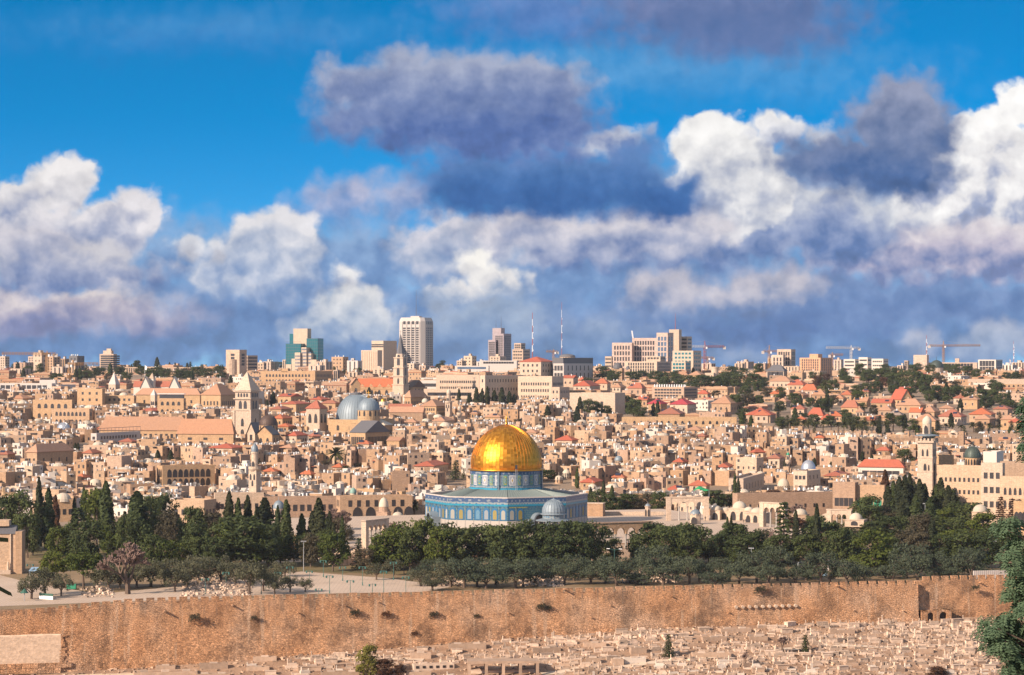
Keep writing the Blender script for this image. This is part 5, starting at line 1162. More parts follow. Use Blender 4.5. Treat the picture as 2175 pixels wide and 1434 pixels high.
        return t
    cupola(2066, 948, 970, 17.5, 985, 885, 'dome of blackened metal on an arcaded ochre drum', 'darkgreen', mark='the blackened arcaded dome', drum='ochre', wn=9)
    cupola(247, 847, 861, 12, 862, 1560, 'bright silver dome behind the ochre school', 'silver', mark='the bright silver dome')
    cupola(135, 897, 911, 14, 918, solveD(135, 925), 'ribbed silver dome on a low stone house at the left', 'silver', mark='the ribbed silver dome', drum='old', wn=9)
    cupola(1717, 977, 998, 16, 999, solveD(1717,1036), 'large dull silver dome behind the blocky cream house', 'silver', mark='the dull silver dome')
    cupola(1664, 1016, 1034, 13.5, 1042, solveD(1664,1046), 'whitish plaster dome left of the blocky cream house', 'limedome')
    cupola(1205, 752, 757, 17, 760, 1960, 'flat dark dome on the roof of the dark-banded building', 'slate')
    cupola(903, 846, 853, 7, 856, solveD(903, 872), 'small white dome beside the ochre gabled house', 'limedome')
    cupola(1314, 968, 977, 9, 988, solveD(1314, 992), 'small grey-blue dome on a stone drum right of the golden dome', 'bluegrey', mark='the small grey-blue dome')
    cupola(1203, 997, 1012, 10, 1020, solveD(1203, 1018), 'round white plaster dome just right of the golden dome', 'limedome', mark='the round white dome')
    cupola(750, 1036, 1046, 7, 1050, 900, 'small pale green cupola behind the great arched range', 'teal_c')
    cupola(592, 1063, 1078, 12, 1090, 870, 'grey-blue dome half hidden by the left cypresses', 'bluegrey')
    for px, yt, hw, yb in ((45,900,11,906),(103,903,10,909),(80,889,10,895),(420,857,11,866),(112,1000,13,1008),(202,1017,14,1030),(453,1033,12,1044),(423,1052,8,1064),(268,1046,9,1058),(790,996,12,1006),(622,1002,12,1010),(722,1022,13,1034),(842,1046,12,1052),(828,1044,10,1050),(1187,1010,9,1018),(1258,1028,11,1038),(1236,891,12,900),(1259,891,12,900),(1284,891,14,901),(1375,1037,14,1046),(1494,1041,11,1048),(1602,1001,8,1008),(1615,1001,9,1008),(1590,930,10,937),(2140,976,9,982),(2158,976,10,982),(2100,976,14,986),(2110,942,14,949),(930,880,10,886),(905,889,9,894),(1120,902,9,908),(1145,902,9,908)):
        o = cupola(px, yt, yb, hw, yb+3, min(solveD(px, yb+9, 880), 1900), 'small whitish dome' if hw < 10 else 'whitish plaster dome', 'limedome', wn=4, drum='old'); o['group'] = 'small plaster domes among the roofs'; AUTO.append((o, o['label'], o.location.copy()))
    # green tarpaulin-like cover
    t = thing('tarpaulin', 'bright green tarpaulin stretched over a roof behind the four-arched arcade', 'tarpaulin', (X(1490,930), 930, Z(1042,930))); b = MB()
    for i in range(6):
        for j in range(4):
            P = lambda u, v: (u*6-3, v*4-2, 1.6*sin(pi*u)*sin(pi*v*.9+.2)+.4*sin(u*7))
            b.quad([P(i/6,j/4),P((i+1)/6,j/4),P((i+1)/6,(j+1)/4),P(i/6,(j+1)/4)])
    b.build('sheet', M['tarp'], t)
    b = MB(); [b.tube((sx,sy,-3),(sx,sy,.3),.08) for sx in (-2.8,2.8) for sy in (-1.8,1.8)]; b.build('poles', M['steel'], t)
    # far city wall with battlements at the right
    def cren(px0, px1, yt, yb, label):
        D = solveD((px0+px1)/2, yb+3); KEEP.append((px0, px1, yb-6, D)); xa, xb = X(px0, D), X(px1, D); z = G((xa+xb)/2, D); h = Z(yt, D)-z
        t = thing('battlemented_wall', label, 'wall', ((xa+xb)/2, D, z)); L = xb-xa; b = MB(); b.box(-L/2,L/2,0,1.6,-3,h); b.build('wall_body', M['old'], t); n = int(L/2.4)
        for i in range(n): b = MB(); u = -L/2+L*(i+.5)/n; b.box(u-.75,u+.75,-.02,.7,h-.02,h+1.0); b.quad([(u-.75,-.02,h+1),(u+.75,-.02,h+1),(u,.34,h+1.7)]); b.build('merlon', M['old'], t)
    cren(1880, 1962, 930, 950, 'battlemented city wall left of the tall square minaret')
    cren(1985, 2042, 930, 952, 'battlemented city wall behind the tall square minaret')
    cren(2090, 2165, 921, 934, 'battlemented city wall near the parked cars at the right')
    cren(1750, 1862, 920, 930, 'pale battlemented wall below the row of palms')
    blk('wall_tower', 'square wall tower between two lengths of battlements', 'tower', 2036, 2050, 916, 952, -25, .7, 'old')
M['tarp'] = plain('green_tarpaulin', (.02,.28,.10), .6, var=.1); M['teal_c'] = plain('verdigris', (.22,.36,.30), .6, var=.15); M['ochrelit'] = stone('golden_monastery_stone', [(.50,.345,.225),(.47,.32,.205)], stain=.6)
town()
# ------------------------------------------------------------------ houses with tiled roofs on the right-hand slope
HIPS = [ # px0, px1, roof top, eaves, wall base, roof colour, angle
 (1634,1690,799,809,824,'tan',-24),(1672,1718,806,817,828,'red',-26),(1701,1740,816,828,838,'red',-20),(1636,1670,828,836,845,'red',-24),(1673,1721,830,839,849,'tan',-18),(1724,1759,826,838,848,'tan',-25),(1784,1818,829,838,850,'red',-22),(1830,1847,826,832,846,'red',-25),(1811,1849,844,853,862,'tan',-25),(1850,1902,847,856,866,'red',-22),(1903,1967,847,860,874,'tan',-26),(1679,1715,859,868,880,'red',-25),(1787,1828,850,865,876,'red',-28),(1715,1754,866,882,893,'red',-26),(1739,1778,879,890,900,'red',-26),(1756,1794,873,883,893,'red',-18),(1835,1864,885,893,902,'red',-15),(1864,1905,860,871,884,'tan',-28),(1883,1921,869,881,894,'grey',-22),(1956,1999,862,874,888,'tan',-26),(1987,2036,859,866,878,'tan',-18),(1992,2054,870,884,900,'red',-24),(2054,2119,866,879,892,'red',-22),(2067,2118,880,889,906,'tan',-22),(2107,2153,860,868,886,'red',-24),(1941,1997,879,893,916,'tan',-24),(2123,2164,881,890,910,'tan',-20),(1600,1649,870,881,894,'red',-24),(1583,1650,866,880,894,'red',-24),(1510,1577,840,856,876,'tan',-24),(1422,1480,847,858,880,'crim',-24),(1376,1417,847,857,880,'crim',-28),(1396,1457,865,878,896,'red',-18),(1217,1276,808,819,830,'red',-16),(1194,1228,797,803,820,'red',-24),(1262,1297,804,814,826,'red',-26),(1228,1250,800,808,818,'red',-20),(1334,1372,813,824,838,'red',-26),(1355,1380,842,850,862,'red',-24),(1462,1500,788,796,806,'tan',-20),(1300,1330,814,822,830,'tan',-24),(1480,1510,829,836,846,'red',-22),(1930,1965,866,876,890,'red',-24),(1770,1800,838,846,858,'tan',-22),(1745,1770,846,854,866,'red',-22),(1650,1680,845,852,862,'tan',-22),(1905,1940,822,830,842,'red',-20),(1985,2010,826,832,842,'red',-20),(2024,2056,838,845,856,'red',-22),(2140,2175,888,896,912,'red',-22),(1690,1715,884,890,900,'red',-18),(1815,1840,866,874,884,'tan',-18),(2040,2085,841,848,866,'tan',-24),
 # scattered red roofs of the old city
 (592,640,836,842,858,'red',-20),(598,660,852,857,876,'red',-24),(682,722,850,856,870,'red',-18),(660,700,842,848,858,'red',-22),(640,700,869,875,884,'red',-20),(575,618,862,868,880,'red',-18),(700,730,866,872,882,'tan',-24),(608,652,916,924,942,'red',-26),(655,682,919,926,940,'red',24),(760,792,936,942,955,'red',-20),(822,862,928,936,956,'tan',-22),(597,634,943,950,966,'tan',-22),(882,950,978,987,1004,'red',-12),(580,620,880,888,905,'red',-20),(590,625,899,905,918,'red',-22),(170,212,1033,1039,1048,'red',-20),(180,212,955,961,976,'red',-20),(445,520,942,950,966,'red',-16),(255,290,931,937,951,'red',-20),(95,125,974,980,990,'red',-20),(205,240,906,912,924,'red',-22),(290,300,843,848,860,'red',-22),(1180,1228,924,934,948,'red',-20),(1480,1506,920,926,938,'red',-22),(1430,1462,972,980,992,'red',-22),(1232,1280,1014,1022,1036,'red',-16),(1410,1460,1030,1040,1050,'red',-18),(1464,1508,1020,1030,1042,'red',-24),(1456,1500,905,912,922,'tan',-20),(1595,1625,954,960,972,'red',22),(1862,1892,950,956,968,'red',-22),(1630,1668,964,972,990,'red',-22),(1730,1756,924,929,942,'red',-16),(1745,1810,1000,1008,1016,'red',-12),(1838,1862,976,984,992,'red',-20),(1888,1920,985,993,1005,'red',-20),(860,890,890,896,906,'tan',-22),(1030,1070,878,885,896,'tan',-22),(920,965,885,893,906,'tan',-20),(1115,1150,912,918,930,'tan',-20),(1000,1022,872,878,888,'tan',-24),(20,70,838,846,858,'tan',-18),(300,350,866,872,880,'red',-22),(0,30,958,964,984,'red',-20),(165,190,1008,1013,1022,'red',-20),(640,668,1000,1006,1018,'red',-22),(560,592,994,1000,1014,'red',-22),(708,738,985,991,1004,'red',-20),(1300,1330,1007,1013,1024,'red',-22),(1520,1560,985,990,1000,'red',-18),(1945,1965,973,979,990,'red',-22),(2120,2150,930,935,944,'tan',-20),(2040,2062,936,941,950,'tan',-22)]
def hips():
    rr = random.Random(21); M['crim'] = rooftile('crimson_sheet_roof', [(.36,.045,.055),(.36,.045,.055)]); M['greyroof'] = rooftile('grey_clay_tiles', [(.26,.2,.16),(.26,.2,.16)])
    LK = {'red':'bright red','tan':'faded tan','crim':'crimson','grey':'grey-brown'}; MT = {'red':'red','tan':'tan','crim':'crim','grey':'greyroof'}
    for (a, c, yt, ye, yb, col, rz) in HIPS:
        rz = rz+rr.uniform(-6,6); fr = rr.uniform(.55,.8); D = solveD((a+c)/2, yb+2, 900); m = mpp(D); mat = rr.choice(['old','ochre','pale','old'])
        rh = max(1.6, (ye-yt)*m*1.02); nf = max(1, int((yb-ye)*m/3.2)); nc = max(2, int((c-a)*m*fr/3.2)); st = rr.choice(['rect','arch','framed'])
        kind_ = 'gable' if rr.random() < .2 else 'hip'
        def ex(r, w, d, h, rr=rr, rh=rh):
            if rr.random() < .5: cube(r, 'chimney', 'old', rr.uniform(-.3,.3)*w, d*.2, h, 1.0, 1.0, rh+.8)
            if rr.random() < .35: kitpart(r, 'water_tank', rr.uniform(-.3,.3)*w, -d*.1, h+rh*.5)
            if rr.random() < .4: kitpart(r, 'solar_panel', rr.uniform(-.3,.3)*w, -d*.3, h+rh*.35, 0, 1.3)
        size = 'small' if (c-a)*m < 9 else 'broad' if (c-a)*m > 15 else ''
        look = ' '.join(f'{size} {dict(old="tan",ochre="ochre",pale="pale")[mat]} house with {LK[col]} {"gabled" if kind_=="gable" else "hip"} roof'.split())
        blk('tiled_house', look, 'house', a, c, ye, yb-1, rz, fr, mat, D=D, roof='hip' if kind_ == 'hip' else 'gablex', rh=rh, rmat=MT[col], win=(min(nc,7), min(nf,3), 1.1, 1.7, .4, .4), style=st, group='houses with tiled roofs', auto=True, extra=ex)
hips()
# ------------------------------------------------------------------ arcades, kiosks and furniture of the esplanade
def arcade(label, px, D, W_, H_, n, rzd, z=0.0, pier=1.6, depth=1.3, mat='pale', mark=None, wing=False):
    t = thing('arcade', label, 'arcade', (X(px, D), D, z), radians(rzd), mark=mark); span = (W_-2*pier)/n; r = span*.42; sp = H_-r*1.15-1.3; b = MB(); dy = depth/2
    for i in range(n):
        c = -W_/2+pier+span*(i+.5); K = 10; pts = [(c+r*cos(pi*k/K), sp+r*1.1*sin(pi*k/K)) for k in range(K+1)]
        for (u0,z0),(u1,z1) in zip(pts, pts[1:]):
            b.quad([(u1,-dy,z1),(u0,-dy,z0),(u0,-dy,H_),(u1,-dy,H_)]); b.quad([(u0,dy,z0),(u1,dy,z1),(u1,dy,H_),(u0,dy,H_)]); b.quad([(u0,-dy,z0),(u1,-dy,z1),(u1,dy,z1),(u0,dy,z0)])
        for s in (-1,1):
            e0, e1 = sorted((c+s*r, c+s*span/2)); b.box(e0,e1,-dy,dy,sp-.25,H_,0,True)
    b.build('arches', M[mat], t)
    b = MB(); b.box(-W_/2-.2,W_/2+.2,-dy-.2,dy+.2,H_,H_+.35,0,True); b.build('cornice', M[mat], t)
    for s in (-1,1): b = MB(); b.box(*sorted((s*W_/2, s*(W_/2-pier))),-dy-.15,dy+.15,-.5,H_); b.build('pier', M[mat], t)
    for i in range(1,n):
        b = MB(); u = -W_/2+pier+span*i; b.lathe([(.42,0),(.42,.25),(.28,.35),(.26,sp-.9),(.45,sp-.25)],8,u,0,0); b.build('column', M['marble'], t)
    if wing: b = MB(); b.quad([(-W_/2-6,-.4,0),(-W_/2,-.4,0),(-W_/2,-.4,H_*.8),(-W_/2-6,-.4,1.2)]); b.quad([(-W_/2-6,.4,0),(-W_/2,.4,0),(-W_/2,.4,H_*.8),(-W_/2-6,.4,1.2)]); b.quad([(-W_/2-6,-.4,1.2),(-W_/2,-.4,H_*.8),(-W_/2,.4,H_*.8),(-W_/2-6,.4,1.2)]); b.build('stair_wall', M[mat], t)
    return t
arcade('pale stone arcade of four pointed arches on the platform', 1460, 825, 14.6, 7.7, 4, 4, mark='the four-arched arcade')
arcade('arcade of slim columns at the head of the eastern steps', 1318, 703, 20, 7.2, 5, 22.3, mark='the arcade above the eastern steps', mat='old')
arcade('short arcade seen nearly end on at the head of the southern steps', 797, 706, 13, 7.8, 4, 62, mark='the end-on southern arcade')
arcade('bright pale arcade with narrow arches right of the row of domelets', 1643, 790, 10.5, 7.8, 3, -44, mark='the narrow-arched arcade')
arcade('low bright arcade of three arches with a sloping stair wall', 1783, 806, 8.4, 4.6, 3, -22, wing=True, mark='the three-arched arcade')
def kiosk(label, px, D, w, h, rd, hd, z=0.0, mat='pale', dmat='limedome', rzd=-20, arches=2, mark=None, oct_=0, stilted=0.0):
    t = thing('domed_kiosk', label, 'kiosk', (X(px, D), D, z), radians(rzd), mark=mark); b = MB()
    if oct_: b.lathe([(w/2,-.4),(w/2,h)],8,0,0,0,0,pi/8); b.lathe([(w/2+.2,h),(w/2+.2,h+.25),(.1,h+.3)],8,0,0,0,0,pi/8)
    else: b.box(-w/2,w/2,-w*.42,w*.42,-.4,h); b.box(-w/2-.12,w/2+.12,-w*.42-.12,w*.42+.12,h-.25,h+.02,0,True)
    if stilted: b.lathe([(rd,h),(rd*.98,h+stilted)],12)
    b.build('walls', M[mat], t)
    b = MB(); b.lathe([(rd*1.05,h+stilted-.02),(rd*1.05,h+stilted+.2)],18); b.dome(rd,hd,18,6,0,0,h+stilted+.1); b.tube((0,0,h+stilted+hd),(0,0,h+stilted+hd+.9),.09,.03); b.build('dome', M[dmat], t, True)
    for i in range(arches):
        u = -w/2+w*(i+.5)/arches; link('archway', UM['arch'], t, (u,-w*.42 if not oct_ else -w*.46,.1), 0, (min(w/arches*.55,2.2),.3,h*.72))
    return t
kiosk('small white domed cell, first of the row of domelets right of the four-arched arcade', 1521, 828, 3.4, 3.3, 1.7, 1.6, arches=1)
kiosk('flat-topped domed cell with a green door in the row of domelets', 1540, 830, 4.4, 3.0, 1.9, 1.2, arches=1)
kiosk('largest domed hall of the row of domelets, its dome highest', 1571, 826, 6.4, 4.2, 2.4, 2.2, mark='the row of domelets')
kiosk('low domelet between the largest hall and the arcaded porch', 1591, 822, 3.6, 3.6, 1.6, 1.1, arches=1)
kiosk('arcaded white porch under a shallow dome at the end of the row of domelets', 1609, 815, 7.4, 3.4, 2.3, 1.5, arches=3)
kiosk('tiny domed tower on slim arches before the dark grove', 1376, 846, 1.9, 3.4, 1.0, 1.0, dmat='bluegrey', arches=2, oct_=1)
kiosk('eight-sided kiosk with a blue-grey dome under the four-arched arcade', 1477, 806, 3.6, 3.2, 1.8, 1.6, dmat='bluegrey', arches=1, oct_=1)
kiosk('pale domed house left of the three-arched arcade', 1700, 800, 5.0, 3.6, 2.3, 1.8, arches=1, mat='old')
kiosk('white-domed low house right of the three-arched arcade', 1818, 800, 6.4, 2.0, 2.2, 2.0, arches=1)
kiosk('plaster dome rising from the trees below the monastery wall', 2082, 815, 5, 3.6, 2.5, 2.3, arches=1, mat='old')
kiosk('carved stone fountain house under a tall bulbous dome', 815, 866, 4.2, 5.0, 1.75, 3.2, z=ESP, mat='old', arches=1, stilted=1.8, mark='the carved fountain dome')
kiosk('low stone cell with a round dome right of the carved fountain', 845, 862, 6.2, 3.4, 2.0, 1.7, z=ESP, arches=0)
kiosk('tiny white domed cell with a green doorway by the arched range', 861, 856, 2.6, 2.8, 1.1, 1.0, z=ESP, arches=1)
t = thing('stone_hut', 'plain windowless stone hut against the right side of the octagon', 'hut', (X(1264,848),848,0), radians(-14)); b = MB(); b.box(-3,3.2,-2,2,-.3,4.4); b.build('walls', M['old'], t); b = MB(); b.box(-3.15,3.35,-2.15,2.15,4.4,4.65,0,True); b.build('roof', M['pale'], t)
for k, (x0, x1) in enumerate(((1275,1370),(1382,1412))):
    D = 852; t = thing('parapet_wall', ['long low parapet at the back of the platform','short low parapet left of the four-arched arcade'][k], 'wall', (X((x0+x1)/2,D),D,0)); L_ = (x1-x0)*mpp(D); b = MB(); b.box(-L_/2,L_/2,-.3,.3,-.2,1.3); b.build('wall_body', M['pale'], t)
# hall at the left edge of the esplanade
def left_hall():
    D = 668; x = X(8, D); t = thing('stone_hall', 'large plain stone hall with a corner pier at the left edge', 'hall', (x, D, ESP), radians(5), mark='the stone hall at the left edge'); m = mpp(D); h = (1220-1135)*m; w = 10
    b = MB(); b.box(-w,3.2,0,8,-.4,h); b.build('wall', M['ochrelit'], t)
    b = MB(); b.box(3.22,5.0,-.4,8,-.4,h+.6); b.build('corner_pier', M['old'], t); b = MB(); b.gable(-w,3.2,-.3,8,h+.02,h+2.2,0,0,'x'); b.build('roof', M['slate'], t)
    b = MB(); b.box(-w,1.2,2,7,h+2,h+3.6); b.build('upper_wall', M['ochrelit'], t)
    b = MB(); b.box(-w,2.0,-1.4,-.02,-.4,1.1); b.build('bench', M['pale'], t)
    b = MB(); b.tube((1.9,-.2,0),(1.9,-.2,h),.22,.22,6); b.tube((1.2,-.6,1.1),(1.2,-.6,3.0),.35,.2,8); b.tube((1.2,-.6,3),(1.2,-.6,3.6),.3,.02,8); b.build('drain_pillar', M['pale'], t)
left_hall()
# lamp posts -------------------------------------------------------------
def lamp_meshes():
    V = {}
    b = MB(); b.tube((0,0,0),(0,0,9),.11,.07,6); b.tube((0,0,8.9),(1.5,0,9.2),.05); b.tube((0,0,8.9),(-1.5,0,9.2),.05); h = MB()
    for s in (-1,1): h.rbox(s*1.75,0,9.12,.9,.3,.16)
    V['twin'] = (b.mesh('lamp_post_pole', [M['gpole']]), [h.mesh('lamp_head', [M['tank']])])
    b = MB(); b.tube((0,0,0),(0,0,.8),.17,.12,8); b.tube((0,0,.8),(0,0,4.6),.08,.06,6); b.tube((-.8,0,4.5),(.8,0,4.5),.05); b.tube((-.8,0,4.5),(-.5,0,4.1),.04); b.tube((.8,0,4.5),(.5,0,4.1),.04); h = MB()
    for s in (-1,1): h.lathe([(.08,.62),(.24,.5),(.2,.05),(.1,0)],8,s*.8,0,3.9)
    V['lantern'] = (b.mesh('lantern_post', [M['gpole']]), [h.mesh('lanterns', [M['gpole']])])
    b = MB(); b.tube((0,0,0),(0,0,8),.1,.07,6)
    for i in range(6): a0, a1 = pi*i/6, pi*(i+1)/6; b.tube((-.9+.9*cos(a0),0,8+.9*sin(a0)),(-.9+.9*cos(a1),0,8+.9*sin(a1)),.06)
    h = MB(); h.rbox(-2.1,0,7.85,1.0,.3,.18); V['crook'] = (b.mesh('crook_pole', [M['steel']]), [h.mesh('crook_head', [M['tank']])])
    b = MB(); b.tube((0,0,0),(0,0,9),.12,.08,6); h = MB()
    for i in range(4): h.rbox(-.6+i*.4,-.15,8.8,.3,.3,.3)
    V['flood'] = (b.mesh('flood_pole', [M['steel']]), [h.mesh('flood_heads', [M['steel']])]); return V
LV = lamp_meshes()
def lamp(k, px, yb, yt, look):
    D = (CAMZ-ESP)*FPX/(yb-HY); s = (yb-yt)*mpp(D)/(9.2 if k != 'lantern' else 4.6); r = thing('lamp_post', look, 'lamp post', (X(px,D),D,ESP), R0.uniform(-.4,.4), 'lamp posts of the esplanade', None, True)
    link('pole', LV[k][0], r, None, 0, (1,1,s)); link('lamp_heads', LV[k][1][0], r, (0,0,(s-1)*(9.0 if k != 'lantern' else 4.5))); return r
for px, yb, yt in [(85,1165,1122),(173,1178,1145),(142,1178,1159),(1305,1224,1166),(1922,1224,1178),(1455,1180,1120),(600,1165,1110),(2100,1200,1150)]: lamp('twin', px, yb, yt, 'twin-armed lamp post')
lamp('crook', 207, 1180, 1121, 'lamp post with a curved crook'); lamp('flood', 645, 1214, 1148, 'floodlight mast'); lamp('flood', 1596, 1208, 1163, 'floodlight mast'); lamp('flood', 1965, 1128, 1068, 'floodlight mast'); lamp('flood', 2168, 1160, 1108, 'floodlight mast')
for px, yb, yt in [(616,1236,1203),(657,1241,1212),(687,1226,1190),(700,1262,1222),(728,1234,1203),(744,1266,1232),(770,1244,1203),(791,1266,1240),(815,1266,1212),(836,1232,1193),(862,1266,1224),(677,1268,1250),(555,1262,1222),(480,1252,1215),(436,1262,1228),(590,1250,1215),(64,1222,1198),(930,1240,1206)]: lamp('lantern', px, yb, yt, 'green twin-lantern post')
# people -------------------------------------------------------------------
def person_meshes():
    out = []
    for pose in range(3):
        me = bpy.data.meshes.new('figure'); st = .17 if pose == 1 else .07
        V = [(0,0,.95),(0,.0,1.18),(0,.0,1.42),(0,-.01,1.52),(0,-.02,1.66),(.09,0,.92),(.1,-st,.5),(.1,-st+.04,.08),(.1,-st-.12,.03),(-.09,0,.92),(-.1,st,.5),(-.1,st+.04,.08),(-.1,st-.10,.03),(.19,0,1.40),(.25,.05,1.13),(.24,-.05 if pose < 2 else -.25,.88 if pose < 2 else 1.15),(-.19,0,1.40),(-.25,.04,1.13),(-.24,-.06,.88)]
        E = [(0,1),(1,2),(2,3),(3,4),(0,5),(5,6),(6,7),(7,8),(0,9),(9,10),(10,11),(11,12),(2,13),(13,14),(14,15),(2,16),(16,17),(17,18)]
        Rr = [.15,.14,.17,.06,.115,.1,.075,.05,.04,.1,.075,.05,.04,.07,.05,.035,.07,.05,.035]
        me.from_pydata(V, E, []); o = bpy.data.objects.new('figure', me); COL.objects.link(o); md = o.modifiers.new('s', 'SKIN'); o.modifiers.new('u', 'SUBSURF').levels = 1
        for i, r in enumerate(Rr): me.skin_vertices[0].data[i].radius = (r, r*.8)
        me.skin_vertices[0].data[0].use_root = True
        dg = bpy.context.evaluated_depsgraph_get(); m2 = bpy.data.meshes.new_from_object(o.evaluated_get(dg)); m2.name = 'person_body'; bpy.data.objects.remove(o)
        m2.materials.clear(); [m2.materials.append(k) for k in (M['cloth'], M['skin'], M['trouser'])]
        for p in m2.polygons: z = p.center.z; p.material_index = 1 if (z > 1.5 or (abs(p.center.x) > .2 and z < .98)) else 0 if z > .93 else 2
        out.append(m2)
    return out
M['cloth'] = plain('dark_cloth', (.05,.05,.06), .9, var=.5); M['skin'] = plain('skin', (.38,.22,.15), .6, var=.05); M['trouser'] = plain('dark_trousers', (.03,.035,.05), .9, var=.3); M['hair'] = plain('dark_hair', (.02,.015,.012), .7)
PM = person_meshes(); b = MB(); b.dome(.115,.11,10,4,0,.01,1.66); HAIR = b.mesh('hair', [M['hair']])
for i, (px, yb, z, lab) in enumerate([(769,1137,ESP,'person in dark clothes walking on the paving, left of a close pair'),(774.5,1136,ESP,'person in dark clothes walking on the paving, right of a close pair'),(858,1219,ESP,'person in black standing on the lawn by the leaning pines'),(1329,1158,0,'person in blue standing under the arcade above the eastern steps'),(1334.5,1158,0,'person in dark clothes under the arcade above the eastern steps, arm bent'),(1486,1107,0,'person beside the blue-grey domed kiosk, standing alone'),(1498,1107,0,'person walking right of the four-arched arcade'),(1580,1113,0,'person in dark clothes before the largest domelet hall, left of two'),(1584,1112.5,0,'person in dark clothes before the largest domelet hall, right of two'),(613,1219,ESP,'person in dark clothes in the garden shade near a lantern post')]):
    D = (CAMZ-z)*FPX/(yb-HY); r = thing('person', lab, 'person', (X(px,D),D,z), R0.uniform(-1.5,1.5), 'people walking on the esplanade'); link('body', PM[i % 3], r); link('hair', HAIR, r)
# sheds, tanks and fences inside the wall -----------------------------------
def shed():
    D = ell(78,1230)[1]; t = thing('shelter', 'open shelter under a pale blue corrugated roof at the left', 'shelter', (X(78,D),D,ESP), radians(-8)); b = MB(); b.rbox(0,0,2.6,3.6,2.6,.12,0,0,radians(18)); b.build('roof', M['bluepaint'], t); b = MB(); [b.tube((sx,sy,0),(sx,sy,2.6),.06) for sx in (-1.6,1.6) for sy in (-1,1)]; b.build('posts', M['steel'], t)
    D = 592; t = thing('canopy', 'small dark green conical canopy at the left behind the rampart', 'canopy', (X(52,D),D,ESP)); b = MB(); b.lathe([(1.1,2.0),(.05,3.1)],8); b.build('roof', M['green_d'], t); b = MB(); b.tube((0,0,0),(0,0,2.3),.1); b.build('post', M['steel'], t)
    D = 596; t = thing('site_fence', 'white and green hoarding behind the rampart at the left', 'fence', (X(98,D),D,ESP), radians(-30)); b = MB(); b.box(-2.2,2.2,-.05,.05,0,.9); b.build('panel', M['tank'], t); b = MB(); b.box(-2.2,2.2,-.07,.07,.9,1.5); b.build('top_panel', M['green_d'], t)
    D = ell(1752,1224)[1]; t = thing('site_cabin', 'pale grey cabin on a blue base among the dark olives', 'cabin', (X(1752,D),D,ESP)); b = MB(); b.box(-1.0,1.0,-1,1,1.6,3.2,0,True); b.build('cabin', M['concrete'], t); b = MB(); b.box(-.6,.6,-.6,.6,0,1.6); b.build('base', M['bluepaint'], t)
    D = ell(1696,1210)[1]; t = thing('water_drum', 'upright grey metal drum beside the northern paving', 'tank', (X(1696,D),D,ESP)); b = MB(); b.lathe([(.35,0),(.35,1.9),(.2,2.1),(.02,2.15)],10); b.build('drum', M['steel'], t)
    D = 634; t = thing('concrete_parapet', 'ribbed grey parapet on top of the rampart by the big tree', 'parapet', (X(2105,D),D,ESP), radians(13)); b = MB(); b.box(-5,6,-.2,.2,0,3.9); [b.box(-5+i*.55,-4.75+i*.55,-.28,-.2,0,3.9) for i in range(20)]; b.build('panel', M['concrete'], t)
    D = ell(160,1252)[1]; t = thing('garden_skip', 'green waste skip under the umbrella pines', 'skip', (X(152,D),D,ESP)); b = MB(); b.prism([(-1.2,-.7),(1.2,-.7),(1.2,.7),(-1.2,.7)],.2,1.4); b.build('body', M['green'], t)
M['bluepaint'] = plain('pale_blue_sheet', (.22,.34,.46), .5, var=.1); M['green_d'] = plain('dark_green_sheet', (.03,.10,.07), .6, var=.15)
shed()
# parked cars far right -------------------------------------------------------
def cars():
    rr = random.Random(8); body = {}
    for k, col in (('white',(.7,.7,.7)),('silver',(.35,.36,.38)),('red',(.4,.03,.03)),('dark',(.03,.035,.05))):
        b = MB(); pr = [(-2.1,.3),(2.1,.3),(2.15,.75),(1.25,.95),(.7,1.42),(-1.2,1.45),(-1.9,.95),(-2.15,.8)]; n = len(pr); b.v = [(x,-.85,z) for x, z in pr]+[(x,.85,z) for x, z in pr]
        b.f = [tuple(range(n)), tuple(range(2*n-1,n-1,-1))]+[(i,(i+1)%n,n+(i+1)%n,n+i) for i in range(n)]; b.m = [0]*(n+2); body[k] = b.mesh('car_body', [plain('car_paint_'+k, col, .3, var=.05)])
    g = MB(); g.box(-1.15,.62,-.87,.87,.98,1.34,0,True); gl = g.mesh('car_glass', [M['glass']]); w = MB(); w.lathe([(.01,-.1),(.32,-.1),(.32,.1),(.01,.1)],10); wv = [(x,z,y) for x,y,z in w.v]; w.v = wv; wm = w.mesh('car_wheel', [M['black']])
    for i, (px, yb) in enumerate([(2087,922),(2096,921),(2106,922),(2116,921),(2127,920),(2138,920),(2148,919),(2122,908)]):
        D = solveD(px, yb); k = ['white','silver','white','dark','white','silver','white','red'][i]; r = thing('parked_car', f'{"dark blue" if k == "dark" else k} parked car', 'car', (X(px,D),D,G(X(px,D),D)+.1), rr.uniform(-.5,.3), 'cars parked by the far city wall', None, True); KEEP.append((px-6,px+6,yb-1,D))
        link('body', body[k], r); link('windows', gl, r); [link('wheel', wm, r, (x,y,.33)) for x in (-1.3,1.3) for y in (-.8,.8)]
cars()
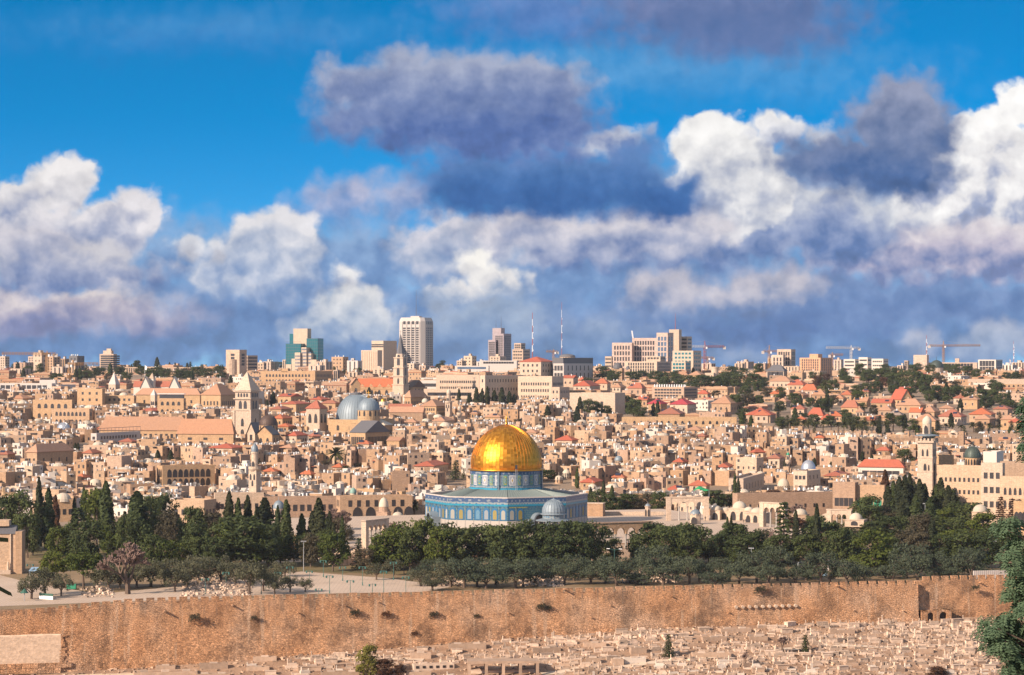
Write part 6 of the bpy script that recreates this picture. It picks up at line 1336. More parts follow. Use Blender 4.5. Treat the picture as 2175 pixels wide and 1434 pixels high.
# ------------------------------------------------------------------ trees
def leafmat(name, c1, c2, transl=.25):
    m, t, b = M_base(name, .75); tc = t.new('ShaderNodeTexCoord'); oi = t.new('ShaderNodeObjectInfo'); ge = t.new('ShaderNodeNewGeometry')
    f = t.m('MULTIPLY_ADD', t.noise(tc.outputs['Object'], .9, 3, .6), .8, t.m('MULTIPLY_ADD', ge.outputs['Random Per Island'], .35, t.m('MULTIPLY_ADD', oi.outputs['Random'], .5, -.35)))
    c = t.mix(t.m('ADD', f, 0, clamp=True), c1, c2); t.put(b.inputs['Base Color'], c)
    b.inputs['Specular IOR Level'].default_value = .2
    tr = t.new('ShaderNodeBsdfTranslucent'); t.put(tr.inputs[0], c); mx = t.new('ShaderNodeMixShader'); mx.inputs[0].default_value = transl
    out = [n for n in t.nt.nodes if n.type == 'OUTPUT_MATERIAL'][0]
    t.nt.links.new(b.outputs[0], mx.inputs[1]); t.nt.links.new(tr.outputs[0], mx.inputs[2]); t.nt.links.new(mx.outputs[0], out.inputs[0]); return m
L = dict(pine=leafmat('pine_needles', (.035,.055,.012), (.125,.145,.022)), dark=leafmat('dark_pine_needles', (.028,.045,.017), (.096,.115,.034)), cyp=leafmat('cypress_foliage', (.020,.030,.014), (.062,.066,.027)),
         olive=leafmat('olive_leaves', (.07,.075,.042), (.15,.145,.085)), dolive=leafmat('dark_olive_leaves', (.046,.062,.038), (.11,.13,.075)), palm=leafmat('palm_fronds', (.04,.05,.015), (.10,.09,.03)), twig=leafmat('dry_twigs', (.15,.098,.08), (.25,.17,.14), .0),
         rust=leafmat('reddish_foliage', (.06,.03,.018), (.13,.06,.03)), grey=leafmat('grey_brown_foliage', (.05,.045,.028), (.11,.09,.05)), fresh=leafmat('fresh_green_leaves', (.034,.072,.044), (.13,.19,.10), .35))
def leafquad(b, p, n, s, rr, asp=1.0):
    n = Vector(n).normalized(); u = n.orthogonal().normalized(); a = rr.uniform(0, 2*pi); w = n.cross(u); e1 = (u*cos(a)+w*sin(a))*s; e2 = (w*cos(a)-u*sin(a))*s*asp
    b.quad([p-e1, p+e2*.6-e1*.1, p+e1, p-e2*.6+e1*.1])
def clump(b, c, r, n, s, rr, flat=.75, jit=.7, up=.25):
    for _ in range(n):
        d = Vector((rr.gauss(0,1), rr.gauss(0,1), rr.gauss(0,1))).normalized(); q = rr.uniform(.62,1.05)
        p = Vector((c[0]+d.x*r*q, c[1]+d.y*r*q, c[2]+d.z*r*q*flat))
        nn = d+Vector((rr.gauss(0,jit), rr.gauss(0,jit), rr.gauss(0,jit)))*.6+Vector((0,0,up)); leafquad(b, p, nn, s*rr.uniform(.6,1.3), rr)
def crown_pine(rr, H=1.0):
    """broad Aleppo pine, unit height 10"""
    b = MB(); t = MB(); top = 10.0; lean = rr.uniform(-.8,.8)
    t.tube((0,0,-1),(lean*.5,.1,3.6),.26,.2,7); t.tube((lean*.5,.1,3.6),(lean,.2,7.5),.2,.08,6)
    for i in range(rr.randint(36,44)):
        a = rr.uniform(0,2*pi); hz = rr.uniform(1.9,9.2); R = 3.8*sqrt(max(.05, 1-((hz-5.0)/4.7)**2))*rr.uniform(.3,.98); c = (lean+R*cos(a), R*sin(a), hz)
        t.tube((lean*.7,.1,max(1.6,hz-1.6)), c, .09, .03, 4); clump(b, c, rr.uniform(.9,1.65), 70, .31, rr, .75)
    return b, t
def crown_umbrella(rr):
    b = MB(); t = MB(); t.tube((0,0,-1),(.2,0,4.2),.25,.2,7)
    for i in range(46):
        a = rr.uniform(0,2*pi); q = sqrt(rr.random())*3.6; c = (q*cos(a), q*sin(a), 3.6+5.0*sqrt(max(0,1-(q/4.0)**2))*rr.uniform(.2,1)); t.tube((.2,0,4.0), c, .08,.03,4); clump(b, c, rr.uniform(.9,1.4), 66, .28, rr, .7)
    return b, t
def crown_cypress(rr, R=.95):
    b = MB(); t = MB(); t.tube((0,0,-1),(0,0,8),.16,.05,6); n = 2100
    for _ in range(n):
        z = 10*(rr.random()**1.15)*.985+.35; k = z/10.3; r = R*(min(1, .45+k*2.6))*(1-k**2.6)**.75*rr.uniform(.72,1.08); a = rr.uniform(0,2*pi)
        r *= 1+.22*sin(3*a+z*1.3)+.15*sin(z*2.7+a)
        p = Vector((r*cos(a), r*sin(a), z)); leafquad(b, p, (cos(a)+rr.gauss(0,.4), sin(a)+rr.gauss(0,.4), .35+rr.gauss(0,.4)), rr.uniform(.14,.30), rr, 1.6)
    return b, t
def crown_conifer(rr, R=2.2):
    b = MB(); t = MB(); t.tube((0,0,-1),(0,0,9.6),.2,.03,6)
    for k in range(15):
        z = .9+8.8*k/15; R_ = R*(1-z/10.3)**.85+.15; n = max(4, int(9-6*k/15)); ph = rr.uniform(0,6)
        for i in range(n):
            a = ph+2*pi*i/n+rr.uniform(-.2,.2); L_ = R_*rr.uniform(.75,1.1); tip = Vector((L_*cos(a), L_*sin(a), z-.18*L_)); t.tube((0,0,z), tip, .04,.015,3)
            for j in range(13):
                q = rr.uniform(.25,1.05); p = Vector((0,0,z))+(tip-Vector((0,0,z)))*q; p += Vector((rr.gauss(0,.16),rr.gauss(0,.16),rr.gauss(0,.1))); leafquad(b, p, (cos(a)*.5+rr.gauss(0,.4), sin(a)*.5+rr.gauss(0,.4), 1), rr.uniform(.2,.36), rr)
    return b, t
def crown_olive(rr, n=30):
    b = MB(); t = MB(); forks = []
    t.tube((0,0,-1),(.15,.1,1.9),.42,.34,7)
    for i in range(4): a = i*1.6+rr.uniform(0,.6); e = (1.7*cos(a),1.7*sin(a),4.0+rr.uniform(-.4,.6)); t.tube((.15,.1,1.7), e, .22,.1,5); forks.append(e)
    for i in range(n):
        a = rr.uniform(0,2*pi); q = sqrt(rr.random())*4.2; c = (q*cos(a), q*sin(a), 3.0+rr.uniform(-1.4,.6)+4.6*sqrt(max(0,1-(q/4.9)**2))*rr.uniform(.2,1)); f = rr.choice(forks); t.tube(f, c, .07,.02,3); clump(b, c, rr.uniform(1.0,1.7), 78, .25, rr, .8, .9)
    return b, t
def crown_bare(rr):
    b = MB(); t = MB()
    def grow(p, d, L_, r, k):
        q = p+d*L_; (t if k < 3 else b).tube(p, q, max(r,.055), max(r*.7,.05), 4 if k < 3 else 3)
        if k >= 6: return
        for _ in range(3 if k < 5 else 4):
            e = (d+Vector((rr.gauss(0,.42), rr.gauss(0,.42), rr.gauss(.06,.25)))).normalized(); grow(q, e, L_*rr.uniform(.62,.86), r*.6, k+1)
    grow(Vector((0,0,-.6)), Vector((.05,0,1)), 1.5, .3, 0); 
    return b, t
def crown_palm(rr):
    b = MB(); t = MB(); t.tube((0,0,-1),(.1,0,6.6),.32,.26,8)
    for i in range(46):
        a = rr.uniform(0,2*pi); el = rr.uniform(-.75,1.25); L_ = rr.uniform(2.7,3.6); p = Vector((.1,0,6.7)); d = Vector((cos(a)*cos(el), sin(a)*cos(el), sin(el)))
        side = Vector((-sin(a), cos(a), 0)); w = .30; prev = None
        for k in range(7):
            q = p+d*(L_*k/6)-Vector((0,0,1))*(L_*.28*(k/6)**2); ww = w*(1-.75*abs(k/6-.35)); cur = (q-side*ww-Vector((0,0,.18*ww/w)), q, q+side*ww-Vector((0,0,.18*ww/w)))
            if prev: b.quad([prev[0],cur[0],cur[1],prev[1]]); b.quad([prev[1],cur[1],cur[2],prev[2]])
            prev = cur
    return b, t
def variants():
    V = {}
    def add(k, fn, n, mats, *a):
        for mk in mats: V[(k, mk)] = []
        for i in range(n):
            b, t = fn(random.Random(hash_(k)+i), *a); cm = b.mesh(k+'_crown', [L[mats[0]]]); tm = t.mesh(k+'_trunk', [M['wood']])
            for mk in mats:
                c2 = cm if mk == mats[0] else cm.copy()
                if mk != mats[0]: c2.materials[0] = L[mk]
                V[(k, mk)].append((c2, tm))
    hash_ = lambda s: sum(ord(c)*(i+7) for i, c in enumerate(s))
    add('pine', crown_pine, 4, ['pine','dark','grey','rust']); add('umbrella', crown_umbrella, 2, ['pine']); add('cypress', crown_cypress, 3, ['cyp','rust','dark']); add('conifer', crown_conifer, 2, ['dark','cyp','rust'])
    add('olive', crown_olive, 4, ['olive','dolive']); add('bare', crown_bare, 2, ['twig']); add('palm', crown_palm, 2, ['palm'])
    return V
TV = variants(); TR = random.Random(17); TCOUNT = [0]; BND = {}
HBASE = dict(pine=10.3, umbrella=9.5, cypress=10.3, conifer=10, olive=8.6, bare=7.6, palm=10.0); WBASE = dict(pine=8.2, umbrella=8.6, cypress=2.3, conifer=4.2, olive=9.6, bare=7.5, palm=6)
TNAME = dict(pine='pine_tree', umbrella='umbrella_pine', cypress='cypress_tree', conifer='conifer_tree', olive='olive_tree', bare='bare_tree', palm='palm_tree')
TLOOK = {('pine','pine'):'bright green pine',('pine','dark'):'dark green pine',('pine','grey'):'grey-brown leafy tree',('pine','rust'):'reddish leafy tree',('umbrella','pine'):'round green umbrella pine',('cypress','cyp'):'dark cypress',('cypress','dark'):'deep green cypress',('cypress','rust'):'reddish brown cypress',('conifer','dark'):'dark layered conifer',('conifer','cyp'):'olive-brown layered conifer',('conifer','rust'):'reddish layered conifer',('olive','olive'):'grey-green olive tree',('olive','dolive'):'dark green olive tree',('bare','twig'):'leafless twiggy tree',('palm','palm'):'date palm'}
def tree(k, mk, px, ybase, ytop, wpx=None, D=None, z=None, grp='trees of the esplanade', label=None, mark=None):
    if D is None:
        zz = ESP if z is None else z; D = (CAMZ-zz)*FPX/(ybase-HY)
    x = X(px, D); zg = G(x, D) if z is None else z
    if z is None and D < 905: zg = ESP
    v = TV[(k, mk)]; cm, tm = v[TCOUNT[0] % len(v)]; TCOUNT[0] += 1
    if cm.name not in BND:
        vs = [q.co for q in cm.vertices]; xs = sorted(abs(q.x) for q in vs); BND[cm.name] = (max(q.z for q in vs), 2*xs[int(len(xs)*.985)])
    hb, wb = BND[cm.name]; m = mpp(D); h = (ybase-ytop)*m; s = h/hb; sw = s if wpx is None else wpx*m/wb
    if D > 895: KEEP.append((px-(wpx or 20)*.45, px+(wpx or 20)*.45, ybase-.22*(ybase-ytop), D))
    size = 'tall ' if h > (13 if k in ('cypress','conifer') else 11) else 'small ' if h < (7 if k != 'olive' else 4.6) else ''
    r = thing(TNAME[k], label or size+TLOOK[(k, mk)], {'palm':'palm'}.get(k, 'tree'), (x, D, zg), TR.uniform(0, 6.28), grp, mark, label is None)
    if sw/s > 2.2: sw = 2.2*s
    link('trunk', tm, r, None, 0, (sw, sw, s)); link('crown', cm, r, None, 0, (sw, sw, s)); return r
def esplanade_trees():
    T = tree
    for px, yb, yt, w in [(83,1164,1012,20),(103,1168,1035,28),(225,1172,1020,36),(291,1195,1042,58),(158,1160,1056,16),(178,1110,1034,16),(487,1190,1043,30),(506,1192,1056,24),(526,1190,1050,26),(562,1186,1056,46),(590,1172,1072,16),(608,1178,1060,28),(641,1176,1090,24),(677,1190,1056,38),(727,1195,1094,14),(708,1185,1110,16),(265,1190,1085,26),(545,1195,1075,22),(1545,1196,1097,12),(1553,1196,1094,12),(1735,1204,1068,20),(1690,1188,1082,18),(1980,1200,1100,24),(1898,1118,1020,26),(1910,1120,1012,26),(1922,1120,1008,28),(1932,1118,1004,24),(1942,1115,1022,22),(1953,1120,1016,28),(1974,1110,998,24),(1988,1115,1030,26),(1998,1115,1014,30),(1964,1115,1026,26),(2014,1118,1030,30),(2026,1120,1046,24),(1886,1118,1030,26),(1945,1140,1050,30),(1915,1140,1060,30),(1975,1140,1055,30),(700,1180,1085,20),(664,1180,1084,26),(1561,1080,1016,10),(1568,1082,1024,10),(1255,1092,1040,14),(1282,1094,1024,12),(1300,1092,1036,14),(1226,1060,1014,10)]: T('cypress', 'cyp' if TR.random() < .6 else 'dark', px, yb, yt, w)
    for px, yb, yt, w in [(1880,1100,998,24),(2098,1112,1038,24),(2112,1115,1050,22),(118,1150,1050,20)]: T('cypress', 'rust', px, yb, yt, w)
    for px, yb, yt, w, mk in [(165,1196,1078,56,'dark'),(20,1165,1060,38,'cyp'),(1665,1198,1066,64,'dark'),(762,1210,1142,32,'dark'),(2062,1110,1030,36,'cyp'),(2078,1112,1042,32,'rust'),(2126,1125,1055,34,'rust'),(2150,1130,1058,34,'rust'),(968,1050,1008,28,'dark'),(985,1048,1026,10,'dark'),(1705,1190,1120,30,'cyp'),(240,1200,1110,40,'cyp')]: T('conifer', mk, px, yb, yt, w)
    for px, yb, yt, w, mk in [(40,1170,1038,80,'dark'),(12,1170,1045,50,'dark'),(205,1165,1032,66,'pine'),(340,1150,1042,76,'dark'),(315,1165,1050,60,'dark'),(122,1192,1114,56,'pine'),(250,1200,1126,62,'pine'),(350,1212,1140,66,'pine'),(385,1205,1150,60,'pine'),(420,1205,1108,76,'dark'),(445,1170,1086,70,'grey'),(380,1180,1095,70,'grey'),(520,1205,1092,120,'dark'),(490,1205,1105,70,'pine'),(460,1210,1140,56,'dark'),(570,1206,1138,60,'dark'),(596,1200,1140,50,'pine'),(650,1196,1130,40,'dark'),(707,1214,1128,64,'pine'),(690,1200,1118,40,'dark'),
        (830,1212,1122,86,'pine'),(800,1210,1135,40,'pine'),(870,1214,1118,60,'dark'),(902,1210,1092,64,'pine'),(945,1212,1108,76,'dark'),(1000,1210,1112,96,'dark'),(1040,1206,1112,60,'dark'),(1080,1214,1104,112,'dark'),(1120,1210,1100,70,'dark'),(1162,1210,1104,80,'dark'),(1210,1212,1103,90,'dark'),(1262,1206,1102,66,'dark'),(1285,1175,1120,40,'dark'),(1300,1200,1140,50,'dark'),(1380,1195,1106,76,'dark'),(1440,1195,1106,106,'dark'),(1480,1195,1112,70,'dark'),(1405,1196,1120,60,'dark'),(1552,1196,1108,70,'dark'),(1600,1196,1120,66,'dark'),(1628,1190,1122,44,'grey'),(1505,1196,1140,50,'grey'),
        (1755,1196,1104,100,'dark'),(1790,1195,1115,60,'dark'),(1855,1222,1120,92,'pine'),(1840,1130,1048,80,'dark'),(1872,1128,1074,60,'grey'),(1900,1130,1085,60,'grey'),(1930,1190,1122,86,'grey'),(1905,1195,1130,60,'grey'),(2012,1115,1036,66,'dark'),(2000,1128,1076,80,'pine'),(2028,1190,1122,90,'pine'),(2085,1160,1084,76,'pine'),(2060,1195,1140,70,'dark'),(2100,1190,1120,80,'dark'),(1820,1190,1130,60,'dark'),(1670,1196,1150,60,'dark'),(2140,1190,1110,80,'dark'),(1955,1160,1085,60,'grey'),
        (1270,1094,1042,40,'dark'),(1300,1096,1050,50,'dark'),(1330,1094,1052,54,'dark'),(1400,1096,1044,44,'dark'),(1375,1092,1050,40,'grey'),(1350,1094,1058,40,'grey'),(1520,1090,1046,60,'dark'),(1550,1088,1052,50,'dark'),(1600,1080,1054,44,'grey'),(1640,1082,1048,44,'rust'),(1690,1092,1046,54,'rust'),(1712,1098,1052,44,'dark'),(1760,1090,1056,54,'grey'),(1820,1085,1060,50,'grey'),(1165,1050,1026,40,'dark')]: T('pine', mk, px, yb, yt, w)
    for px, yb, yt, w, mk in [(60,1185,1090,56,'dark'),(712,1170,1088,64,'grey'),(738,1180,1120,40,'grey'),(690,1175,1095,50,'dark'),(2040,1125,1056,60,'dark'),(2065,1130,1070,60,'dark'),(1850,1140,1070,70,'dark'),(1810,1130,1080,50,'dark'),(1735,1150,1095,50,'dark'),(1680,1150,1085,50,'rust'),(145,1185,1110,50,'dark'),(190,1200,1105,56,'dark'),(270,1205,1090,60,'dark'),(300,1205,1110,60,'dark'),(330,1212,1120,60,'dark'),(405,1190,1080,60,'dark'),(435,1208,1120,56,'dark'),(470,1200,1085,60,'dark'),(545,1206,1110,56,'pine'),(575,1195,1100,50,'dark'),(620,1200,1120,46,'dark'),(665,1205,1130,40,'grey'),(365,1170,1090,60,'grey'),(230,1185,1110,50,'pine'),(775,1216,1150,40,'grey'),(850,1206,1110,66,'pine'),(925,1216,1118,60,'pine'),(975,1214,1122,66,'dark'),(1060,1216,1120,70,'dark'),(1105,1216,1126,60,'dark'),(1145,1214,1122,60,'dark'),(1190,1216,1124,66,'dark'),(1240,1214,1126,60,'dark'),(1360,1200,1118,56,'dark'),(1415,1204,1118,70,'dark'),(1465,1204,1124,60,'dark'),(1525,1200,1130,56,'dark'),(1580,1204,1130,60,'dark'),(1645,1204,1128,56,'dark'),(1720,1204,1128,60,'dark'),(1775,1206,1124,66,'dark'),(1815,1206,1124,60,'dark'),(1890,1206,1126,70,'dark'),(1960,1206,1130,60,'grey'),(2000,1206,1130,60,'dark'),(2045,1206,1128,66,'dark'),(2090,1206,1134,60,'dark'),(1890,1150,1092,60,'dark'),(1930,1150,1095,60,'dark'),(1975,1150,1085,60,'dark'),(2030,1150,1096,60,'dark'),(1860,1150,1100,56,'dark')]: T('pine', mk, px+TR.uniform(-6,6), yb, yt+TR.uniform(-9,14), w*TR.uniform(.85,1.2))
    for px, yb, yt, w in [(112,1246,1170,74),(178,1250,1166,86)]: T('umbrella', 'pine', px, yb, yt, w)
    for px, yb, yt, w in [(272,1262,1150,132),(720,1155,1078,90),(835,1152,1108,66),(455,1110,1065,60),(1640,1200,1125,40),(1690,1130,1070,50)]: T('bare', 'twig', px, yb, yt, w)
    for px, yb, yt, w in [(66,1272,1230,54),(96,1264,1212,56),(130,1266,1224,44),(70,1180,1160,38),(232,1254,1205,60),(205,1250,1212,40),(320,1246,1196,70),(352,1246,1194,66),(396,1250,1198,62),(440,1244,1192,66),(470,1240,1186,60),(420,1232,1186,70),(372,1258,1214,44),(530,1264,1198,66),(560,1256,1210,50),(584,1264,1226,40),(500,1246,1200,50),(616,1258,1226,36),(648,1258,1230,30),(575,1240,1208,50),(605,1225,1196,44),(800,1232,1200,40),(836,1222,1190,40),(255,1250,1215,50),(290,1248,1206,50)]: T('olive', 'olive', px, yb, yb-(yb-yt)*1.2, w*1.15)
    for i in range(46):   # olive grove along the inner foot of the rampart, in two ragged rows
        px = 900+i*27.0+TR.uniform(-9,9)
        if px > 2110: break
        yb = (1255 if px < 1120 else 1246 if px < 1450 else 1246 if px < 1800 else 1240)+TR.uniform(-5,1)-(1 if i % 2 else 8); hh = TR.choice([28,38,46,54,62,76])+TR.uniform(-4,4)
        T('olive', 'dolive' if px > 960 else 'olive', px, yb, yb-hh, TR.uniform(60,84))
    for px, yb, yt, w in [(892,1240,1196,50),(915,1224,1186,50),(955,1230,1184,56),(1005,1226,1180,56),(1060,1226,1182,60),(1115,1228,1186,60),(1175,1226,1184,54),(1235,1226,1182,60),(1290,1222,1176,56),(1335,1226,1182,50),(1365,1216,1176,54),(1415,1220,1180,60),(1470,1222,1180,56),(1530,1222,1182,60),(1585,1222,1184,50),(1640,1226,1186,54),(1720,1230,1196,54),(1950,1224,1190,60),(2005,1224,1186,60),(2060,1222,1186,60)]: T('olive', 'dolive', px, yb, yt, w)
    for px, yb, yt, w in [(712,1000,944,44),(735,1010,984,30),(880,1100,1056,34),(2110,990,945,40)]: T('palm', 'palm', px, yb, yt, w, D=min(solveD(px, yb+4, 880), 1300), mark='the lone tall palm' if px == 712 else None)
def hill_trees():
    rr = random.Random(31)
    def hill(k, mk, px, yb, yt, w): D = solveD(px, yb, 905); return tree(k, mk, px, yb, yt, w, D=D, grp='trees among the houses')
    S = [('cypress','cyp',[(1163,898,860,17),(975,862,824,9),(1012,868,822,14),(1024,870,826,14),(1035,868,820,13),(1050,868,828,15),(1066,870,822,16),(1082,866,830,14),(1092,868,836,10),(997,868,836,14),(1232,884,842,14),(1226,904,862,16),(1388,884,855,9),(1397,886,850,11),(1293,876,848,10),(1285,876,852,9),(1757,876,828,12),(1747,872,846,10),(1472,800,780,8),(1487,802,784,10),(1515,795,779,7),(1894,836,804,12),(1905,838,808,12),(1968,828,800,12),(2080,842,816,12),(2115,846,820,11),(2143,862,828,11),(2040,876,846,14),(580,862,832,20),(568,868,850,14),(784,846,822,16),(357,934,896,16),(363,986,955,14),(335,990,955,14),(205,950,920,9),(160,962,940,8),(166,960,940,8),(245,778,764,7),(360,776,766,6),(372,778,768,6),(404,778,770,5),(490,820,796,12),(300,830,804,10),(1832,980,958,18),(1852,985,965,14),(1675,994,975,12),(1668,1000,976,10),(1730,994,972,12),(1765,996,980,8),(1820,864,836,10),(1700,872,838,12),(1660,858,836,12),(1650,880,856,12),(1735,886,850,12),(1812,918,892,12),(1985,842,818,12),(2010,840,812,12)]),
         ('pine','dark',[(1920,990,952,36),(1985,945,915,24),(1410,818,788,36),(1390,812,786,34),(1345,812,788,36),(1305,812,784,34),(1280,806,776,30),(1365,806,786,30),(1320,806,790,26),(1440,822,792,34),(1465,826,796,36),(1490,828,794,40),(1520,828,798,36),(1545,826,786,44),(1570,828,792,44),(1600,830,790,44),(1620,824,800,30),(1580,800,780,26),(1555,806,776,30),(1610,798,770,26),(1150,850,818,26),(1137,848,814,22),(1250,886,846,34),(1268,884,850,30),(1345,886,846,36),(1360,892,860,32),(1330,876,838,30),(1290,884,860,24),(1560,878,836,34),(1540,870,842,28),(1580,892,866,30),(842,872,850,22),(833,860,846,16),(760,798,780,20),(940,780,764,14),(930,786,772,14),(210,800,780,30),(185,806,786,34),(60,800,776,26),(85,798,770,20),(120,812,792,30),(30,788,772,16),(255,800,778,26),(290,790,764,20),(320,806,784,30),(350,804,782,30),(380,808,784,30),(400,804,786,26),(420,802,778,28),(440,806,780,30),(470,810,774,20),(460,798,776,22),(300,800,776,24),(270,812,788,26),(335,798,778,26),(595,782,768,22),(582,790,772,18),(610,792,782,14),(1845,812,782,30),(1825,806,770,26),(1870,818,780,36),(1890,824,790,34),(1920,828,784,36),(1945,832,786,36),(1965,840,794,36),(1905,812,778,28),(1880,796,772,24),(1940,806,772,26),(1860,840,808,30),(1975,800,772,26),(1950,792,770,20),(2030,800,772,28),(2055,804,776,28),(2010,796,774,24),(2075,806,782,22),(1995,856,816,40),(2015,858,820,36),(2035,856,816,34),(2060,858,820,30),(2090,862,824,34),(2110,862,826,30),(2130,866,832,26),(1800,820,796,26),(1790,806,780,22),(1740,820,800,22),(1680,812,800,20),(1820,842,816,28),(1840,836,812,26),(1930,852,822,34),(1975,858,826,30),(1658,876,850,24),(1690,876,850,22),(1705,900,876,26),(1690,908,886,28),(1660,908,884,26),(1730,908,878,30),(1760,906,882,26),(1800,908,874,28),(1820,910,882,26),(1795,896,868,24),(1890,906,876,24),(1910,910,880,24),(1940,918,888,24),(2140,806,790,26),(2160,812,792,26),(2100,802,784,22),(1640,800,788,18),(1150,790,782,10)]),
         ('pine','grey',[(545,990,975,26),(760,996,982,24),(690,990,978,22),(1590,866,834,36),(1545,826,808,30),(1630,846,820,26),(395,800,780,22),(230,812,792,22),(500,800,782,16),(1100,905,888,20),(2080,920,896,20),(1855,884,858,20),(1770,862,838,20),(420,1010,985,20),(380,990,970,18),(1520,846,828,22)]),
         ('pine','rust',[(1875,826,800,22),(1840,846,826,22),(1735,824,796,20),(1330,806,782,14),(1425,830,812,20),(1755,814,792,18)]),
         ('palm','palm',[(1140,812,796,14),(1148,852,832,18),(1752,850,806,20),(1745,808,790,14),(1775,826,804,14),(711,800,778,14),(732,806,784,12),(812,806,790,12)])]
    for k, mk, lst in S:
        for a in lst: hill(k, mk, *a)
    for i in range(66):
        px = rr.uniform(1240, 2165); yb = rr.uniform(792, 880); hgt = rr.uniform(20, 34)*(1 if yb > 820 else .8)
        if px < 1560 and yb > 835: continue
        hill('pine', rr.choice(['dark','dark','dark','dark','grey','pine']), px, yb, yb-hgt, hgt*rr.uniform(.8,1.2))
    for i in range(30): px = rr.uniform(1560, 2160); yb = rr.uniform(895, 934); hill(rr.choice(['conifer','conifer','cypress']), rr.choice(['dark','cyp']), px, yb, yb-rr.uniform(18,32), rr.uniform(14,24))
    for i in range(34): px = rr.uniform(20, 480); yb = rr.uniform(782, 812); hill(rr.choice(['conifer','cypress','conifer']), rr.choice(['dark','cyp']), px, yb, yb-rr.uniform(14,28), rr.uniform(12,22))
    for i in range(17): px = 1662+i*14.6+rr.uniform(-3,3); hill('palm', 'palm', px, 920+rr.uniform(-4,3), 892+rr.uniform(-3,4), rr.uniform(20,26))
    for i in range(8): px = 1985+i*20+rr.uniform(-5,5); hill('palm', 'palm', px, 918+rr.uniform(-2,3), 898+rr.uniform(-3,4), 20)
esplanade_trees(); hill_trees()
# ------------------------------------------------------------------ the packed old city: individual houses near, one mass of roofs beyond
def city():
    rr = random.Random(99)
    occ = []
    for o in list(COL.objects):
        if o.parent is None and 'category' in o and o.location.y > 860:
            w, d, h = o['dim'] if 'dim' in o else (11, 11, 9)
            occ.append((o.location.x, o.location.y, max(w, d)*.5))
    cand = []
    y = 908.0
    while y < 1640:
        half = y*.225; x = -half
        step = rr.uniform(8.2, 10.6)*(1 if y < 1250 else 1.12)
        while x < half:
            w = rr.choice([3.5,4,4.5,5,5.5,6,7,8,9.5,12])*rr.uniform(.85,1.15); d = rr.uniform(5,9)
            yy = y+rr.uniform(-4,4); xx = x+w/2
            x += w+rr.uniform(-.5,2.2)
            px = 1087.5+FPX*xx/yy
            # the right-hand slope and the north end are gardens and villas
            if px > 1560 and yy > 1285-(px-1560)*.06: continue
            if 1230 < px <= 1560 and yy > 1430-(px-1230)*.42: continue
            if yy > 1560 and px > 900: continue
            
            cand.append((yy, xx, w, d))
        y += step
    cand.sort(); n_ind = 0; far = MB()
    for (yy, xx, w, d) in cand:
        z = G(xx, yy); fl = rr.choice([1,1,1,2,2,2,3]); h = 2.9*fl+rr.uniform(.6,2.2)
        if yy < 950: h = min(h, 7.5)
        if any(abs(xx-a) < r_+w*.42 and abs(yy-b_) < r_+d*.45 for a, b_, r_ in occ): continue
        hw = (w+d*.35)/2; p0, p1 = 1087.5+FPX*(xx-hw)/yy, 1087.5+FPX*(xx+hw)/yy
        top = HY+FPX*(CAMZ-z-h)/yy; lim = max([k[2] for k in KEEP if k[3] > yy+3 and k[0] < p1 and k[1] > p0], default=None)
        if lim is not None and top < lim:
            h2 = CAMZ-z-(lim-HY)/FPX*yy
            if h2 < 2.4: continue
            h = h2
        rzd = rr.gauss(-26, 7) if rr.random() < .72 else rr.gauss(20, 7); rz = radians(rzd)
        q = rr.random(); roof = 'flat' if q < .66 else 'dome' if q < .86 else 'vault' if q < .93 else 'shed'
        mat = rr.choice(['old','old','old','old','pale','white','ochre','concrete'])
        front = p0 > -30 and p1 < 2200
        if n_ind < 300 and front and yy < 1160: house_thing(rr, xx, yy, z, w, d, h, rz, roof, mat); n_ind += 1
        else: house_far(rr, far, xx, yy, z, w, d, h, rz, roof)
    # looser building up the slope of the new city
    y = 1262.0
    while y < 2350:
        half = y*.225; x = -half
        while x < half:
            w = rr.uniform(9,20); d = rr.uniform(8,14); yy = y+rr.uniform(-9,9); xx = x+w/2; x += w+rr.uniform(2,26); px = 1087.5+FPX*xx/yy
            if yy < 1640 and not (px > 1560 and yy > 1275 or 1230 < px <= 1560 and yy > 1445-(px-1230)*.42): continue
            z = G(xx, yy); h = rr.choice([4,6.5,6.5,9,11]) if yy > 1650 else rr.choice([4,6,7.5])
            if any(abs(xx-a) < r_+w*.5 and abs(yy-b_) < r_+d*.5 for a, b_, r_ in occ): continue
            p0, p1 = px-w*.62/yy*FPX, px+w*.62/yy*FPX; lim = max([k[2] for k in KEEP if k[3] > yy+3 and k[0] < p1 and k[1] > p0], default=779)
            h = min(h, CAMZ-z-(lim-HY)/FPX*yy)
            if h < 2.5: continue
            q = rr.random(); rz = radians(rr.gauss(-25,8)); s0 = len(far.v)
            if q < .42: far.box(-w/2,w/2,-d/2,d/2,-4,h,0); far.hip(-w/2-.4,w/2+.4,-d/2-.4,d/2+.4,h-1.4 if h > 4 else h-.8,h+.6,6); far.xf(s0,xx,yy,z,rz); s0 = len(far.v); [far.rbox(u,v,zz,ww,.16,hh,a,1) for u,v,zz,a,ww,hh in winlist(rr,w,d,h-1.2,'r')]; far.xf(s0,xx,yy,z,rz)
            else: house_far(rr, far, xx, yy, z, w, d, h, rz, 'flat')
        y += rr.uniform(16,24)
    o = far.build('packed_houses', [M['old_i'], M['glass_i'], M['roofflat_i'], M['limedome_i'], M['tank'], M['dish'], M['red_i'], M['white'], M['slate']])
    kind(o, 'stuff'); o['label'] = 'packed flat-roofed and domed stone houses filling the old city up the hill'
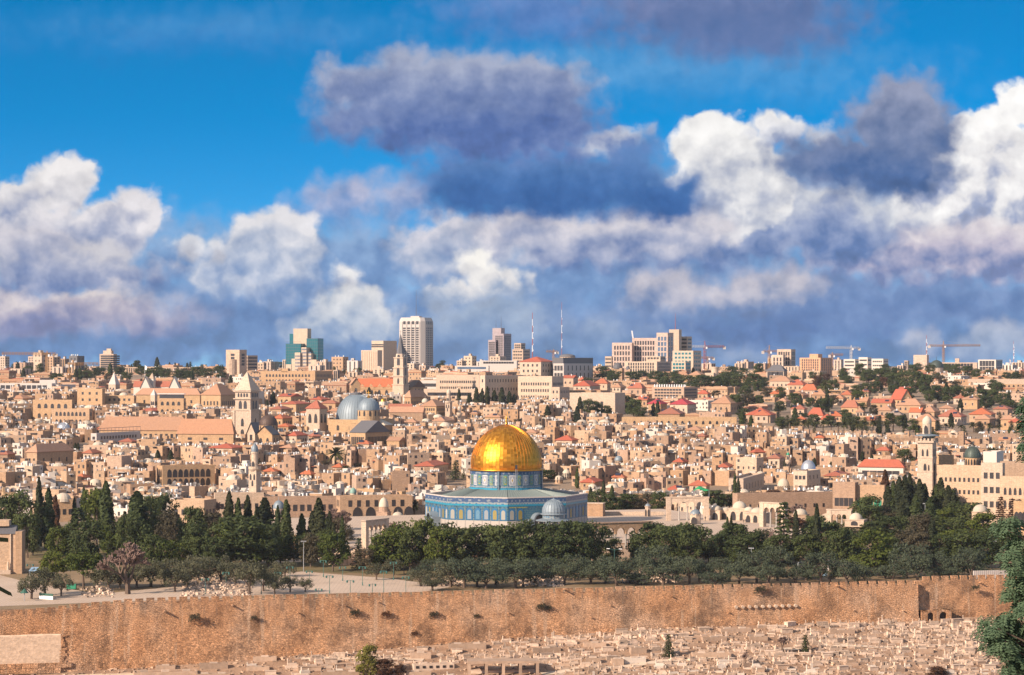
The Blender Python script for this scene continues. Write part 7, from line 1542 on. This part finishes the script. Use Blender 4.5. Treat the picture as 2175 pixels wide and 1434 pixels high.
def winlist(rr, w, d, h, side):
    fl = max(1, int(h/2.9)); wl = []
    for face, L in (('f', w), (side, d)):
        n = max(1, int(L/2.2)); 
        if face != 'f' and rr.random() < .3: continue
        for k in range(fl):
            for i in range(n):
                if rr.random() < .42: continue
                u = L*(i+.5)/n + rr.uniform(-.25,.25); ww, hh = rr.choice([(.7,1.2),(.9,1.5),(.6,.9),(1.1,1.2)]); zz = h-.9-2.8*(k)-hh-rr.uniform(0,.5)
                if zz < .2: continue
                if face == 'f': wl.append((-w/2+u,-d/2,zz,0,ww,hh))
                elif face == 'r': wl.append((w/2,-d/2+u,zz,pi/2,ww,hh))
                else: wl.append((-w/2,d/2-u,zz,-pi/2,ww,hh))
    return wl
SIZEW = lambda w: 'narrow' if w < 5 else 'wide' if w > 9 else ''
def house_thing(rr, x, y, z, w, d, h, rz, roof, mat):
    look = {'old':'tan','pale':'pale','white':'whitewashed','ochre':'ochre','concrete':'grey rendered'}[mat]
    wl = winlist(rr, w, d, h, 'r' if rz < 0 else 'l')
    tall = 'low' if h < 4.4 else 'tall' if h > 8.6 else ''
    st = rr.choice(['rect','arch','framed','framed'])
    rlab = {'flat':'flat-roofed','dome':'domed','vault':'vault-roofed','shed':'sheet-roofed'}[roof]
    r = thing('stone_house', ' '.join(f'{tall} {SIZEW(w)} {look} {rlab} house'.split()), 'house', (x, y, z), rz, 'houses of the old city', None, True)
    b = MB(); zr = h-.7; t = .3
    b.box(-w/2,w/2,-d/2,d/2,-5,zr); b.f.pop(); b.m.pop()
    P = [(-w/2,-d/2),(w/2,-d/2),(w/2,d/2),(-w/2,d/2)]; Q = [(-w/2+t,-d/2+t),(w/2-t,-d/2+t),(w/2-t,d/2-t),(-w/2+t,d/2-t)]
    for i in range(4):
        j = (i+1)%4; b.quad([(*P[i],zr),(*P[j],zr),(*P[j],h),(*P[i],h)]); b.quad([(*P[i],h),(*P[j],h),(*Q[j],h),(*Q[i],h)]); b.quad([(*Q[j],zr),(*Q[i],zr),(*Q[i],h),(*Q[j],h)])
    b.build('wall', M[mat], r)
    b = MB(); b.quad([(*q, zr) for q in Q]); R = min(w, d)*.42
    rm = M['roofflat']
    if roof == 'dome': b.dome(R, R*rr.uniform(.5,.85), 14, 5, rr.uniform(-.1,.1)*w, 0, zr); rm = M['limedome']
    elif roof == 'vault': 
        for i in range(8):
            a0, a1 = pi*i/8, pi*(i+1)/8; b.quad([(-w*.45,R*cos(a0),zr+R*.6*sin(a0)),(w*.45,R*cos(a0),zr+R*.6*sin(a0)),(w*.45,R*cos(a1),zr+R*.6*sin(a1)),(-w*.45,R*cos(a1),zr+R*.6*sin(a1))])
        rm = M['limedome']
    elif roof == 'shed': b.rbox(0,0,zr+.1,w*.9,d*.8,.15,0,0,radians(-10)); rm = rr.choice([M['concrete'],M['slate'],M['red'],M['steel']])
    b.build('roof', rm, r)
    for wv in wl: link('window', UM[st], r, wv[:3], wv[3], (wv[4], .16, wv[5]))
    if rr.random() < .45: cube(r, 'stair_head', mat, rr.choice([-.3,.3])*w, d*.25, zr, min(3,w*.35), 2.6, rr.uniform(2.2,3))
    for k in range(rr.choice([0,1,2,2,3])): kitpart(r, 'water_tank', rr.uniform(-.4,.4)*w, rr.uniform(-.35,.1)*d, zr+.05, rr.uniform(0,3))
    for k in range(rr.choice([1,2,2,3,4])): kitpart(r, 'satellite_dish', rr.uniform(-.44,.44)*w, rr.uniform(-.42,.3)*d, zr+.1, rr.uniform(-.9,.1)-rz, rr.uniform(1.0,1.7))
    if rr.random() < .3: kitpart(r, 'solar_panel', rr.uniform(-.3,.3)*w, rr.uniform(-.3,.2)*d, zr+.05, -rz+rr.uniform(-1.2,-.4))
    if rr.random() < .4 and w > 4: cube(r, 'awning', rr.choice(['red','slate','concrete','tank']), -w*.15, -d/2-.7, h-1.4-rr.uniform(0,1), w*.4, 1.6, .15)
    r['dim'] = (w, d, h)
def house_far(rr, b, x, y, z, w, d, h, rz, roof):
    s = len(b.v); zr = h-.6; m = 7 if rr.random() < .06 else 0
    b.box(-w/2,w/2,-d/2,d/2,-4,h,m); b.f.pop(); b.m.pop(); b.quad([(-w/2,-d/2,zr),(w/2,-d/2,zr),(w/2,d/2,zr),(-w/2,d/2,zr)],2)
    R = min(w,d)*.42
    if roof == 'dome': b.dome(R,R*rr.uniform(.5,.85),12,4,0,0,zr,3)
    elif roof == 'vault': b.dome(R*1.05,R*.4,10,3,0,0,zr,3)
    elif roof == 'shed': b.rbox(0,0,zr+.2,w*.95,d*.9,.2,0,rr.choice([6,8,2,7]),radians(-9))
    for (u,v,zz,a,ww,hh) in winlist(rr,w,d,h,'r' if rz < 0 else 'l'): b.rbox(u,v,zz,ww,.16,hh,a,1)
    if rr.random() < .4: b.rbox(rr.choice([-.3,.3])*w,d*.25,zr,2.6,2.4,rr.uniform(2,2.8),0,m)
    if rr.random() < .3: b.rbox(rr.uniform(-.3,.3)*w,-d/2-.6,h-rr.uniform(.2,1.6),w*.4,1.8,.14,0,rr.choice([6,8,7,8,4]),radians(rr.uniform(-8,4)))
    if rr.random() < .25: b.tube((0,0,zr),(0,0,zr+rr.uniform(2.5,5)),.07,.05,3,8)
    for k in range(rr.choice([0,1,1,2,3])):
        u, v = rr.uniform(-.42,.42)*w, rr.uniform(-.4,.2)*d; b.lathe([(.38,.5),(.38,1.6),(.05,1.75)],6,u,v,zr,4)
    for k in range(rr.choice([1,2,2,3,4])):
        u, v = rr.uniform(-.44,.44)*w, rr.uniform(-.44,.3)*d; q = len(b.v); b.quad([(-.6,0,0),(0,-.12,-.55),(.6,0,0),(0,.1,.6)],5); b.xf(q,u,v,zr+1.0,rr.uniform(-1,.3)-rz)
    b.xf(s, x, y, z, rz)
city()
# ------------------------------------------------------------------ cemetery on the slope below the rampart
def solveC(px, py):
    a, b = 480.0, Dw(X(px, 600))-1.0
    for _ in range(40):
        m = (a+b)/2
        if HY+FPX*(CAMZ-G(X(px, m), m))/m > py: a = m
        else: b = m
    return (a+b)/2
def gz(x, y):
    s = y-Dw(x); return G(x, y)+.45*noise.noise(Vector((x*.09, y*.12, 3)))*smooth(-s, 1, 8)
M['tomb'] = plain('pale_tomb_stone', (.53,.40,.30), .85, var=.4, scale=.8); M['tomb2'] = plain('weathered_tomb_stone', (.38,.265,.185), .9, var=.4, scale=.8); M['tomb3'] = plain('white_marble_tomb', (.60,.51,.42), .7, var=.15); M['tomb_i'] = plain('tomb_stone_far', (.50,.375,.28), .9, var=.7, island=True); M['rub'] = plain('rubble_stone', (.38,.26,.175), .95, var=.9, island=True)
def tombgeo(k, rr):
    """list of (part, builder) for one tomb type"""
    o = []; b = MB()
    if k == 'raised': b.box(-1.15,1.15,-.5,.5,-.6,.5); b.box(-1.0,1.0,-.4,.4,.5,.68); h = MB(); h.rbox(-.85,0,.66,.14,.55,.75); f = MB(); f.rbox(.9,0,.66,.12,.42,.45); o = [('base', b), ('headstone', h), ('footstone', f)]
    elif k == 'stepped': b.box(-1.5,1.5,-.75,.75,-.7,.4); c = MB(); c.box(-1.1,1.1,-.45,.45,.4,.75); c.box(-.9,.9,-.3,.3,.75,1.0); h = MB(); h.lathe([(.16,0),(.14,.9),(.2,1.0),(.12,1.2),(.02,1.25)],8,-.95,0,.75); o = [('base', b), ('upper_slab', c), ('headstone', h)]
    elif k == 'flat': b.box(-1.1,1.1,-.45,.45,-.6,.28); h = MB(); h.rbox(-1.0,0,.1,.16,.7,.55); o = [('slab', b), ('headstone', h)]
    elif k == 'upright': b.box(-.9,.9,-.4,.4,-.6,.15); h = MB(); archplate(h, (-.8,.08,.1), (0,1) if False else (1,0), .55, 1.2, .16); o = [('kerb', b), ('headstone', h)]
    else: b.box(-1.3,1.3,-.55,.55,-.6,.8); b.box(-1.4,1.4,-.65,.65,.8,.92,0,True); o = [('chest', b)]
    return o
def cemetery():
    rr = random.Random(4); T = {}
    for k in ('raised','stepped','flat','upright','chest'):
        T[k] = {m: [(n, b.mesh(n+'_'+k, [M[m]])) for n, b in tombgeo(k, rr)] for m in ('tomb','tomb2','tomb3')}
    LOOK = dict(raised='raised tomb with end stones', stepped='stepped tomb with a post headstone', flat='flat grave slab', upright='grave with an arched headstone', chest='plain chest tomb'); ML = dict(tomb='pale', tomb2='weathered brown', tomb3='white')
    # larger enclosures first
    occ = []
    def encl(px0, px1, yt, yb, lab, mat='tomb2', holes=0):
        pc = (px0+px1)/2; D = solveC(pc, yb); m = mpp(D); x = X(pc, D); w = (px1-px0)*m; h = max(.7, (yb-yt)*m*.62); z = gz(x, D); d = max(2.0, w*.3); r = thing('tomb_enclosure', lab, 'tomb', (x, D+d*.3, z), radians(rr.uniform(2,14)), 'walled family tombs of the cemetery', None, True); t = .35
        b = MB(); b.box(-w/2,w/2,-d/2,-d/2+t,-1.5,h); b.box(-w/2,w/2,d/2-t,d/2,-1.5,h); b.box(-w/2,-w/2+t,-d/2+t,d/2-t,-1.5,h); b.box(w/2-t,w/2,-d/2+t,d/2-t,-1.5,h); b.build('walls', M[mat], r)
        b = MB(); b.quad([(-w/2+t,-d/2+t,h-.35),(w/2-t,-d/2+t,h-.35),(w/2-t,d/2-t,h-.35),(-w/2+t,d/2-t,h-.35)]); b.build('fill', M['cem'], r)
        for i in range(max(1, int(w/4))): b = MB(); u = -w/2+w*(i+.5)/max(1,int(w/4)); b.box(u-.9,u+.9,-.4,.4,h-.4,h+.25); b.build('slab', M['tomb'], r)
        for i in range(holes): link('opening', UM['rect'], r, (-w/2+w*(i+.5)/holes,-d/2,h*.3), 0, (w/holes*.45,.2,h*.45))
        occ.append((x, D+d*.3, w/2+.8, d/2+.8))
    for a in [(871,915,1379,1399),(952,1032,1361,1378),(847,915,1420,1438),(1239,1287,1360,1373),(1244,1275,1392,1409),(1299,1324,1390,1411),(1338,1372,1368,1388),(319,409,1384,1405),(282,416,1420,1440),(330,372,1408,1422),(423,483,1402,1421),(416,488,1424,1440),(537,587,1389,1404),(523,572,1412,1424),(680,770,1418,1438),(1527,1595,1331,1343),(1490,1543,1349,1361),(1760,1815,1335,1347),(1798,1820,1330,1344),(1940,1982,1376,1386),(1590,1630,1348,1360),(1955,2010,1408,1420),(1130,1190,1372,1384),(600,660,1372,1386)]: encl(*a, 'low walled family plot')
    encl(876,963,1404,1422,'long low vault with a row of square openings','tomb',6); encl(1470,1552,1382,1396,'low pink rubble-filled terrace','tomb2'); encl(1324,1371,1388,1407,'white-faced walled plot','tomb3')
    # paths
    for pts in ([(1150,1432),(1300,1418),(1450,1401),(1552,1394)],[(1640,1384),(1663,1379),(1745,1369),(1800,1374),(1900,1374),(2080,1370)],[(60,1440),(420,1428)],[(640,1400),(760,1398),(900,1402)]):
        b = MB(); P = [Vector((X(px, solveC(px, py)), solveC(px, py), 0)) for px, py in pts]
        for p, q in zip(P, P[1:]):
            n = 8; u = (q-p).normalized(); w = Vector((-u.y, u.x, 0))*1.05
            for i in range(n):
                a, c = p+(q-p)*(i/n), p+(q-p)*((i+1)/n); b.quad([(*(k.xy), gz(k.x, k.y)+.12) for k in (a-w, c-w, c+w, a+w)])
        kind(b.build('footpath', M['path']), 'structure')
    # pillared pavilion
    D = solveC(1068, 1436); x = X(1068, D); z = gz(x, D); m = mpp(D); w = 152*m; d = 6.0; H_ = (1436-1403)*m*.92; r = thing('pavilion', 'open concrete pavilion with a flat roof on square pillars among the tombs', 'pavilion', (x, D+2, z), radians(3), mark='the flat-roofed cemetery pavilion'); occ.append((x, D+2, w/2+1, d/2+1.5))
    b = MB(); b.box(-w/2,w/2,-d/2,d/2,H_-.55,H_,0,True); b.build('roof', M['tomb2'], r)
    for i in range(5):
        for v in (-d/2+.3, d/2-.3): b = MB(); u = -w/2+.4+(w-.8)*i/4; b.box(u-.35,u+.35,v-.3,v+.3,-1,H_-.55); b.build('pillar', M['tomb2'], r)
    b = MB(); b.box(-w/2+.8,w/2-.8,0,d/2-.7,-1,.8); b.build('bench', M['tomb'], r)
    # arched niche against the recessed wall
    D = 624.5; x = X(1988, D); z = G(x, D-3)-.3; r = thing('arched_niche', 'ruined double-arched stone niche at the foot of the recessed rampart', 'niche', (x, D, z), radians(13), mark='the double-arched niche'); w, h = 8.2, 3.6; b = MB()
    b.box(-w/2,w/2,.6,3.0,-2,h-.2); b.box(-w/2,-w/2+1.6,-.6,.6,-2,h); b.box(-.75,.75,-.6,.6,-2,h); b.box(w/2-1.2,w/2,-.6,.6,-2,h); b.box(-w/2,w/2,-.6,.6,h-.5,h,0,True); b.build('masonry', M['rampart'], r)
    for u in (-1.72, 1.85): link('archway', UM['arch'], r, (u,.55,-.6), 0, (1.95,.3,h+.0))
    for u, s in ((-1.72,1.93),(1.82,2.13)):
        b = MB(); rr_ = s/2; K = 8; pts = [(u+rr_*cos(pi*k/K), h-1.55+rr_*sin(pi*k/K)) for k in range(K+1)]
        for (u0,z0),(u1,z1) in zip(pts, pts[1:]): b.quad([(u1,-.58,z1),(u0,-.58,z0),(u0,-.58,h-.5),(u1,-.58,h-.5)]); b.quad([(u0,-.58,z0),(u1,-.58,z1),(u1,.5,z1),(u0,.5,z0)])
        b.build('arch', M['rampart'], r)
    # white obelisk
    D = solveC(367, 1392); r = thing('obelisk', 'small white obelisk gravestone on a walled plot', 'gravestone', (X(367,D),D,gz(X(367,D),D)+.9)); b = MB(); b.lathe([(.42,0),(.25,1.9),(.02,2.4)],4,0,0,.4,0,pi/4); b.build('shaft', M['tomb3'], r); b = MB(); b.box(-.5,.5,-.5,.5,-.8,.4); b.build('base', M['tomb3'], r)
    # tombs
    cand = []; s = -3.2
    while s > -62:
        x = -118.0
        while x < 134:
            xx = x+rr.uniform(-.5,.5); ss = s+rr.uniform(-.5,.5); y = Dw(xx)+ss-1.6; x += rr.uniform(2.0,3.3)
            p = scr((xx, y, gz(xx, y)))
            if p[1] > 1446 or p[0] < -20 or p[0] > 2120: continue
            if p[0] < 250 or (p[0] < 620 and rr.random() < .6): continue
            if rr.random() < .2 or any(abs(xx-a) < w_+1.2 and abs(y-b_) < d_+.6 for a, b_, w_, d_ in occ): continue
            cand.append((y-Dw(xx), y, xx))
        s -= rr.uniform(1.35, 1.9)
    cand.sort(key=lambda c: c[1]-.0*c[0]); cand.sort(key=lambda c: -scr((c[2], c[1], gz(c[2], c[1])))[1]); far = MB(); nt_ = 0
    for i, (_, y, xx) in enumerate(cand):
        k = rr.choice(['raised','raised','stepped','flat','flat','flat','flat','upright','chest']); m = rr.choice(['tomb','tomb','tomb','tomb2','tomb2','tomb3']); sc = rr.uniform(.65,1.15); a = radians(rr.gauss(12,7)); z = gz(xx, y)
        if i < 298:
            r = thing('tomb', f'{"large " if sc > 1.02 else "small " if sc < .75 else ""}{ML[m]} {LOOK[k]}', 'tomb', (xx, y, z), a, 'tombs of the cemetery', None, True)
            for n, me in T[k][m]: link(n, me, r, None, 0, (sc, sc, sc))
        else:
            for n, bb in tombgeo(k, rr):
                q = len(far.v); far.v += bb.v; far.f += [tuple(q+j for j in f) for f in bb.f]; far.m += [0]*len(bb.f); far.xf(q, xx, y, z, a, sc)
    o = far.build('tomb_field', M['tomb_i']); kind(o, 'stuff'); o['label'] = 'crowded pale tombs spread along the foot of the rampart'
    # loose stones
    b = MB(); n = 0
    def rock(b, x, y, z, s):
        q = len(b.v); b.box(-s*rr.uniform(.6,1.2),s*rr.uniform(.6,1.2),-s*.7,s*.7,-s*.4,s*rr.uniform(.4,.9)); 
        for i in range(q, len(b.v)): u = b.v[i]; b.v[i] = tuple(c*rr.uniform(.6,1.1) for c in u)
        b.xf(q, x, y, z, rr.uniform(0,6))
    while n < 5200:
        x = rr.uniform(-120,134); s = -rr.random()**1.3*58-1.9; y = Dw(x)+s
        if scr((x,y,gz(x,y)))[1] > 1446: continue
        rock(b, x, y, gz(x,y), rr.choice([.12,.16,.2,.25,.35,.5])); n += 1
    o = b.build('rubble', M['rub']); kind(o, 'stuff'); o['label'] = 'loose stones and rubble scattered between the tombs'
    b = MB()
    for px0, px1, y0, y1, n in ((385,535,1232,1268,420),(1105,1195,1226,1246,420),(1320,1440,1220,1238,460),(930,990,1234,1246,80),(170,240,1252,1270,90)):
        for i in range(n):
            px, py = rr.uniform(px0,px1), rr.uniform(y0,y1); x, y = ell(px, py); k = 1-abs((px-px0)/(px1-px0)*2-1); rock(b, x, y, ESP+rr.random()*1.7*k*(.4+rr.random()), rr.choice([.2,.3,.4,.55]))
    o = b.build('rubble', M['tomb_i']); kind(o, 'stuff'); o['label'] = 'heaps of broken building stone along the inside of the rampart'
    # dry bushes on the ground
    # plants
    def plant(k, mk, px, yb, yt, w, lab): D = solveC(px, min(yb, 1440)); x = X(px, D); return tree(k, mk, px, yb, yt, w, D=D, z=gz(x, D)-.2, grp='trees of the cemetery', label=lab)
    plant('pine','fresh_y',780,1446,1368,54,'rounded yellow-green tree among the tombs at the bottom'); plant('pine','rust',818,1446,1403,44,'reddish brown bush beside the rounded yellow-green tree'); plant('pine','rust',848,1442,1410,30,'smaller reddish bush right of the rounded yellow-green tree')
    plant('conifer','dark',1420,1396,1346,26,'dark ragged conifer among the tombs below the rampart'); plant('conifer','dark',1711,1382,1343,24,'small dark conifer beside the cemetery path'); plant('bare','twig',1660,1388,1350,32,'small bare tree beside the cemetery path'); plant('bare','twig',1583,1416,1384,28,'small bare thorn tree below the pink terrace wall'); plant('pine','rust',1990,1446,1418,70,'low reddish thicket at the bottom right of the cemetery')
    plant('conifer','cyp',560,1360,1342,8,'thin dark sapling at the foot of the rampart')
    cb = MB(); crr = random.Random(77)
    for i in range(9): clump(cb, (crr.uniform(-.7,.7), crr.uniform(-.3,.3), crr.uniform(-.5,.5)), crr.uniform(.35,.6), 40, .13, crr, .9)
    cmesh = cb.mesh('wall_shrub_crown', [L['grey']]); c2 = cmesh.copy(); c2.materials[0] = L['rust']; sb = MB()
    for i in range(7): sb.tube((0,.6,0),(crr.uniform(-.7,.7),-.2,crr.uniform(-.5,.6)),.05,.02,3)
    smesh = sb.mesh('wall_shrub_stems', [M['wood']])
    for px, py, s_, k in [(415,1311,1.5,0),(540,1312,.9,0),(755,1301,1.4,0),(820,1304,1.2,1),(922,1305,1.3,0),(1150,1288,1.3,0),(1165,1291,1.0,0),(1615,1252,1.6,0),(2072,1248,1.2,0),(1012,1308,.8,0),(1998,1300,1.5,0),(880,1345,.9,1)]:
        x = X(px, 600); D = Dw(x)-(2.6 if px < 1940 else .7); x = X(px, D); z = Z(py, D); r = thing('wall_shrub', 'dry shrub' if k == 0 else 'reddish dry shrub', 'shrub', (x, D-.2, z), 0, 'dry shrubs rooted in the rampart', None, True); link('crown', cmesh if k == 0 else c2, r, None, 0, (s_,s_,s_)); link('stem', smesh, r, None, 0, (s_,s_,s_))
L['fresh_y'] = leafmat('yellow_green_leaves', (.08,.085,.018), (.22,.20,.04))
TV[('pine','fresh_y')] = [(c.copy(), t_) for c, t_ in TV[('pine','pine')][:1]]; TV[('pine','fresh_y')][0][0].materials[0] = L['fresh_y']
cemetery()
# near trees on the camera's own hillside, right edge and left edge
def near_trees():
    rr = random.Random(6); D = 92.0
    def drooping(name, lab, cx, D, zc, spots, mat, trunkx):
        zg = G(cx, D); r = thing(name, lab, 'tree', (cx, D, zg)); t = MB(); b = MB()
        t.tube((0,0,-1),(trunkx*.4,0,(zc-zg)*.5),.32,.24,8); t.tube((trunkx*.4,0,(zc-zg)*.5),(trunkx,0,zc-zg+3),.24,.06,7)
        for (dx, dy, dz, R) in spots:
            c = Vector((dx, dy, zc-zg+dz)); t.tube((trunkx*.6,0,max(1.5,zc-zg+dz-1.6)), tuple(c), .07, .02, 5)
            for _ in range(int(120*R)):
                d = Vector((rr.gauss(0,1), rr.gauss(0,1), rr.gauss(0,1))).normalized(); p = c+Vector((d.x*R, d.y*R, d.z*R*.8))*rr.uniform(.35,1.0)
                out = Vector((d.x, d.y, .35)).normalized(); L_ = rr.uniform(.22,.42); prev = p
                for k in range(3):      # a drooping spray of narrow leaflets
                    q = prev+(out*(.8-.3*k)+Vector((0,0,-.25-.45*k))).normalized()*(L_/3)
                    for s in (-1, 1):
                        side = out.cross(Vector((0,0,1))).normalized()*s; leaf = (side*.7+out*.4+Vector((0,0,-.5))).normalized(); w = out.cross(leaf).normalized()*.024; e = q+leaf*rr.uniform(.11,.22); b.quad([q-w*.6, (q+e)/2-w*1.3, e, (q+e)/2+w*1.3])
                    prev = q
        t.build('trunk', M['wood'], r); b.build('crown', L[mat], r)
    S = []
    for px, py, n in [(2130,1110,3),(2110,1125,2),(2150,1140,4),(2125,1170,4),(2160,1190,5),(2120,1200,2),(2140,1230,5),(2165,1250,5),(2130,1265,4),(2105,1310,4),(2085,1330,4),(2100,1350,5),(2075,1345,2),(2130,1340,6),(2160,1330,6),(2120,1380,6),(2150,1400,7),(2105,1375,4),(2135,1425,7),(2170,1420,7),(2110,1420,3),(2160,1290,6),(2170,1150,4),(2145,1290,5),(2170,1370,6),(2090,1372,3)]:
        for i in range(max(2, n-1)): S.append((X(px+26+rr.uniform(-8,8), D)-X(2290, D), rr.uniform(-.8,.8), Z(py+rr.uniform(-10,10), D)-46.0, rr.uniform(.20,.40)))
    for i in range(30): S.append((rr.uniform(-1.5,1.4), rr.uniform(-1.2,1.2), rr.uniform(-5,1.6), rr.uniform(.5,.9)))
    drooping('pepper_tree', 'big feathery green tree overlapping the rampart at the right edge', X(2290, D), D, 46.0, S, 'fresh', .1)
    S = [(X(px, D)-X(2330, D), 0, Z(py, D)-51.0, .22) for px, py in [(2186,845),(2180,860),(2190,870),(2183,890),(2178,905),(2188,925),(2180,945),(2186,965),(2176,870)]]+[(rr.uniform(-1.3,1.2), rr.uniform(-1,1), rr.uniform(-2,1.4), .6) for _ in range(16)]
    drooping('olive_branch_tree', 'leafy branch tips entering at the right edge above the big feathery tree', X(2330, D), D, 51.0, S, 'fresh', .1)
    D2 = 60.0; x = X(-235, D2); r = thing('palm_tree', 'frond tips of a near palm entering at the left edge', 'palm', (x, D2, G(x, D2)), 0); cm, tm = TV[('palm','palm')][0]; s = (49.2-G(x, D2))/6.7; link('trunk', tm, r, None, 0, (.9,.9,s)); link('crown', cm, r, (0,0,6.7*s-6.7*.98), 0, (.98,.98,.98))
near_trees()
# ------------------------------------------------------------------ thin sunlit air over the valley and the city
def haze():
    m = bpy.data.materials.new('thin_haze'); m.use_nodes = True; nt = m.node_tree; nt.nodes.clear(); t = NT(nt)
    v = t.new('ShaderNodeVolumePrincipled'); v.inputs['Color'].default_value = (.86,.88,.95,1); v.inputs['Density'].default_value = 0.00004; v.inputs['Anisotropy'].default_value = .2
    o = t.new('ShaderNodeOutputMaterial'); nt.links.new(v.outputs[0], o.inputs['Volume'])
    b = MB(); b.box(-1500,1500,-1500,3600,-90,125,0,True); kind(b.build('haze', m), 'stuff')
haze()
# ------------------------------------------------------------------ say which one: complete the labels from what stands near each thing
NUM = ['nearest', 'second', 'third', 'fourth', 'fifth', 'sixth', 'seventh', 'eighth', 'ninth', 'tenth', 'eleventh', 'twelfth', 'thirteenth', 'fourteenth', 'fifteenth', 'sixteenth', 'seventeenth', 'eighteenth', 'nineteenth', 'twentieth']
def finish_labels():
    groups = {}
    for o, look, p in AUTO:
        q = scr(p); best = None
        for (ph, mx, my, md) in MARKS:
            if ph == 'the rampart': continue
            d = math.hypot(q[0]-mx, (q[1]-my)*2.2)
            if best is None or d < best[0]: best = (d, ph, mx, my, md)
        if o['category'] == 'shrub': best = (abs(q[0]-1087), 'the golden dome', 1075, 1000, 800)
        if o['category'] == 'tomb': 
            best = min(((math.hypot(q[0]-mx, q[1]-my), ph, mx, my, 0) for ph, mx, my in (('the flat-roofed cemetery pavilion',1068,1436),('the double-arched niche',1988,1325),('the small dark conifer by the path',1711,1380),('the dark ragged conifer',1420,1394),('the rounded yellow-green tree',782,1440),('the white obelisk',367,1390),('the pink terrace wall',1510,1395),('the long vault of square openings',920,1420),('the big feathery tree',2120,1400))))
        dx, dy = q[0]-best[2], q[1]-best[3]
        if abs(dx) > abs(dy)*1.3: rel = 'left of' if dx < 0 else 'right of'
        elif o['category'] == 'tomb': rel = 'above' if dy < 0 else 'below'
        else: rel = 'behind' if p.y > best[4] and best[4] else 'in front of'
        groups.setdefault((look, rel, best[1]), []).append((best[0], o))
    for (look, rel, ph), lst in groups.items():
        lst.sort(key=lambda a: a[0])
        for i, (d, o) in enumerate(lst):
            short = ph if len((look+' '+rel+' '+ph).split()) <= 14 else ph.replace('the ', '', 1)
            if len((look+' '+rel+' '+short).split()) > 14: short = short.replace('flat-roofed cemetery ','').replace('rounded yellow-green tree','yellow-green tree').replace('big feathery tree','feathery tree').replace('double-arched','arched').replace('dark ragged conifer','ragged conifer').replace('pink terrace wall','pink terrace')
            o['label'] = f'{look}, {NUM[i] if i < len(NUM) else str(i+1)+"th"} {rel} {short}' if len(lst) > 1 else f'{look} {rel} {short}'
            if len(o['label'].split()) > 16: o['label'] = o['label'].replace('weathered ', '')
finish_labels()
